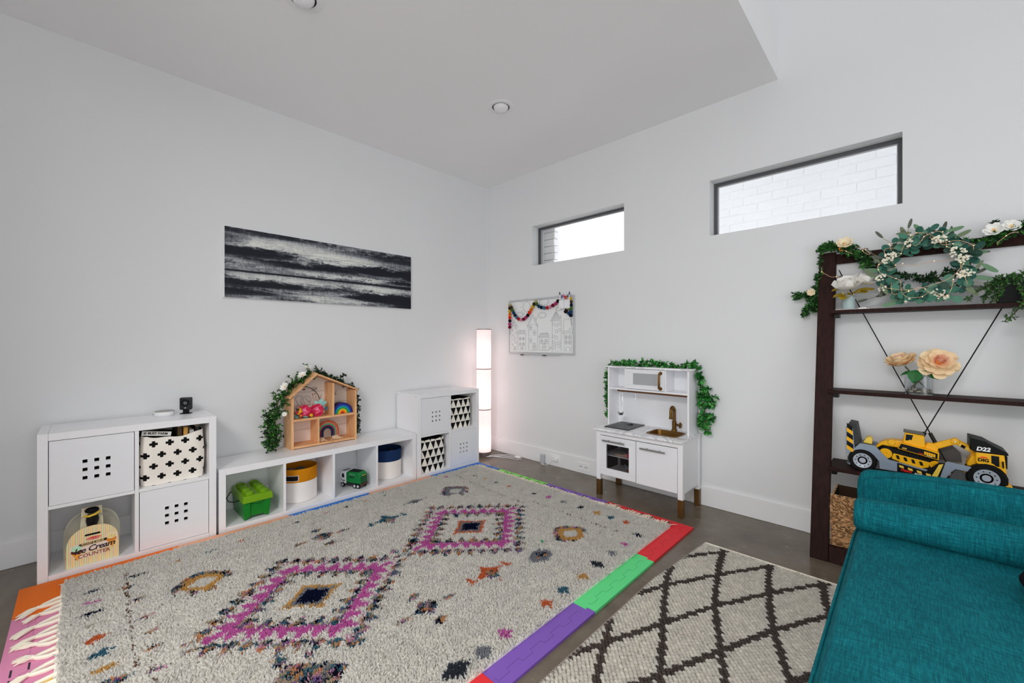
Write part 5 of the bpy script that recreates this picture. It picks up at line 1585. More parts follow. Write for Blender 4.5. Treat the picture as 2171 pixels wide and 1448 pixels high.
for yy in np.arange(g2, g3, .008):
    strand((g0 + .004, yy, gz1), (.3, 1, .2), .02, .004, (0, 0, 1))
st_.obj('woven_strand', M_sea, wbk, smooth=False)['kind'] = 'stuff'
# ============================================================ eucalyptus wreath on the bookcase
M_euc = vcol_mat('eucalyptus_leaf', .5)
wr = thing('eucalyptus_wreath', 'eucalyptus wreath with white berries leaning on the top shelf of the bookcase', 'wreath', (3.645, -.14, 1.455))
WC = Vector((3.645, -.115, 1.652)); WR = .158
tilt = Matrix.Rotation(R(-9), 4, 'X')
def wpt(a, r, dy=0.0):
    return WC + (tilt @ Vector((r * math.cos(a), dy, r * math.sin(a))))
tw = MB()
for k in range(5):
    tw.tube([wpt(2 * PI * i / 40, WR + .012 * math.sin(3 * 2 * PI * i / 40 + k * 1.3) + rng.uniform(-.003, .003), .012 * math.cos(4 * 2 * PI * i / 40 + k)) for i in range(40)], .0032, 5, closed=True)
tw.obj('twig_ring', flat('twig_brown', (64, 50, 34), .8), wr)
EUC = [seen(44, 92, 78, .6)[:3], seen(58, 110, 92, .6)[:3], seen(34, 74, 64, .6)[:3], seen(28, 60, 48, .6)[:3], seen(78, 120, 100, .6)[:3]]
def round_leaf_mesh(L, W, col):
    mb = MB(); n = 12; vs = [(0, 0, 0)]
    ring = []
    for i in range(n):
        a = 2 * PI * i / n
        ring.append((L / 2 + L / 2 * math.cos(a), W / 2 * math.sin(a), .14 * W * abs(math.sin(a)) + .05 * L * math.cos(2 * a)))
    mid = (L / 2, 0, -.01 * L)
    mb.add([mid] + ring, [(0, 1 + i, 1 + (i + 1) % n) for i in range(n)], col)
    # vein
    mb.add([(0, -.0006, .002), (L, -.0002, .004), (L, .0002, .004), (0, .0006, .002)], [(0, 1, 2, 3)], tuple(c * 1.6 + .02 for c in col))
    return mb.mesh('eucalyptus_leaf', M_euc)
rl = [round_leaf_mesh(.044, .041, c) for c in EUC]
ll = [round_leaf_mesh(.066, .02, seen(92, 104, 78, .6)[:3]), round_leaf_mesh(.062, .017, seen(66, 72, 62, .6)[:3]), round_leaf_mesh(.07, .024, seen(86, 118, 88, .6)[:3])]
def place_leaf(me, p, d, n, s, nm='round_leaf', par=wr):
    d = Vector(d).normalized(); n = Vector(n); n = (n - d * n.dot(d)).normalized(); y_ = n.cross(d)
    m = Matrix(((d.x * s, y_.x * s, n.x * s, 0), (d.y * s, y_.y * s, n.y * s, 0), (d.z * s, y_.z * s, n.z * s, 0), (0, 0, 0, 1)))
    o = bpy.data.objects.new(nm, me)
    m.translation = Vector(p) - Vector(ORG[par.name])
    o.matrix_local = m
    o.parent = par
    COL.objects.link(o)
    return o
def wclear(p):
    p = Vector(p)
    if p.z < 1.452: p.z = 1.452 + rng.uniform(0, .006)
    p.y = min(p.y, -.03)
    return p
for i in range(230):
    a = 2 * PI * i / 230 + rng.uniform(-.12, .12)
    deg = math.degrees(a) % 360
    if 50 < deg < 135: dens = 1.0
    elif 200 < deg < 345: dens = .75
    else: dens = .8
    if rng.random() > dens: continue
    r = WR + rng.uniform(-.045, .045)
    p = wclear(wpt(a, r, rng.uniform(-.045, .0)))
    out = (wpt(a, r + .1) - wpt(a, r)).normalized(); tan = (wpt(a + .1, r) - wpt(a, r)).normalized()
    d = out * rng.uniform(-.5, 1) + tan * rng.uniform(-1, 1) + Vector((0, rng.uniform(-.5, .1), 0))
    n = Vector((rng.uniform(-.6, .6), -1, rng.uniform(-.3, .8)))
    tip = p + d.normalized() * .045
    if tip.z < 1.447: d.z = abs(d.z)
    place_leaf(rng.choice(rl), p, d, n, rng.uniform(.75, 1.1))
for i in range(34):
    a = rng.uniform(0, 2 * PI); r = WR + rng.uniform(.01, .05)
    out = (wpt(a, r + .1) - wpt(a, r)).normalized(); tan = (wpt(a + .1, r) - wpt(a, r)).normalized()
    d = out * rng.uniform(.3, 1) + tan * rng.uniform(-1, 1)
    p = wclear(wpt(a, r, rng.uniform(-.04, 0)))
    if (p + d.normalized() * .07).z < 1.447: d.z = abs(d.z) * .4 + .1
    place_leaf(rng.choice(ll), p, d, (rng.uniform(-.5, .5), -1, .2), rng.uniform(.8, 1.2), 'long_leaf')
sx_ = MB()
for p, q in (((3.53, -.12, 1.77), (3.475, -.12, 1.845)), ((3.56, -.12, 1.80), (3.58, -.12, 1.88)), ((3.47, -.12, 1.72), (3.43, -.12, 1.76)), ((3.79, -.12, 1.56), (3.855, -.12, 1.55)), ((3.48, -.12, 1.52), (3.41, -.12, 1.50)), ((3.80, -.12, 1.58), (3.83, -.12, 1.60))):
    sx_.tube([p, (Vector(p) + Vector(q)) / 2 + Vector((.006, 0, .004)), q], .0016, 4)
    d = (Vector(q) - Vector(p)).normalized()
    place_leaf(ll[1], q, d, (0, -1, .2), .9, 'long_leaf')
    if q[2] > 1.87:
        for dd in ((-1, -.2, .1), (1, -.2, .25), (.9, 0, -.1)):
            place_leaf(ll[1], Vector(q) - d * .01, dd, (0, -.3, 1), .7, 'long_leaf')
sx_.obj('leaf_stem', flat('euc_stem', (110, 100, 60), .7), wr)
M_berry = flat('berry_white', (206, 202, 186), .5)
for (bx, bz, ang, L, n) in ((3.50, 1.72, 40, .07, 34), (3.83 - .06, 1.70, -60, .085, 52), (3.79, 1.60, 20, .06, 44), (3.70, 1.50, -20, .075, 50), (3.47, 1.615, 30, .05, 22), (3.475, 1.55, 20, .035, 12), (3.58, 1.475, 40, .03, 12), (3.70, 1.79, 10, .06, 26), (3.58, 1.79, 60, .04, 12)):
    mb = MB()
    ca, sa = math.cos(R(ang)), math.sin(R(ang))
    for k in range(n):
        t = rng.uniform(-.5, .5); w = rng.uniform(-.5, .5) * (1 - abs(t)) * .75
        p = wclear((bx + L * (t * ca - w * sa), -.178 + rng.uniform(-.012, .012), bz + L * (t * sa + w * ca)))
        mb.sphere(p, rng.uniform(.0045, .0062), 7, 5)
    b = mb.obj('berry_cluster', M_berry, wr)
    b['kind'] = 'stuff'

# ---- boxwood garland along the bookcase top
def clampS(p):
    return Vector((p.x, min(p.y, -.016), p.z))
sg = thing('leaf_garland', 'boxwood garland hung round the upper corner of the dark bookcase', 'garland', (3.3, -.06, 1.75))
lf, stm = MB(), MB()
BX2 = [seen(30, 72, 30, .62)[:3], seen(48, 100, 42, .62)[:3], seen(20, 50, 26, .62)[:3], seen(70, 128, 52, .62)[:3], seen(26, 44, 26, .62)[:3]]
garland(lf, stm, [(3.036, -.05, 1.545), (3.075, -.05, 1.56), (3.115, -.05, 1.548), (3.145, -.05, 1.50), (3.155, -.06, 1.47)], 46, .026, 9, .024, .012, BX2, clampS)
garland(lf, stm, [(3.09, -.05, 1.445), (3.115, -.05, 1.462), (3.145, -.05, 1.475), (3.16, -.06, 1.50)], 44, .034, 9, .024, .012, BX2, clampS)
garland(lf, stm, [(3.155, -.06, 1.47), (3.15, -.055, 1.55), (3.16, -.05, 1.62), (3.165, -.045, 1.69)], 52, .021, 9, .022, .011, BX2, clampS)
garland(lf, stm, [(3.172, -.045, 1.69), (3.174, -.04, 1.76), (3.176, -.04, 1.825)], 16, .01, 7, .02, .010, BX2, clampS)
garland(lf, stm, [(3.175, -.05, 1.835), (3.22, -.05, 1.848), (3.29, -.05, 1.838)], 52, .024, 10, .024, .012, BX2[:2] + BX2[3:4] + BX2[:2], clampS)
garland(lf, stm, [(3.29, -.085, 1.83), (3.34, -.085, 1.80), (3.385, -.09, 1.755), (3.41, -.09, 1.70)], 84, .036, 9, .025, .012, BX2, clampS)
garland(lf, stm, [(3.43, -.075, 1.70), (3.49, -.075, 1.655), (3.57, -.072, 1.622), (3.65, -.072, 1.60), (3.70, -.075, 1.60), (3.75, -.075, 1.63)], 72, .026, 9, .023, .011, [BX2[2], BX2[4], BX2[0]], clampS)
garland(lf, stm, [(3.775, -.09, 1.765), (3.82, -.09, 1.76), (3.87, -.09, 1.765), (3.93, -.085, 1.78), (3.97, -.085, 1.805), (4.03, -.085, 1.83), (4.10, -.085, 1.84)], 130, .03, 9, .025, .012, BX2, clampS)
garland(lf, stm, [(3.888, -.08, 1.83), (3.893, -.08, 1.875)], 5, .012, 6, .022, .011, [BX2[2], BX2[4]], clampS)
garland(lf, stm, [(3.268, -.03, 1.66), (3.272, -.03, 1.61)], 10, .014, 7, .02, .01, [BX2[2], BX2[4]], clampS)
o = lf.obj('foliage', M_leaf, sg, smooth=False); o['kind'] = 'stuff'
stm.obj('stem', M_stem, sg)['kind'] = 'stuff'
M_cream = flat('cream_petal', (206, 194, 168), .6)
for p, r, f, m in (((3.30, -.10, 1.845), .042, (.1, -1, .6), M_cream), ((3.13, -.075, 1.565), .024, (.2, -1, .2), M_cream), ((3.895, -.10, 1.815), .04, (-.2, -1, .5), M_petalw), ((3.95, -.10, 1.825), .034, (.2, -1, .4), M_petalw), ((3.29, -.1, 1.82), .018, (0, -1, -.2), flat('amber_petal', (214, 140, 60), .6))):
    open_flower(sg, p, r, f, m, 7, M_heart)

# ---- copper string lights
cs = thing('string_lights', 'fine copper wire string lights woven through the wreath and garland', 'string lights', (3.6, -.15, 1.6))
M_cop = flat('copper_wire', (176, 140, 112), .5, .1)
M_tiny = Mat('tiny_warm_bulb', (1, .8, .5, 1)); M_tiny.b.inputs['Emission Color'].default_value = (1, .72, .38, 1); M_tiny.b.inputs['Emission Strength'].default_value = 1.2; M_tiny = M_tiny.m
wires = [[(3.184, -.075, 1.72), (3.186, -.08, 1.69), (3.215, -.085, 1.665), (3.235, -.09, 1.65), (3.26, -.088, 1.652), (3.295, -.07, 1.64)],
         [(3.28, -.1, 1.818), (3.31, -.12, 1.795), (3.34, -.125, 1.775)], [(3.36, -.12, 1.812), (3.40, -.13, 1.79), (3.425, -.13, 1.755), (3.40, -.13, 1.765), (3.385, -.13, 1.785), (3.395, -.13, 1.80)]]
for k in range(6):
    a0 = rng.uniform(0, 2 * PI); a1 = a0 + rng.uniform(1.2, 2.6)
    n = 14
    wires.append([wclear(wpt(a0 + (a1 - a0) * i / n, WR + .035 * math.sin(i * .8 + k) + rng.uniform(-.008, .008), -.055 + .012 * math.sin(i + k))) for i in range(n + 1)])
wires.append([wpt(R(185), .15, -.06), wpt(R(165), .09, -.05), wpt(R(175), .05, -.05), wpt(R(150), .02, -.05), wpt(R(30), .04, -.05), wpt(R(10), .09, -.05), wpt(R(10), .15, -.06)])
wires.append([wpt(R(215), .19, -.05), wpt(R(245), .15, -.06), wpt(R(275), .12, -.06), wpt(R(320), .13, -.06), wpt(R(355), .14, -.06)])
wires.append([(3.90, -.13, 1.745), (3.93, -.135, 1.775), (3.95, -.135, 1.79), (3.97, -.135, 1.785)])
tb = MB(); nb_ = MB()
def smooth_path(P):
    P = [Vector(p) for p in P]
    for _ in range(2):
        Q = [P[0]]
        for a_, b_ in zip(P[:-1], P[1:]): Q += [a_.lerp(b_, .25), a_.lerp(b_, .75)]
        P = Q + [P[-1]]
    return P
for w_ in wires:
    tb.tube(smooth_path(w_), .0011, 5)
    for p in w_[1::3]: nb_.sphere(Vector(p) + Vector((0, -.003, 0)), .0022, 8, 6)
tb.obj('copper_wire', M_cop, cs)
nb_.obj('tiny_bulb', M_tiny, cs)['kind'] = 'stuff'

# ============================================================ white roses in a small vase, top shelf
SZ1 = 1.4412
sv = thing('glass_vase', 'small pale glass vase with a white rose at the left end of the top shelf', 'vase', (3.322, -.13, SZ1))
M_pglass = Mat('pale_glass', seen(150, 168, 168, .6), .12, spec=.6, Alpha=.75).m
MB().lathe((3.322, -.13, SZ1), [(0, 0), (.028, 0), (.031, .004), (.031, .075), (.029, .075), (.029, .008), (0, .008)], 32).obj('vase_body', M_pglass, sv)
MB().lathe((3.322, -.13, SZ1), [(0, .0085), (.0285, .0085), (.0285, .02), (0, .02)], 24).obj('vase_filling', flat('vase_grey', (90, 92, 96), .4), sv)
wf = thing('white_rose', 'large white artificial rose with olive leaves in the small pale vase', 'flower', (3.322, -.13, SZ1 + .02))
st2 = MB()
for dx in (-.01, 0, .01): st2.tube([(3.322 + dx, -.13, SZ1 + .022), (3.322 + dx * 2, -.13, SZ1 + .08), (3.32 + dx * 3, -.135, SZ1 + .11)], .003, 5)
st2.obj('stem', flat('pale_stem', (170, 160, 120), .6), wf)
def big_petal(par, c, d, up, L, W, mt, curl=.3, nm='petal'):
    d = Vector(d).normalized(); up = Vector(up); up = (up - d * up.dot(d)).normalized(); s = d.cross(up); c = Vector(c)
    vs = []; nj, nq = 6, 5
    for j in range(nj):
        t = j / (nj - 1)
        wd = W * (math.sin(PI * min(.97, .10 + .66 * t)) ** .7)
        for q in range(nq):
            sgn = -1 + 2 * q / (nq - 1)
            rip = .04 * L * math.sin(3 * sgn + 5 * t + L * 400)
            vs.append(c + d * (L * t * (1 - .08 * sgn * sgn)) + s * (wd * .5 * sgn) + up * (curl * L * t * t + .28 * wd * sgn * sgn * .5 + rip * t))
    fs = [(j * nq + q, j * nq + q + 1, (j + 1) * nq + q + 1, (j + 1) * nq + q) for j in range(nj - 1) for q in range(nq - 1)]
    o = MB().add(vs, fs).obj(nm, mt, par)
    return o
M_rosew = flat('white_rose_petal', (214, 212, 208), .6)
M_olive = flat('olive_leaf', (132, 112, 28), .55)
for c0, s_, face in (((3.322, -.145, SZ1 + .118), 1.0, (-.1, -.55, 1)), ((3.385, -.125, SZ1 + .145), .8, (.5, -.3, 1))):
    f_ = Vector(face).normalized(); a_ = f_.orthogonal().normalized(); b_ = f_.cross(a_)
    for ring, (k, el, L, W) in enumerate(((6, .15, .066, .066), (6, .75, .062, .062), (5, 1.5, .052, .05), (3, 3.0, .042, .036))):
        for i in range(k):
            a = 2 * PI * i / k + ring * .5
            u = a_ * math.cos(a) + b_ * math.sin(a)
            big_petal(wf, Vector(c0) + u * .004, u + f_ * el, f_ - u * .2, L * s_ * 1.2, W * s_ * 1.2, M_rosew, .42)
for p, d, L in (((3.33, -.14, SZ1 + .09), (1, -.4, .25), .075), ((3.35, -.13, SZ1 + .10), (1, -.2, .35), .08), ((3.33, -.15, SZ1 + .085), (.5, -.8, .3), .06), ((3.31, -.14, SZ1 + .085), (-1, -.2, .05), .055), ((3.31, -.14, SZ1 + .115), (-1, -.1, .25), .06), ((3.32, -.15, SZ1 + .075), (-.4, -.7, -.1), .045)):
    big_petal(wf, p, d, (0, -.4, 1), L * 1.1, .058, M_olive, -.25, 'leaf')
pp_ = thing('paper_tag', 'pale paper lying at the left end of the top shelf of the bookcase', 'paper', (3.33, -.15, SZ1))
MB().box(3.262, -.165, SZ1 + .0002, 3.42, -.10, SZ1 + .003).obj('paper_sheet', flat('paper_pink', (206, 196, 198), .7), pp_)
MB().box(3.37, -.162, SZ1 + .0035, 3.405, -.13, SZ1 + .009).obj('paper_fold', flat('paper_white', (204, 204, 204), .7), pp_, bevel=.001)
sv.location.z += .0032; wf.location.z += .0032

# ---- trailing plant in a black pot, right end of the top shelf
tp = thing('potted_plant', 'trailing green plant in a black pot at the right of the top shelf', 'plant', (3.955, -.12, SZ1))
def tpot():
    mb = MB(); a, b = .05, .062
    vs = [(3.955 + sx * q, -.115 + sy * q * .75, SZ1 + z) for (q, z) in ((a, 0), (b, .088), (b * .93, .088), (a * .9, .03)) for (sx, sy) in ((-1, -1), (1, -1), (1, 1), (-1, 1))]
    fs = [(3, 2, 1, 0)] + [(i * 4 + k, i * 4 + (k + 1) % 4, (i + 1) * 4 + (k + 1) % 4, (i + 1) * 4 + k) for i in range(3) for k in range(4)] + [(12, 13, 14, 15)]
    return mb.add(vs, fs)
tpot().obj('pot', M_black, tp, bevel=.003)
MB().box(3.905, -.15, SZ1 + .062, 4.005, -.08, SZ1 + .078).obj('soil', flat('soil_dark', (22, 18, 14), .9), tp)
lf, stm = MB(), MB()
TRL = [seen(36, 72, 34, .62)[:3], seen(26, 54, 28, .62)[:3], seen(64, 110, 44, .62)[:3], seen(48, 88, 40, .62)[:3]]
def clampT(p):
    x_, y_, z_ = p
    y_ = min(y_, -.012)
    if z_ < SZ1 + .004 and y_ > -.182 : z_ = SZ1 + .004
    return Vector((x_, y_, z_))
garland(lf, stm, [(3.90, -.13, SZ1 + .10), (3.93, -.13, SZ1 + .125), (3.98, -.13, SZ1 + .115), (4.02, -.13, SZ1 + .10)], 90, .045, 7, .018, .009, TRL, clampT)
for tr_ in ([(3.90, -.15, SZ1 + .10), (3.86, -.16, SZ1 + .085), (3.82, -.165, SZ1 + .06), (3.80, -.165, SZ1 + .02)], [(3.89, -.15, SZ1 + .09), (3.865, -.17, SZ1 + .04), (3.85, -.17, SZ1 + .012)],
            [(3.92, -.17, SZ1 + .10), (3.90, -.178, SZ1 + .05), (3.885, -.178, SZ1 + .01)], [(3.95, -.17, SZ1 + .11), (3.97, -.19, SZ1 + .06), (3.99, -.195, SZ1 + .01), (4.01, -.195, SZ1 - .02)],
            [(3.99, -.19, SZ1 + .06), (3.97, -.20, SZ1 - .02), (3.945, -.2, SZ1 - .06), (3.915, -.2, SZ1 - .095)], [(4.02, -.19, SZ1 + .02), (4.015, -.2, SZ1 - .045)]):
    garland(lf, stm, tr_, 22, .012, 5, .017, .008, TRL, clampT)
o = lf.obj('foliage', M_leaf, tp, smooth=False); o['kind'] = 'stuff'
stm.obj('stem', M_stem, tp)['kind'] = 'stuff'

# ============================================================ peonies in a glass vase, middle shelf
SZ2 = .9623
vx, vy = 3.622, -.135
gv = thing('glass_vase', 'clear square-shouldered glass vase with pale pebbles holding two peach peonies', 'vase', (vx, vy, SZ2))
M_clear = Mat('clear_glass', (0.93, 0.95, 0.96, 1), .03)
_tr = M_clear.node('ShaderNodeBsdfTransparent'); _tr.inputs[0].default_value = (.90, .92, .93, 1)
_gl = M_clear.node('ShaderNodeBsdfGlossy'); _gl.inputs['Roughness'].default_value = .03
_lw = M_clear.node('ShaderNodeLayerWeight'); _lw.inputs[0].default_value = .28
_mx = M_clear.node('ShaderNodeMixShader')
M_clear.link(_lw.outputs['Facing'], _mx.inputs[0]); M_clear.link(_tr.outputs[0], _mx.inputs[1]); M_clear.link(_gl.outputs[0], _mx.inputs[2])
M_clear.link(_mx.outputs[0], M_clear.nt.nodes['Material Output'].inputs[0])
r_ = .058
MB().lathe((vx, vy, SZ2), [(0, .0), (r_, .0), (r_, .112), (r_ - .004, .112), (r_ - .004, .012), (0, .012)], 40).obj('vase_glass', M_clear.m, gv)
MB().lathe((vx, vy, SZ2), [(r_ - .0045, .0335), (r_ - .0045, .035), (0, .035)], 32).obj('water_surface', M_clear.m, gv)
PEB = [flat('pebble_%d' % k, c, .5) for k, c in enumerate(((150, 140, 124), (120, 112, 100), (172, 164, 150), (92, 84, 76)))]
pm_ = MB().sphere((0, 0, 0), .0085, 9, 6, (1.2, 1, .62)).mesh('pebble', None)
pm_.materials.append(PEB[0])
for k in range(64):
    a = rng.uniform(0, 2 * PI); r0 = (r_ - .014) * math.sqrt(rng.random())
    o = bpy.data.objects.new('pebble', pm_)
    o.location = (r0 * math.cos(a), r0 * math.sin(a), .018 + .011 * (k % 2))
    o.rotation_euler = (rng.uniform(-.4, .4), rng.uniform(-.4, .4), rng.uniform(0, 3))
    COL.objects.link(o); o.parent = gv
    o.material_slots[0].link = 'OBJECT'; o.material_slots[0].material = rng.choice(PEB)
def petal_mat(name, a, b, c):
    M_ = Mat(name, rough=.65, spec=.2)
    n = M_.noise(60, 3, stretch=(1, 1, 1)); n2 = M_.noise(18, 2)
    M_.base(M_.ramp(n * .6 + n2 * .4, [(.3, a), (.5, b), (.7, c)]))
    return M_.m
M_pe1 = petal_mat('peach_petal_outer', seen(184, 162, 128, .55), seen(210, 190, 156, .55), seen(224, 208, 176, .55))
M_pe2 = petal_mat('peach_petal_inner', seen(206, 166, 138, .55), seen(226, 190, 166, .55), seen(232, 204, 182, .55))
M_pel = flat('peony_leaf', (24, 84, 36), .45, ill=.6)
M_pst = flat('peony_stem', (74, 74, 56), .6)
M_sta = flat('peony_stamen', (222, 140, 30), .7, ill=.6)
def peony(label, c, face, s, stem, close=0.0):
    t = thing('peony', label, 'flower', (vx, vy, SZ2 + .03))
    MB().tube(stem, .0042, 6).obj('stem', M_pst, t)
    f = Vector(face).normalized(); a = f.orthogonal().normalized(); b = f.cross(a); c = Vector(c)
    for ring, (k, el, L, W, mt) in enumerate(((9, -.3, .07, .052, M_pe1), (9, .05, .07, .05, M_pe1), (9, .45, .062, .042, M_pe1), (11, .95, .048, .02, M_pe2), (10, 1.6, .04, .015, M_pe2))):
        for i in range(k):
            ang = 2 * PI * i / k + ring * .7 + rng.uniform(-.15, .15)
            u = a * math.cos(ang) + b * math.sin(ang)
            d = u + f * (el + close + rng.uniform(-.12, .12))
            big_petal(t, c + f * (.004 * ring), d, f - u * .2, L * s * rng.uniform(.88, 1.1), W * s, mt, rng.uniform(.15, .4))
    MB().sphere(c + f * .02 * s, .011 * s, 10, 7).obj('stamen_heart', M_sta, t)
    return t
p1_ = peony('left of the two peach peonies in the clear vase, seen from the side', (vx - .062, vy - .012, SZ2 + .158), (-.35, -.35, 1), 1.02, [(vx + .03, vy - .01, SZ2 + .03), (vx - .02, vy - .01, SZ2 + .10), (vx - .055, vy - .01, SZ2 + .152)], .35)
p2_ = peony('right of the two peach peonies in the clear vase, facing the room', (vx + .07, vy - .03, SZ2 + .172), (.25, -1, .55), 1.12, [(vx - .035, vy + .005, SZ2 + .03), (vx + .02, vy - .005, SZ2 + .10), (vx + .065, vy - .02, SZ2 + .165)])
MB().tube([(vx - .02, vy + .01, SZ2 + .03), (vx - .005, vy + .0, SZ2 + .09), (vx + .0, vy - .0, SZ2 + .13)], .004, 6).obj('stem', M_pst, p1_)
def jag_leaf(par, p, d, n, L, W):
    d = Vector(d).normalized(); n = Vector(n); n = (n - d * n.dot(d)).normalized(); s = d.cross(n); p = Vector(p)
    N = 9; vs = []; 
    for j in range(N):
        t = j / (N - 1); w = W * .5 * math.sin(PI * t ** .7) * (1 + .12 * (j % 2))
        for sg_ in (-1, 0, 1):
            vs.append(p + d * L * t + s * w * sg_ + n * (.10 * W * abs(sg_) - .12 * L * t * t))
    MB().add(vs, [(j * 3 + q, j * 3 + q + 1, (j + 1) * 3 + q + 1, (j + 1) * 3 + q) for j in range(N - 1) for q in (0, 1)]).obj('leaf', M_pel, par)
jag_leaf(p1_, (vx - .012, vy - .052, SZ2 + .135), (-.15, -.12, -1), (-.1, -1, .1), .075, .058)
jag_leaf(p1_, (vx - .03, vy - .03, SZ2 + .125), (-1, -.2, -.45), (0, -.4, 1), .05, .03)
jag_leaf(p2_, (vx + .035, vy - .03, SZ2 + .125), (.8, -.2, -.7), (0, -1, .4), .055, .035)
jag_leaf(p2_, (vx + .01, vy - .02, SZ2 + .125), (.3, -.8, .2), (0, -.3, 1), .05, .045)
jag_leaf(p2_, (vx + .02, vy - .0, SZ2 + .12), (-.5, -.6, .1), (0, -.3, 1), .05, .045)

# ============================================================ yellow transporter truck with excavator, lower shelf
SZ3 = .5202
TY, TX0 = -.262, 3.322                       # near flank, rear end
TW = .15
M_yel = flat('toy_yellow', (232, 172, 14), .35, ill=.5)
M_yel2 = flat('toy_yellow_pale', (206, 176, 70), .4, ill=.5)
M_gry = flat('toy_grey_blue', (104, 114, 126), .45, ill=.5)
M_dgr = flat('toy_dark_grey', (62, 62, 62), .5, ill=.5)
M_red = flat('toy_red', (186, 28, 22), .4)
M_txtw = flat('toy_text_white', (214, 214, 214), .4)
M_txty = flat('toy_text_yellow', (226, 184, 70), .4)
tt = thing('toy_transporter', 'yellow and grey toy transporter truck marked D22 and DIG on the lower shelf', 'toy truck', (3.62, TY + TW / 2, SZ3))
# image-plane tracing helper kept in metres: X along shelf, Z up, both measured on the near flank
def q_(x, z): return (TX0 + x, SZ3 + z)
def pris(pts, y0, y1, nm, mt, par, bevel=.002):
    return MB().prism([q_(*p) for p in pts], 'y', TY + y0, TY + y1).obj(nm, mt, par, bevel=bevel)
# bed frame
pris([(.005, .025), (.33, .025), (.33, .06), (.005, .07)], .01, TW - .01, 'bed', M_dgr, tt)
pris([(.0, .0385), (.012, .03), (.02, .09), (.036, .125), (.06, .155), (.125, .152), (.15, .12), (.18, .085), (.215, .08), (.34, .06), (.34, .03), (.145, .03), (.142, .07), (.12, .10), (.085, .112), (.05, .104), (.03, .08), (.025, .05), (.025, .03), (.012, .028)], 0.0, .02, 'rear_fender', M_gry, tt)
pris([(.0, .03), (.02, .03), (.02, .09), (.036, .125), (.06, .155), (.125, .152), (.15, .12), (.18, .085), (.215, .08), (.34, .06), (.34, .03), (.16, .03), (.12, .11), (.05, .11)], TW - .02, TW, 'rear_fender', M_gry, tt)
# loading ramp raised at the back
rmp = pris([(.0, .09), (.02, .125), (.06, .155), (.045, .26), (.012, .265), (.004, .25)], .004, TW - .004, 'loading_ramp', flat('ramp_black', (44, 46, 46), .5, spec=.1), tt)
pris([(.0, .085), (.038, .115), (.03, .235), (.004, .245), (-.002, .24)], -.002, .0035, 'ramp_flank', M_gry, rmp, .001)
for k, z_ in enumerate((.095, .145, .195)):
    pris([(.003, z_ + .022), (.034 - k * .002, z_ + .002), (.033 - k * .002, z_ + .024), (.003, z_ + .044)], -.0032, -.0018, 'hazard_stripe', M_yel, rmp, 0)
    pris([(.003, z_ + .044), (.033 - k * .002, z_ + .024), (.032 - k * .002, z_ + .05), (.003, z_ + .07)], -.0032, -.0018, 'hazard_stripe', M_black, rmp, 0)
# side skirt with the lettered hazard panel
sk_ = pris([(.215, .02), (.34, .0), (.39, .0), (.40, .11), (.372, .108), (.325, .055), (.215, .078)], -.002, .012, 'side_skirt', M_black, tt)
for k in range(4):
    x0 = .222 + .034 * k
    pris([(x0, .068 - .007 * k), (x0 + .018, .064 - .007 * k), (x0 + .02, .052 - .007 * k), (x0 + .002, .056 - .007 * k)], -.0036, -.0021, 'hazard_stripe', M_yel2, sk_, 0)
pris([(.372, .10), (.388, .106), (.365, .03), (.345, .034)], -.0036, -.0021, 'hazard_stripe', M_yel2, sk_, 0)
tmx = lambda x, z, rot=0.0: frame_mat((TX0 + x, TY - .0025, SZ3 + z), (math.cos(rot), 0, math.sin(rot)), (-math.sin(rot), 0, math.cos(rot)))
text_mb('maxx', .019, tmx(.25, .043, -.14), shear=.2, bold=.0006).obj('red_lettering', M_red, sk_, smooth=False)
text_mb('action', .019, tmx(.305, .032, -.14), shear=.2, bold=.0006).obj('white_lettering', M_txtw, sk_, smooth=False)
# grey side lifter bracket
lb = pris([(.395, .115), (.405, .12), (.495, .108), (.495, .083), (.43, .088), (.415, .07), (.385, .01), (.37, .012)], -.004, .014, 'lift_arm', M_gry, tt)
pris([(.43, .086), (.46, .082), (.49, .02), (.40, .02)], .004, .02, 'fuel_tank', M_dgr, tt)
pris([(.47, .08), (.48, .08), (.505, .02), (.495, .02)], -.001, .006, 'support_strut', M_black, tt, .001)
# rear guard walls behind the excavator
pris([(.36, .10), (.36, .165), (.425, .185), (.455, .15), (.46, .10)], TW - .02, TW - .012, 'back_guard', M_dgr, tt)
# cab
cabp = [(.492, .025), (.60, .005), (.604, .02), (.599, .075), (.59, .19), (.497, .19), (.497, .135), (.515, .12), (.515, .09), (.492, .085)]
cab = pris(cabp, 0.0, TW, 'cab', M_yel, tt, .006)
spo = pris([(.479, .198), (.479, .255), (.53, .243), (.555, .226), (.60, .20), (.603, .187), (.497, .187)], -.002, TW + .002, 'roof_spoiler', M_black, cab, .003)
text_mb('D22', .026, tmx(.522, .205), shear=.2, bold=.0010).obj('white_lettering', M_txtw, spo, smooth=False)
pris([(.548, .18), (.573, .179), (.574, .130), (.564, .130), (.554, .141), (.549, .141)], -.0012, .0, 'side_window', M_black, cab, 0)
MB().box(TX0 + .5985 - .004, TY + .018, SZ3 + .12, TX0 + .5985 + .0025, TY + TW - .018, SZ3 + .18).obj('windscreen', M_black, cab, bevel=.002)
pris([(.581, .158), (.587, .158), (.588, .128), (.583, .128)], -.012, -.001, 'wing_mirror', M_black, cab, .001)
text_mb('DIG', .021, tmx(.523, .152), bold=.0009).obj('dark_lettering', M_black, cab, smooth=False)
pris([(.506, .164), (.514, .167), (.520, .1705), (.526, .1680), (.530, .1695), (.539, .164)], -.0025, -.001, 'red_mountain_mark', M_red, cab, 0)
for zz in (.082, .072, .062):
    pris([(.575, zz), (.597, zz + .001), (.597, zz + .003), (.575, zz + .002)], -.0015, .001, 'grille_line', flat('yellow_shadow', (170, 124, 14), .4), cab, 0)
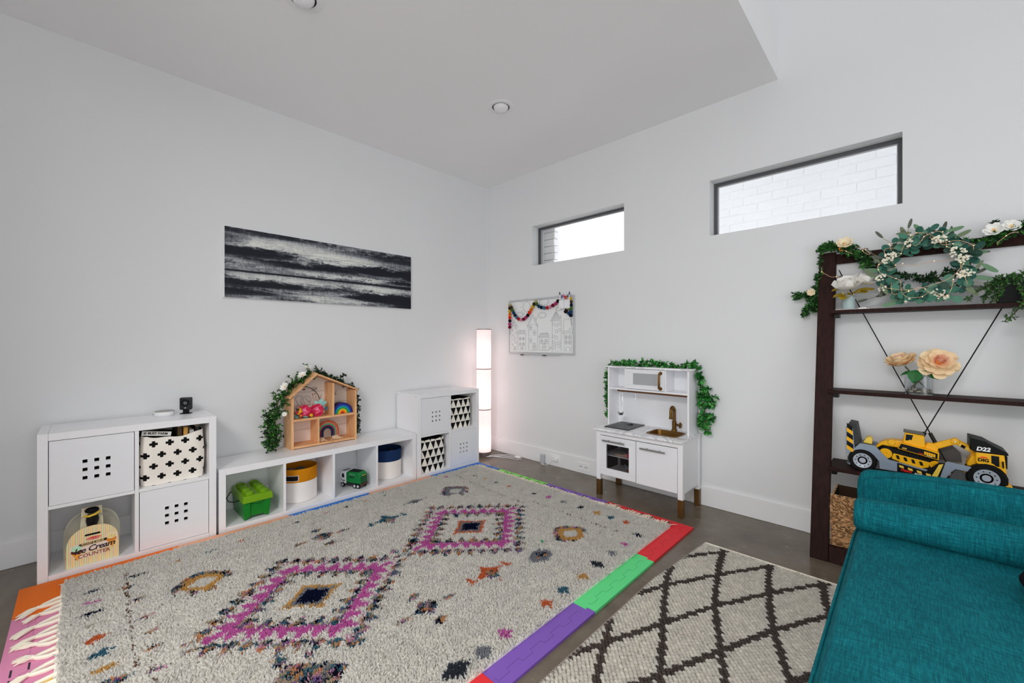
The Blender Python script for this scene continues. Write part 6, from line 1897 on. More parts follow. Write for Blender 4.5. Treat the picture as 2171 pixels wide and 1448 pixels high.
MB().box(TX0 + .585, TY - .004, SZ3 + .022, TX0 + .615, TY + TW + .004, SZ3 + .045).obj('front_bumper', M_yel, cab, bevel=.003)
pris([(.42, .03), (.495, .02), (.53, .105), (.50, .085), (.43, .085)], .006, TW - .006, 'engine_cover', M_yel, tt)
# wheels
for (wx, wy) in ((.072, .012), (.072, TW - .012), (.533, .008), (.533, TW - .008)):
    r0 = .062 if wx < .2 else .066
    g = 1 if wy < TW / 2 else -1
    w_ = MB().lathe((0, 0, 0), [(r0 * .6, -.017), (r0 * .93, -.017), (r0, -.011), (r0, .011), (r0 * .93, .017), (r0 * .6, .017)], 36, closed=True)
    m4 = Matrix.Translation((TX0 + wx, TY + wy, SZ3 + r0)) @ Matrix.Rotation(R(90 * g), 4, 'X')
    w_ = w_.xform(m4).obj('wheel', M_black, tt)
    hb = MB().lathe((0, 0, 0), [(0, .014), (r0 * .22, .014), (r0 * .24, .012), (r0 * .34, .012), (r0 * .36, .014), (r0 * .5, .0155), (r0 * .6, .018), (r0 * .66, .018), (r0 * .66, .012)], 32)
    hb = hb.xform(m4).obj('hub', flat('hub_grey', (140, 146, 154), .4, .2), w_)
    for k in range(10):
        a = 2 * PI * k / 10
        p = m4 @ Vector((r0 * .5 * math.cos(a), r0 * .5 * math.sin(a), .0158))
        d_ = m4.to_3x3() @ Vector((0, 0, 1))
        MB().cyl(p, p + d_ * .0012, .0028, n=8).obj('wheel_bolt_hole', M_black, w_)
# dark arch behind each front wheel
pris([(.533 + .070 * math.cos(R(a)), .066 + .070 * math.sin(R(a))) for a in range(-50, 231, 20)], -.0012, .02, 'wheel_arch', M_black, tt, 0)

ex = thing('toy_excavator', 'yellow toy excavator on tracks riding on the transporter bed', 'toy excavator', (TX0 + .25, TY + TW / 2, SZ3 + .08))
E0, E1 = .022, TW - .022
trk = pris([(.142, .10), (.16, .085), (.33, .055), (.36, .07), (.372, .095), (.355, .112), (.175, .152), (.15, .145), (.138, .125)], E0, E0 + .03, 'track', M_black, ex, .003)
pris([(.142, .10), (.16, .085), (.33, .055), (.36, .07), (.372, .095), (.355, .112), (.175, .152), (.15, .145), (.138, .125)], E1 - .03, E1, 'track', M_black, ex, .003)
pris([(.2, .122), (.34, .10), (.335, .072), (.312, .064), (.2, .088), (.192, .095)], E0 - .004, E0 + .002, 'track_frame', M_yel, trk, .002)
for k in range(4):
    x0 = .213 + .03 * k
    dz_ = -.0055 * k
    pris([(x0 - .004, .115 + dz_), (x0 + .008, .113 + dz_), (x0 + .013, .093 + dz_), (x0 + .001, .095 + dz_)], E0 - .0052, E0 - .0038, 'track_slot', M_black, trk, 0)
pris([(.222, .091), (.312, .073), (.312, .062), (.222, .08)], E0 - .008, E0 - .001, 'track_bar', M_yel, trk, .002)
for wx, wz, r0 in ((.168, .115, .0285), (.358, .089, .022)):
    m4 = Matrix.Translation((TX0 + wx, TY + E0 + .004, SZ3 + wz)) @ Matrix.Rotation(R(90), 4, 'X')
    MB().lathe((0, 0, 0), [(0, .004), (.006, .0045), (.008, .008), (r0 * .55, .008), (r0 * .6, .005), (r0 * .85, .006), (r0, .003), (r0, -.004)], 28).xform(m4).obj('sprocket', M_yel, trk)
# rows of track teeth
for k in range(14):
    x0 = .16 + k * .0145
    pris([(x0, .152 - k * .0029), (x0 + .008, .1505 - k * .0029), (x0 + .008, .156 - k * .0029), (x0, .158 - k * .0029)], E0 - .001, E0 + .031, 'track_tooth', M_black, trk, 0)
# body
pris([(.115, .125), (.145, .17), (.17, .184), (.2, .19), (.24, .19), (.24, .15), (.155, .155)], E0 + .012, E1 - .012, 'rear_deck', M_yel, ex, .006)
pris([(.07, .155), (.085, .185), (.1, .192), (.112, .18), (.11, .15)], E0 + .02, E1 - .02, 'dozer_blade', M_yel2, ex, .004)
m4 = Matrix.Translation((TX0 + .192, TY + E0 + .012, SZ3 + .178)) @ Matrix.Rotation(R(90), 4, 'X')
MB().lathe((0, 0, 0), [(0, .006), (.003, .006), (.003, .008), (.014, .008), (.016, .004), (.016, -.004)], 24).xform(m4).obj('pivot_disc', M_yel, ex)
cpt = pris([(.215, .152), (.372, .118), (.374, .155), (.33, .168), (.228, .186)], E0 - .012, E1 + .012, 'engine_house', M_yel, ex, .003)
pris([(.219, .155), (.367, .124), (.368, .152), (.329, .163), (.231, .182)], E0 - .0135, E0 - .0119, 'black_panel', M_black, cpt, 0)
for k in range(5):
    x0 = .318 + .0085 * k
    pris([(x0, .157 - .002 * k), (x0 + .0075, .1555 - .002 * k), (x0 + .0075, .138 - .0018 * k), (x0, .1395 - .0018 * k)], E0 - .0155, E0 - .0132, 'vent_slat', M_yel, cpt, .0008)
emx = lambda x, z, rot=0.0: frame_mat((TX0 + x, TY + E0 - .0139, SZ3 + z), (math.cos(rot), 0, math.sin(rot)), (-math.sin(rot), 0, math.cos(rot)))
text_mb('D22', .0105, emx(.243, .158, -.12), shear=.2, bold=.0004).obj('yellow_lettering', M_txty, cpt, smooth=False)
text_mb('maxx', .0085, emx(.307, .1425, -.19), shear=.2, bold=.0003).obj('red_lettering', M_red, cpt, smooth=False)
text_mb('action', .0085, emx(.338, .1355, -.19), shear=.2, bold=.0003).obj('white_lettering', M_txtw, cpt, smooth=False)
ecb = pris([(.235, .184), (.29, .172), (.325, .17), (.318, .235), (.245, .242)], E0 + .004, E1 - .03, 'operator_cab', M_yel, ex, .005)
pris([(.238, .244), (.24, .25), (.318, .243), (.322, .236)], E0, E1 - .026, 'cab_roof', flat('roof_dark', (70, 68, 62), .4), ecb, .002)
pris([(.25, .233), (.277, .231), (.271, .204), (.262, .206), (.258, .2), (.247, .2)], E0 + .0026, E0 + .0042, 'cab_window', flat('cab_glass', (12, 18, 26), .1), ecb, 0)
# boom, stick and bucket
ya, yb = E0 + .035, E0 + .058
pris([(.315, .168), (.33, .196), (.352, .196), (.372, .18), (.37, .15), (.33, .158)], ya - .012, yb + .012, 'boom_base', M_yel, ex, .005)
pris([(.352, .195), (.425, .232), (.44, .225), (.442, .205), (.425, .198), (.372, .168), (.36, .175)], ya, yb, 'boom', M_yel, ex, .005)
stick = pris([(.425, .228), (.445, .228), (.515, .185), (.51, .168), (.498, .162), (.43, .205)], ya + .002, yb - .002, 'stick', M_yel, ex, .004)
for k in range(2):
    x0, z0 = .452 + k * .0, .212
pris([(.446, .214), (.458, .2065), (.464, .2), (.452, .195), (.441, .202)], ya + .0005, ya + .0021, 'black_plate', M_yel2, stick, 0)
pris([(.455, .207), (.469, .1985), (.464, .186), (.45, .194)], ya + .0005, ya + .0021, 'black_plate', M_black, stick, 0)
pris([(.471, .1965), (.482, .19), (.477, .178), (.466, .185)], ya + .0005, ya + .0021, 'pale_plate', M_yel2, stick, 0)
m4 = Matrix.Translation((TX0 + .432, TY + ya, SZ3 + .218)) @ Matrix.Rotation(R(90), 4, 'X')
MB().lathe((0, 0, 0), [(0, .007), (.003, .007), (.004, .005), (.015, .004), (.0165, .001), (.0165, -.024)], 28).xform(m4).obj('elbow_disc', M_yel, ex)
MB().lathe((0, 0, 0), [(0, .009), (.003, .009), (.0035, .006)], 12).xform(m4).obj('elbow_pin', M_txtw, ex)
pris([(.485, .168), (.515, .18), (.517, .15), (.50, .145)], ya - .004, yb + .004, 'bucket_link', M_yel, ex, .004)
pris([(.487, .163), (.468, .112), (.488, .105), (.506, .112), (.514, .13), (.508, .15), (.50, .162)], ya - .03, yb + .03, 'bucket', M_yel, ex, .006)
# ============================================================ interlocking foam floor tiles
GX = [.385, .711, 1.308, 1.903, 2.548]
GY = [-.482, -1.077, -1.679, -2.29, -2.908, -3.53]
TH = .012
mt_ = thing('foam_play_mat', 'floor mat of coloured interlocking foam tiles under the shaggy rug', 'play mat', (1.47, -2.0, 0))
FC = {'o': (196, 92, 12), 's': (196, 140, 110), 'b': (24, 88, 160), 'l': (96, 172, 70), 'p': (96, 66, 138), 'r': (172, 34, 40), 'g': (72, 170, 104), 'k': (166, 104, 132), 'y': (222, 190, 50)}
def foam(c):
    nm = 'foam_' + c
    if nm not in _cache:
        rgb = FC[c]
        M_ = Mat(nm, seen(*rgb, ill=.5), .6, spec=.3)
        x, y, z = M_.coords('Object')
        n = M_.noise(260, 3)
        # fine embossed ribs
        rib = absf(fract(x * 160.0) - .5) * 2.0
        a = seen(*rgb, ill=.5)
        M_.base(M_.mix(n, tuple(q * .9 for q in a[:3]) + (1,), a))
        M_.bump(n * .6 + rib * .4, .25, .001)
        _cache[nm] = M_.m
    return _cache[nm]
TILES = [['b', 's', 'b', 's', 'o'], ['l', 'k', 'r', 'g', 'k'], ['p', 'y', 'b', 'p', 'y'], ['r', 'g', 'p', 'r', 'b']]
def teeth(p, q, out, amp=.016, n=5, ph=0):
    """interlocking dovetail edge from p to q"""
    p = Vector(p); q = Vector(q); d = (q - p); L = d.length; d = d / L
    nrm = Vector(out)
    pts = [p]
    for i in range(n):
        a = (i + .28) / n * L; b = (i + .72) / n * L
        s = 1 if (i + ph) % 2 == 0 else -1
        w = .012
        pts += [p + d * a, p + d * (a - w * .4) + nrm * amp * s, p + d * (b + w * .4) + nrm * amp * s, p + d * b]
    return pts
M_groove = flat('foam_groove', (40, 30, 40), .8)
for i in range(4):
    for j in range(5):
        x0, x1 = GX[i], GX[i + 1]; y1, y0 = GY[j], GY[j + 1]
        c = TILES[i][j]
        g = .0006
        pts = []
        pts += teeth((x0 + g, y0 + g), (x1 - g, y0 + g), (0, 1), n=4, ph=(i + j)) if j < 4 else [Vector((x0 + g, y0 + g))]
        pts += teeth((x1 - g, y0 + g), (x1 - g, y1 - g), (1, 0), n=4, ph=j) if i < 3 else [Vector((x1 - g, y0 + g))]
        pts += list(reversed(teeth((x0 + g, y1 - g), (x1 - g, y1 - g), (0, 1), n=4, ph=(i + j - 1)) + [Vector((x1 - g, y1 - g))])) if j > 0 else [Vector((x1 - g, y1 - g))]
        pts += list(reversed(teeth((x0 + g, y0 + g), (x0 + g, y1 - g), (1, 0), n=4, ph=j) + [Vector((x0 + g, y1 - g))])) if i > 0 else [Vector((x0 + g, y1 - g))]
        # drop duplicates
        out = []
        for p in pts:
            if not out or (p - out[-1]).length > 1e-5: out.append(p)
        if (out[0] - out[-1]).length < 1e-5: out.pop()
        tl = MB().prism([(p.x, p.y) for p in out], 'z', 0.0002 if i else .0002, TH).obj('foam_tile', foam(c), mt_, smooth=False)
        # cut lines of the loose border strips (dovetail seams) on the tiles whose rim shows
        gv_ = MB()
        def seam(P, d, n_, s):
            P = Vector(P); d = Vector(d); n_ = Vector(n_)
            pts_ = []
            for k in range(9):
                a = .03 + k * .066
                if k % 2 == 0: pts_ += [P + d * a, P + d * (a + .004) + n_ * .02]
                else: pts_ += [P + d * (a - .004) + n_ * .02, P + d * a]
            gv_.tube([Vector((p.x, p.y, TH)) for p in pts_], .0007, 3)
        if i == 3: seam((x1 - .062, y0), (0, 1), (1, 0), 1)
        if j == 4 and i > 0: seam((x0, y0 + .055), (1, 0), (0, 1), 1)
        if gv_.v: gv_.obj('seam_groove', foam(c) if False else flat('seam_' + c, tuple(int(q * .55) for q in FC[c]), .8), tl, smooth=False)
# slots in the pink tile
for (xa, ya) in ((1.14, -3.455), (1.15, -3.50), (1.22, -3.50)):
    MB().box(xa, ya, TH - .001, xa + .05, ya + .006, TH + .0004).obj('tile_slot', M_groove, mt_, smooth=False)

# ============================================================ shaggy rug
RX0, RX1, RY0, RY1 = .482, 2.440, -3.385, -.600
rug = thing('shag_rug', 'cream shaggy rug with pink diamonds and coloured motifs on the play mat', 'rug', (1.47, -1.97, TH))
M_yarn = Mat('wool_yarn', rough=.95, spec=.05)
_a = M_yarn.node('ShaderNodeAttribute'); _a.attribute_name = 'Col'
M_yarn.link(_a.outputs['Color'], M_yarn.b.inputs['Base Color'])
_tl = M_yarn.node('ShaderNodeBsdfTranslucent'); _ms = M_yarn.node('ShaderNodeMixShader'); _ms.inputs[0].default_value = .66
M_yarn.link(_a.outputs['Color'], _tl.inputs[0]); M_yarn.link(M_yarn.b.outputs[0], _ms.inputs[1]); M_yarn.link(_tl.outputs[0], _ms.inputs[2])
M_yarn.link(_ms.outputs[0], M_yarn.nt.nodes['Material Output'].inputs[0]); M_yarn = M_yarn.m
MB().box(RX0 + .004, RY0, TH + .0004, RX1 - .004, RY1, TH + .009).obj('rug_backing', flat('rug_backing', (196, 192, 184), .95), rug, smooth=False)
IL = .5
RC = {k: np.array(seen(*v, ill=IL)[:3]) for k, v in {
    'W': (196, 191, 180), 'P': (180, 92, 160), 'P2': (196, 150, 170), 'N': (20, 26, 52), 'G': (128, 130, 138), 'Y': (194, 160, 84), 'Y2': (176, 140, 90), 'O': (196, 106, 34), 'O2': (196, 140, 80),
    'E': (26, 98, 118), 'D': (60, 66, 74), 'K': (76, 84, 96), 'T2': (160, 150, 128), 'V': (120, 84, 140), 'R': (160, 70, 60), 'B': (24, 24, 34)}.items()}
RC = {k_: v_ if k_ in 'NBDK' else v_ * .84 + .16 * .55 for k_, v_ in RC.items()}
RC['W'] = np.array((0.965, 0.95, 0.915))
MULTI = [RC[k] for k in ('E', 'N', 'O2', 'T2', 'V', 'P2', 'D', 'E', 'Y2', 'B', 'G', 'T2')]
DASH = [(0.683, -3.11, 'D', 0.04, 0.012), (0.713, -3.275, 'K', 0.03, 0.012), (0.835, -3.285, 'P', 0.03, 0.012), (0.942, -3.284, 'N', 0.045, 0.014), (1.054, -3.275, 'T2', 0.03, 0.005), (1.184, -3.269, 'O', 0.035, 0.02), (1.31, -3.262, 'E', 0.035, 0.02), (1.424, -3.253, 'Y', 0.04, 0.016), (0.789, -3.153, 'M', 0.03, 0.01), (0.95, -3.119, 'M', 0.03, 0.01), (1.142, -3.114, 'M', 0.03, 0.01), (1.288, -3.111, 'M', 0.03, 0.01), (1.412, -3.119, 'M', 0.03, 0.01), (1.568, -3.118, 'M', 0.03, 0.01), (1.533, -3.241, 'M', 0.05, 0.02), (0.658, -2.788, 'E', 0.035, 0.008), (0.654, -2.951, 'Y2', 0.03, 0.005), (0.635, -2.634, 'O', 0.02, 0.012), (0.606, -2.302, 'N', 0.022, 0.01), (0.592, -2.111, 'P2', 0.022, 0.008), (0.591, -1.961, 'N', 0.014, 0.01), (0.584, -1.803, 'O2', 0.02, 0.008), (0.583, -1.641, 'E', 0.012, 0.008), (0.573, -1.49, 'O', 0.018, 0.006), (0.568, -1.031, 'P', 0.02, 0.012), (0.586, -0.843, 'G', 0.022, 0.012), (0.732, -0.836, 'D', 0.02, 0.012), (0.858, -0.823, 'Y', 0.02, 0.014), (0.999, -0.825, 'E', 0.022, 0.014), (1.147, -0.813, 'O', 0.022, 0.016), (1.288, -0.802, 'T2', 0.02, 0.005), (1.416, -0.796, 'N', 0.022, 0.016), (1.545, -0.77, 'P', 0.025, 0.018), (1.683, -0.771, 'G', 0.025, 0.018), (1.841, -0.769, 'D', 0.028, 0.018), (1.977, -0.767, 'Y', 0.03, 0.02), (2.096, -0.763, 'E', 0.025, 0.018), (2.204, -0.763, 'O', 0.025, 0.02), (2.352, -0.886, 'N', 0.022, 0.022), (2.347, -1.044, 'P', 0.018, 0.018), (2.349, -1.19, 'G', 0.022, 0.022), (2.354, -1.354, 'D', 0.03, 0.028), (2.363, -1.511, 'Y', 0.03, 0.024), (2.363, -1.67, 'E', 0.032, 0.026), (2.371, -1.811, 'O', 0.026, 0.024), (2.372, -2.086, 'P', 0.028, 0.022), (2.382, -2.217, 'G', 0.032, 0.026), (2.375, -2.347, 'D', 0.05, 0.03)]
def hash2(a, b):
    h = np.sin(a * 127.1 + b * 311.7) * 43758.5453
    return h - np.floor(h)
def vnoise(x, y):
    xi, yi = np.floor(x), np.floor(y); xf, yf_ = x - xi, y - yi
    u = xf * xf * (3 - 2 * xf); v = yf_ * yf_ * (3 - 2 * yf_)
    a = hash2(xi, yi); b = hash2(xi + 1, yi); c = hash2(xi, yi + 1); d = hash2(xi + 1, yi + 1)
    return a * (1 - u) * (1 - v) + b * u * (1 - v) + c * (1 - u) * v + d * u * v
def rug_pattern(X, Y):
    n = len(X)
    col = np.tile(RC['W'], (n, 1)); hgt = np.ones(n)
    jx = X + (hash2(np.floor(X * 140), np.floor(Y * 60)) - .5) * .009
    jy = Y + (hash2(np.floor(X * 60) + 9, np.floor(Y * 140)) - .5) * .011
    # multi-colour yarn: short runs along y, stepping across x
    k = np.floor(X * 62 + .4 * np.floor(Y * 30)) * 3 + np.floor(Y * 36 + 5 * hash2(np.floor(X * 62), X * 0 + 2)) * 7
    mi = (hash2(k, np.floor(X * 62)) * len(MULTI)).astype(int) % len(MULTI)
    multi = np.array(MULTI)[mi]
    def put(m, c):
        col[m] = c if getattr(c, 'ndim', 1) == 1 else c[m]
        hgt[m] = .6
    for (cx, cy, oc) in ((1.522, -2.543, 'Y'), (1.497, -1.535, 'O')):
        u = jy - cy; v = jx - cx
        a, b = .335, .305
        s = np.abs(u) / a + np.abs(v) / b
        d = (s - 1) * .2255
        tau = (np.abs(u) / a - np.abs(v) / b)
        nt_ = 3.25
        tri = np.abs(((tau * nt_ + .15) % 1.0) - .5) * 2       # 1 at tooth, 0 at valley
        # outer speckled zigzag
        tri3 = np.abs(((tau * nt_ * 1.0 + .15) % 1.0) - .5) * 2
        ts = 1 - tri
        om = (d > .062 + .026 * tri) & (d < .090 + .056 * ts) & (np.abs(v) > .014)
        put(om, multi)
        put((d > -.010) & (d < .008 + .070 * tri), RC['P'])
        tri2 = np.abs(((tau * nt_ * .95 + .62) % 1.0) - .5) * 2
        put((d < -.012) & (d > -.018 - .066 * tri2 ** 1.2), multi)
        corner = (np.abs(v) < .075) & (np.abs(u) > a - .105) & (d < -.008)
        put(corner & (np.abs(v) < (np.abs(u) - (a - .11)) * .9), multi)
        put((np.abs(v) < .015) & (np.abs(u) > a - .02) & (np.abs(u) < a + .095), RC['P'])
        put((np.abs(u) < .02) & (np.abs(v) > b - .02) & (np.abs(v) < b + .03), RC['P'])
        w = (np.abs(u) / .152) ** .82 + (np.abs(v) / .128) ** .82
        put(w < 1, RC[oc]); put(w < .80, RC['G'])
        put(np.abs(u) / .078 + np.abs(v) / .066 < 1, RC['N'])
    def dia(cx, cy, su, sv, c, p=1.0):
        put((np.abs(jy - cy) / su) ** p + (np.abs(jx - cx) / sv) ** p < 1, c)
    def eye(cx, cy, oc, flip=1):
        u = jy - cy; v = jx - cx
        w = (np.abs(u) / .118) ** 1.35 + (np.abs(v) / .112) ** 1.35
        put((w < 1.15) & ((v * flip < .02) | (hash2(np.floor(Y * 26), np.floor(X * 26)) > .5)), multi)
        put(w < .76, RC[oc]); put((np.abs(u) / .062) ** 1.3 + (np.abs(v) / .052) ** 1.3 < 1, RC['W'])
    eye(1.006, -2.888, 'Y'); eye(2.035, -1.160, 'Y', 1); eye(.908, -1.197, 'G', 1)
    def star(cx, cy, c):
        u = jy - cy; v = jx - cx
        put((np.abs(u) / .115) ** .62 + (np.abs(v) / .10) ** .62 < 1, RC[c])
        put(((np.abs(u - .0) / .05) + (np.abs(v - .028) / .045) < 1), multi)
        for s in (-1, 1):
            dia(cx + .012, cy + s * .122, .032, .018, RC[c]); dia(cx + s * .0 - .012, cy + s * .118, .012, .028, RC[c])
    star(1.003, -1.857, 'E'); star(1.985, -1.82, 'O')
    def cross(cx, cy):
        dia(cx, cy, .07, .058, multi)
        for (a, b) in ((-.108, 0), (.118, 0), (.01, .118), (.01, -.128)):
            dia(cx + a, cy + b, .042 if b == 0 else .05, .028 if b == 0 else .018, multi)
    cross(1.988, -2.213); cross(.938, -2.267)
    dia(.866, -1.553, .075, .036, RC['G'], 1.2); dia(.875, -1.548, .045, .018, multi)
    for s in (-1, 1): dia(.86, -1.553 + s * .09, .03, .008, RC['G'])
    dia(2.072, -1.495, .085, .062, RC['G'], 1.6); dia(2.075, -1.49, .05, .04, multi)
    # motif cut by the lower edge of the picture
    dia(2.05, -2.775, .16, .15, multi, 1.1); dia(1.86, -2.79, .03, .06, multi); dia(1.89, -2.70, .015, .05, multi)
    # loose connecting tufts between the diamonds
    for (cx, cy, su, sv) in ((1.43, -2.055, .03, .03), (1.50, -2.05, .03, .015), (1.415, -1.925, .035, .04), (1.46, -2.0, .012, .04), (1.53, -1.99, .02, .02)):
        dia(cx, cy, su, sv, multi)
    for (cx, cy, c, su, sv) in DASH:
        cc = multi if c == 'M' else RC[c]
        dia(cx, cy, su * 1.35, sv * 1.6, cc, .95)
    # thin stitched lines across the rug
    ln = .0035
    for y0_, wob in ((-.945, .05), (-3.15, .02)):
        yy = y0_ - wob * np.sin((X - .6) * 2.2) * (X < 1.5) + .02 * (X > 1.5) 
        m = (np.abs(Y - yy) < ln) & (hash2(np.floor(X * 70), X * 0) > .25) & (X > .6) & (X < 2.27)
        col[m] = np.array(seen(110, 84, 66)[:3]); hgt[m] = .45
    return col, hgt
def build_pile():
    st = .0064
    gx = np.arange(RX0, RX1, st); gy = np.arange(RY0 + .012, RY1, st)
    X, Y = np.meshgrid(gx, gy); X = X.ravel(); Y = Y.ravel()
    X = X + nrng.uniform(-.5, .5, len(X)) * st; Y = Y + nrng.uniform(-.5, .5, len(Y)) * st
    c, h = rug_pattern(X, Y)
    low = h < .9
    # sheared coloured areas are denser
    ex = np.where(low)[0]
    X = np.concatenate([X, X[ex] + st * .5]); Y = np.concatenate([Y, Y[ex] + st * .4]); 
    c, h = rug_pattern(X, Y)
    low = h < .9
    n = len(X)
    fl = vnoise(X * 9, Y * 9) * 2 * PI * 1.6 + vnoise(X * 40, Y * 40) * 4.5
    lean = np.where(low, nrng.uniform(.1, .6, n), nrng.uniform(.3, .9, n))
    dx = np.cos(fl) * lean * .6 + nrng.normal(0, .33, n); dy = np.sin(fl) * lean * .6 - .1 * lean + nrng.normal(0, .33, n)
    clump = vnoise(X * 16 + 40, Y * 16) 
    L = np.where(low, .019, .0195 + .005 * clump) * nrng.uniform(.8, 1.2, n)
    D = np.stack([dx, dy, np.ones(n)], 1); D /= np.linalg.norm(D, axis=1)[:, None]
    A = np.stack([-D[:, 1], D[:, 0], np.zeros(n)], 1) + nrng.normal(0, .2, (n, 3))
    A -= D * (A * D).sum(1)[:, None]; A /= np.linalg.norm(A, axis=1)[:, None]
    B = np.cross(D, A)
    P = np.stack([X, Y, np.full(n, TH + .006)], 1)
    r = np.where(low, .0031, .0037) * nrng.uniform(.8, 1.25, n)
    V = np.zeros((n, 7, 3))
    for k in range(3):
        a = 2 * PI * k / 3
        o = A * math.cos(a) + B * math.sin(a)
        V[:, k] = P + o * (r * .9)[:, None]
        V[:, 3 + k] = P + D * (L * .62)[:, None] + o * (r * 1.1)[:, None]
    tipd = D + np.stack([dx, dy, np.full(n, -.25)], 1) * .5
    V[:, 6] = P + D * (L * .62)[:, None] + tipd * (L * .40)[:, None]
    V[:, :, 2] = np.maximum(V[:, :, 2], TH + .004)
    base = (np.arange(n) * 7)[:, None]
    q = np.array([[0, 1, 4, 3], [1, 2, 5, 4], [2, 0, 3, 5]]); t = np.array([[3, 4, 6], [4, 5, 6], [5, 3, 6]])
    quads = (base[:, :, None] + q[None]).reshape(-1, 4); tris = (base[:, :, None] + t[None]).reshape(-1, 3)
    me = bpy.data.meshes.new('pile')
    nv = n * 7; nq = len(quads); ntr = len(tris)
    me.vertices.add(nv); me.loops.add(nq * 4 + ntr * 3); me.polygons.add(nq + ntr)
    co = V.reshape(-1, 3) - np.array(ORG[rug.name])
    me.vertices.foreach_set('co', co.astype(np.float32).ravel())
    me.loops.foreach_set('vertex_index', np.concatenate([quads.ravel(), tris.ravel()]).astype(np.int32))
    ls = np.concatenate([np.arange(nq) * 4, nq * 4 + np.arange(ntr) * 3]).astype(np.int32)
    me.polygons.foreach_set('loop_start', ls)
    me.polygons.foreach_set('use_smooth', np.ones(nq + ntr, dtype=bool))
    tint = np.minimum(nrng.uniform(.93, 1.1, n), 1.05)
    cc = np.ones((n, 7, 4), np.float32)
    cc[:, :, :3] = (c * tint[:, None])[:, None, :]
    ca = me.color_attributes.new('Col', 'FLOAT_COLOR', 'POINT')
    ca.data.foreach_set('color', cc.ravel())
    me.materials.append(M_yarn)
    me.update(calc_edges=True)
    me.validate()
    o = bpy.data.objects.new('pile', me)
    o.parent = rug
    ORG[o.name] = ORG[rug.name]
    o['kind'] = 'stuff'
    COL.objects.link(o)
build_pile()
# knotted fringe: pairs of twisted cords end in a knot and a loose tassel (left end)
M_wool = flat('fringe_wool', (192, 186, 172), .95)
def tassel(x, s=1.0, bend=0.0):
    t = MB()
    z = TH + .006
    for dx_ in (-.022, .022):
        t.tube([(x + dx_, RY0 + .01, z + .004), (x + dx_ * .9, RY0 - .02, z), (x + dx_ * .45 + bend * .01, RY0 - .048 * s, z), (x + bend * .02, RY0 - .062 * s, z + .001)], .0055, 7, radii=[.0085, .0088, .008, .0065])
    t.sphere((x + bend * .02, RY0 - .064 * s, z + .003), .0075, 8, 6)
    for k in range(16):
        a = rng.uniform(-.5, .5)
        l = rng.uniform(.04, .062) * s
        t.tube([(x + bend * .02 + rng.uniform(-.005, .005), RY0 - .064 * s, z + rng.uniform(0, .006)), (x + bend * .04 + a * .03, RY0 - .064 * s - l * .5, z + rng.uniform(0, .008)), (x + bend * .06 + a * .05, RY0 - .064 * s - l, z - .002 + rng.uniform(0, .003))], .0036, 4, radii=[.0042, .0046, .0022])
    t.obj('knotted_tassel', M_wool, rug)
for k in range(20):
    tassel(.66 + k * .096 + rng.uniform(-.008, .008), rng.uniform(.85, 1.1), rng.uniform(-1, 1))
# looser fringe at the far right end
fr2 = MB()
for k in range(560):
    x = RX0 + .02 + (RX1 - RX0 - .03) * k / 560 + rng.uniform(-.003, .003)
    clumpy = .5 + .5 * math.sin(x * 37) * math.sin(x * 11 + 1)
    l = (.014 + .036 * clumpy) * (1.7 if x > 1.95 else 1) * rng.uniform(.6, 1.2)
    d = rng.uniform(-.5, .5)
    z = TH + .006
    fr2.tube([(x, RY1 - .012, z + .012), (x + d * l * .4, RY1 + l * .5, z + .012 + rng.uniform(-.004, .01)), (x + d * l, RY1 + l, z + rng.uniform(-.003, .008))], .0022, 3, radii=[.003, .0028, .0014])
fr2.obj('loose_fringe', M_wool, rug)['kind'] = 'stuff'
kn = MB()
for k in range(20):
    x = RX0 + .06 + k * .098 + rng.uniform(-.02, .02)
    kn.tube([(x, RY1 + .01, TH + .02), (x + .012, RY1 + .028, TH + .024), (x + .004, RY1 + .045, TH + .022), (x + .026, RY1 + .05, TH + .016)], .0028, 4)
kn.obj('dark_knot', flat('fringe_dark', (60, 40, 40), .9), rug)['kind'] = 'stuff'

bead = MB().sphere((1.985, -1.385, .046), .0075, 10, 7).obj('toy_bead', flat('bead_green', (16, 110, 60), .4), org=(1.985, -1.385, .046))
tag(bead, 'tiny green bead lying on the cream rug between the grey diamond and the pink diamond', 'bead')

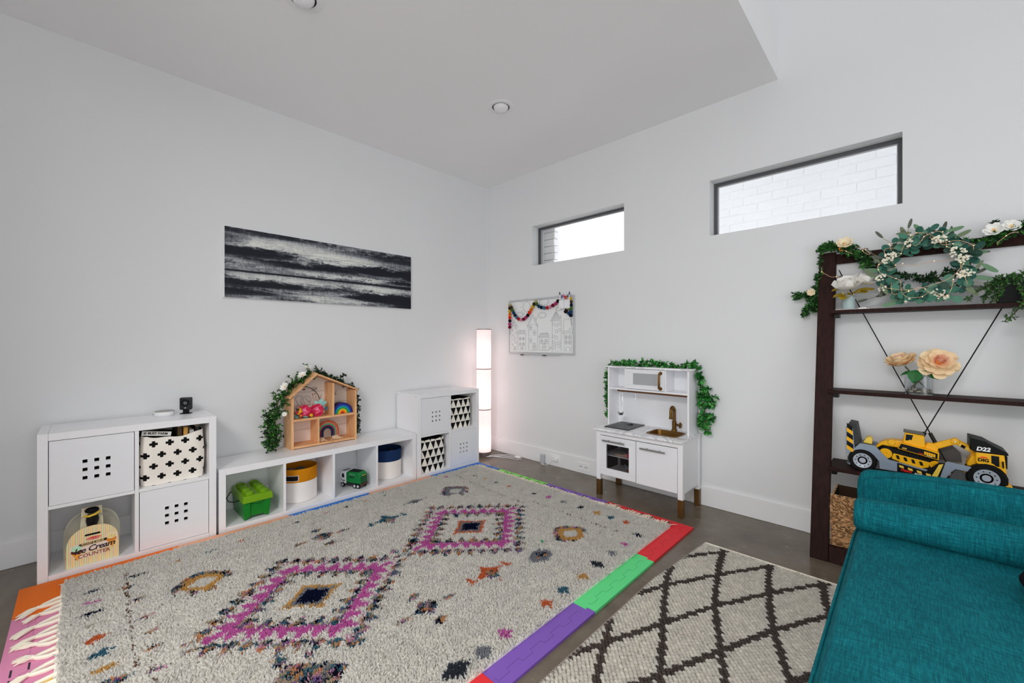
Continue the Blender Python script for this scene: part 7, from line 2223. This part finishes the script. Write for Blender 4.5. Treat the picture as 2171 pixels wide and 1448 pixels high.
# ============================================================ chunky woven runner
NX0, NX1, NY0, NY1 = 2.643, 3.72, -2.75, -.648
rn = thing('woven_runner', 'cream chunky woven rug with a grey brown diamond lattice beside the teal sofa', 'rug', (3.1, -1.6, 0))
nrm_ = MB()
def nsk(x, y):        # the rug lies very slightly askew
    return (x - .02 + .055 * max(0.0, (y + 1.25)) / .6, y)
nrm_.prism([nsk(NX0, NY0), nsk(NX1, NY0), nsk(NX1, NY1), nsk(NX0, NY1)], 'z', .0004, .008)
nrm_.obj('runner_base', flat('runner_base', (128, 120, 108), .95), rn, smooth=False)
def build_loops():
    sx, sy = .0205, .0118
    rows = int((NY1 - NY0) / sy); colsn = int((NX1 - NX0) / sx)
    sp_ = MB().sphere((0, 0, 0), 1, 7, 5)
    sv = np.array(sp_.v); sf = sp_.f
    q4 = np.array([f for f in sf])
    P = []; C = []; S = []; Rz = []
    cr = np.array((.92, .895, .84)); dk = np.array(seen(84, 76, 72)[:3])
    for j in range(rows):
        y = NY1 - .012 - (j + .5) * sy
        for i in range(colsn):
            x = NX0 + (i + .5 + .5 * (j % 2)) * sx
            if x > NX1: continue
            v = (-y - .695) / .565
            uu = (x - 2.766) / .2365 + .26 * (1 - math.exp(-max(v, 0) * 1.7))
            a = abs(((uu + v) + .5) % 1 - .5); b = abs(((uu - v) + .5) % 1 - .5)
            dark = min(a, b) < .066 and y < -.676
            xx, yy = nsk(x, y)
            P.append((xx + rng.uniform(-.0018, .0018), yy + rng.uniform(-.0012, .0012), .0115 + rng.uniform(-.0015, .0025)))
            c = (dk if dark else cr) * rng.uniform(.90, 1.06)
            C.append(c)
            S.append((sx * .55 * rng.uniform(.85, 1.1), sy * .54 * rng.uniform(.9, 1.1), .0088 * rng.uniform(.85, 1.15)))
            Rz.append(rng.uniform(-.35, .1))
    n = len(P)
    P = np.array(P); C = np.array(C); S = np.array(S); Rz = np.array(Rz)
    V = sv[None] * S[:, None, :]
    c_, s_ = np.cos(Rz)[:, None], np.sin(Rz)[:, None]
    X = V[:, :, 0] * c_ - V[:, :, 1] * s_; Y = V[:, :, 0] * s_ + V[:, :, 1] * c_
    V = np.stack([X, Y, V[:, :, 2]], 2) + P[:, None]
    V[:, :, 2] = np.maximum(V[:, :, 2], .001)
    m = len(sv)
    F = (np.arange(n)[:, None, None] * m + q4[None]).reshape(-1, 4)
    me = bpy.data.meshes.new('wool_loops')
    me.vertices.add(n * m); me.loops.add(len(F) * 4); me.polygons.add(len(F))
    me.vertices.foreach_set('co', (V.reshape(-1, 3) - np.array(ORG[rn.name])).astype(np.float32).ravel())
    me.loops.foreach_set('vertex_index', F.astype(np.int32).ravel())
    me.polygons.foreach_set('loop_start', (np.arange(len(F)) * 4).astype(np.int32))
    me.polygons.foreach_set('use_smooth', np.ones(len(F), dtype=bool))
    cc = np.ones((n, m, 4), np.float32); cc[:, :, :3] = C[:, None, :]
    ca = me.color_attributes.new('Col', 'FLOAT_COLOR', 'POINT'); ca.data.foreach_set('color', cc.ravel())
    me.materials.append(M_yarn)
    me.update(calc_edges=True); me.validate()
    o = bpy.data.objects.new('wool_loops', me); o.parent = rn; o['kind'] = 'stuff'; COL.objects.link(o)
build_loops()
bd = MB()
P0, P1 = nsk(NX0, NY1), nsk(NX1, NY1)
bd.tube([(P0[0], P0[1] + .002, .009), (P1[0], P1[1] + .002, .009)], .007, 8)
bd.obj('bound_edge', flat('runner_edge', (186, 180, 168), .95), rn)
sb = MB()
for k in range(170):
    y = NY1 - .004 - k * .0123
    p = nsk(NX0, y)
    sb.tube([(p[0] + .012, p[1], .012), (p[0] - .004, p[1] - .003, .012), (p[0] - .006, p[1] - .004, .003)], .0034, 4)
sb.obj('whip_stitch', flat('stitch_grey', (120, 112, 106), .95), rn)['kind'] = 'stuff'

# ============================================================ teal daybed
te = Mat('teal_linen', rough=.85, spec=.15)
x, y, z = te.coords('Object')
na = te.noise(1.0, 4, .65, vec=te.vecof(x * 22.0, y * 300.0, z * 300.0))
nb2 = te.noise(1.0, 4, .65, vec=te.vecof(x * 300.0, y * 22.0, z * 22.0))
nc = te.noise(5, 4, .6)
te.base(te.ramp(na * .44 + nb2 * .44 + nc * .12, [(.36, (0.001, 0.062, 0.080, 1)), (.5, (0.002, 0.125, 0.155, 1)), (.64, (0.009, 0.235, 0.27, 1))]))
te.bump(na * .5 + nb2 * .5, .5, .0015)
M_teal = te.m
sf = thing('daybed', 'teal linen daybed with a bolster along its raised end', 'sofa', (3.83, -1.55, 0))
SX0, SX1 = 3.414, 4.26
# seat: puffed slab
def puffed(x0, x1, y0, y1, z0, z1, r, crown, nx=24, ny=36):
    vs = []; fs = []
    def prof(t, r_, L):
        return t
    idx = {}
    for j in range(ny + 1):
        for i in range(nx + 1):
            u = i / nx; v = j / ny
            X = x0 + (x1 - x0) * (.5 - .5 * math.cos(PI * u)) if False else x0 + (x1 - x0) * u
            Y = y0 + (y1 - y0) * v
            ex = min(X - x0, x1 - X); ey = min(Y - y0, y1 - Y)
            dr = 0
            for e_ in (ex, ey):
                if e_ < r: dr += r - math.sqrt(max(0, r * r - (r - e_) ** 2))
            Z = z1 - dr + crown * math.sin(PI * u) * math.sin(PI * v)
            vs.append((X, Y, max(Z, z1 - r)))
    n = nx + 1
    for j in range(ny):
        for i in range(nx):
            fs.append((j * n + i, j * n + i + 1, (j + 1) * n + i + 1, (j + 1) * n + i))
    rim = [i for i in range(n)] + [j * n + nx for j in range(1, ny + 1)] + [ny * n + i for i in range(nx - 1, -1, -1)] + [j * n for j in range(ny - 1, 0, -1)]
    b = len(vs)
    for k in rim: vs.append((vs[k][0], vs[k][1], z0))
    m = len(rim)
    for k in range(m): fs.append((rim[k], b + k, b + (k + 1) % m, rim[(k + 1) % m]))
    fs.append(tuple(b + k for k in range(m)))
    return MB().add(vs, fs)
seat = puffed(SX0, SX1, -2.42, -.70, .16, .437, .03, .012, 40, 70)
seat.obj('seat', M_teal, sf)
zt = .409
MB().tube([(SX0 - .002, -2.42, zt), (SX0 - .003, -1.6, zt + .002), (SX0 - .002, -1.0, zt + .004), (SX0 + .004, -.93, zt + .012)], .0045, 8).obj('seat_piping', M_teal, sf)
MB().box(SX0 + .01, -2.4, .11, SX1 - .01, -.72, .16).obj('seat_frame', M_teal, sf, bevel=.01)
# raised end: rounded upright panel, a little fuller towards the middle
def end_panel(x0, x1, yb, yfr, z0, z1, r, rise, nseg=26):
    """vertical padded panel; cross-section in y/z swept along x with rounded ends"""
    vs = []; fs = []
    prof = []
    hw_ = abs(yfr - yb) / 2; cy = (yfr + yb) / 2
    nn = 12
    for k in range(nn + 1):
        a = PI * k / nn
        prof.append((cy + hw_ * math.cos(a), math.sin(a)))
    xs = [x0 + (x1 - x0) * i / nseg for i in range(nseg + 1)]
    ring = []
    for i, X in enumerate(xs):
        e_ = min(X - x0, x1 - X)
        inset = 0 if e_ >= r else r - math.sqrt(max(0.0, r * r - (r - e_) ** 2))
        ztop = z1 - inset + rise * math.sin(PI * (X - x0) / (x1 - x0))
        thin = 1 if e_ >= r * .5 else .75 + .25 * e_ / (r * .5)
        loop = [(X, cy + (yb - cy) * thin, z0)]
        for (py, s) in prof: loop.append((X, cy + (py - cy) * thin, ztop - hw_ * .8 + hw_ * .8 * s))
        loop.append((X, cy + (yfr - cy) * thin, z0))
        ring.append(loop)
    m = len(ring[0])
    for L_ in ring: vs += L_
    for i in range(nseg):
        for k in range(m):
            fs.append((i * m + k, i * m + (k + 1) % m, (i + 1) * m + (k + 1) % m, (i + 1) * m + k))
    fs.append(tuple(range(m - 1, -1, -1))); fs.append(tuple(nseg * m + k for k in range(m)))
    return MB().add(vs, fs)
xs_ = sorted(set([SX0 - .012 + .0 + .085 * t for t in (0, .02, .08, .18, .32, .5, .75, 1)]))
pnl = end_panel(SX0 - .012, SX1 + .012, -.60, -.70, .12, .624, .05, .022, 90)
pnl.obj('end_panel', M_teal, sf, angle=60)
# seam line near the panel edge
sm = [(SX0 + .012, -.7005, .33), (SX0 + .013, -.7015, .57)] + [(SX0 + .013 + .035 * (1 - math.cos(R(a))), -.7005, .57 + .035 * math.sin(R(a))) for a in (20, 45, 70, 90)] + [(SX0 + .05 + .74 * t, -.7, .606 + .034 * math.sin(PI * (.07 + .86 * t))) for t in (0.1, .25, .4, .5, .6, .75, .9)]
MB().tube(sm, .0016, 5).obj('panel_seam', flat('teal_thread', (4, 62, 72), .9), sf)
# bolster: soft roll with flat ends
bp = []
nb_s = 80
vs = []; fs = []
bcy, bcz, brad = -.955, .499, .069
m = 28
for i in range(nb_s + 1):
    X = SX0 - .002 + (SX1 - SX0) * i / nb_s
    e_ = min(i, nb_s - i) / nb_s * (SX1 - SX0)
    rr = brad if e_ > .035 else brad * (.80 + .20 * math.sqrt(max(0, 1 - ((.035 - e_) / .035) ** 2)))
    ris = .012 * math.sin(PI * i / nb_s)
    for k in range(m):
        a = 2 * PI * k / m
        vs.append((X, bcy + rr * math.cos(a), bcz + ris * max(0, math.sin(a)) + rr * math.sin(a)))
for i in range(nb_s):
    for k in range(m):
        fs.append((i * m + k, i * m + (k + 1) % m, (i + 1) * m + (k + 1) % m, (i + 1) * m + k))
fs.append(tuple(range(m - 1, -1, -1))); fs.append(tuple(nb_s * m + k for k in range(m)))
MB().add(vs, fs).obj('bolster', M_teal, sf, angle=60)
MB().tube([(SX0 + .03, bcy + brad * math.cos(R(a)), bcz + brad * math.sin(R(a)) + .001) for a in range(0, 181, 12)], .002, 5).obj('bolster_seam', flat('teal_thread', (4, 62, 72), .9), sf)
for (a, b) in ((SX0 + .06, -.68), (SX1 - .06, -.68), (SX0 + .06, -2.34), (SX1 - .06, -2.34)):
    MB().cyl((a, b, 0.0005 if b > -.66 else .019), (a, b, .1605 if False else .112), .018, .026, 16).obj('leg', M_esp, sf)

# ---- dark cushion at the right edge
cu = thing('cushion', 'black cushion with a lime green curved stripe at the right edge of the daybed', 'cushion', (4.045, -1.29, .45))
def pillow(cx, cy, cz, sx, sy, sz, n=28, p=2.6):
    vs = []; fs = []
    for j in range(n + 1):
        for i in range(n + 1):
            u = -1 + 2 * i / n; v = -1 + 2 * j / n
            X = u * math.sqrt(max(0, 1 - v * v * .28)); Y = v * math.sqrt(max(0, 1 - u * u * .28))
            t = max(0.0, (1 - abs(u) ** p)) ** .5 * max(0.0, (1 - abs(v) ** p)) ** .5
            vs.append((cx + X * sx, cy + Y * sy, cz + sz * t))
    k = (n + 1) ** 2
    for (x_, y_, z_) in list(vs): vs.append((x_, y_, 2 * cz - z_))
    for j in range(n):
        for i in range(n):
            a = j * (n + 1) + i
            fs.append((a, a + 1, a + n + 2, a + n + 1)); fs.append((k + a, k + a + n + 1, k + a + n + 2, k + a + 1))
    return MB().add(vs, fs)
cpm = Mat('cushion_print', rough=.9, spec=.1)
x, y, z = cpm.coords('Object')
rr = powf(x * x * 1.0 + y * y * 1.0, .5)
ring = (rr > .165) * (rr < .186) * (y > -.02)
ring2 = (rr > .10) * (rr < .15) * (y < -.03)
c1 = cpm.mix(ring, (0.004, 0.004, 0.006, 1), seen(156, 168, 44, .6))
c1 = cpm.mix(ring2, c1, seen(96, 44, 84, .6))
cpm.base(c1); n = cpm.noise(300, 2); cpm.bump(n, .4, .002)
def mesh_round(cx, cy, cz, r, h):
    prof = [(0, -h * .9), (r * .5, -h * .85), (r * .8, -h * .6), (r * .96, -h * .22), (r, 0), (r * .96, h * .25), (r * .8, h * .62), (r * .5, h * .9), (0, h)]
    return MB().lathe((cx, cy, cz), prof, 48)
mesh_round(4.045, -1.29, .506, .212, .062).obj('cushion_body', cpm.m, cu)

# ============================================================ groups of alike things
GROUPS = {'marker': 'markers in the whiteboard cups', 'marker_cup': 'white marker cups on the whiteboard', 'book': 'books in the cross-print bin', 'recessed_light': 'recessed ceiling lights',
          'wall_outlet': 'wall outlets on the baseboard', 'peony': 'peach peonies in the glass vase', 'storage_cabinet': 'white four-cube cabinets', 'fabric_basket': 'round canvas baskets in the bench',
          'wire_hook': 'wire hooks in the play kitchen', 'leaf_garland': 'green leaf garlands', 'glass_vase': 'vases on the bookcase'}
for o in list(bpy.data.objects):
    if o.parent is None and 'label' in o:
        n = o.name.split('.')[0]
        if n in GROUPS: o['group'] = GROUPS[n]
        if n == 'fabric_bin' and 'triangle' in o['label']: o['group'] = 'triangle-print fabric bins'
        if n == 'toy' and 'navy' in o['label']: o['group'] = 'toys in the navy basket'
        if n == 'toy' and 'mustard' in o['label']: o['group'] = 'balls in the mustard basket'
bpy.context.view_layer.update()
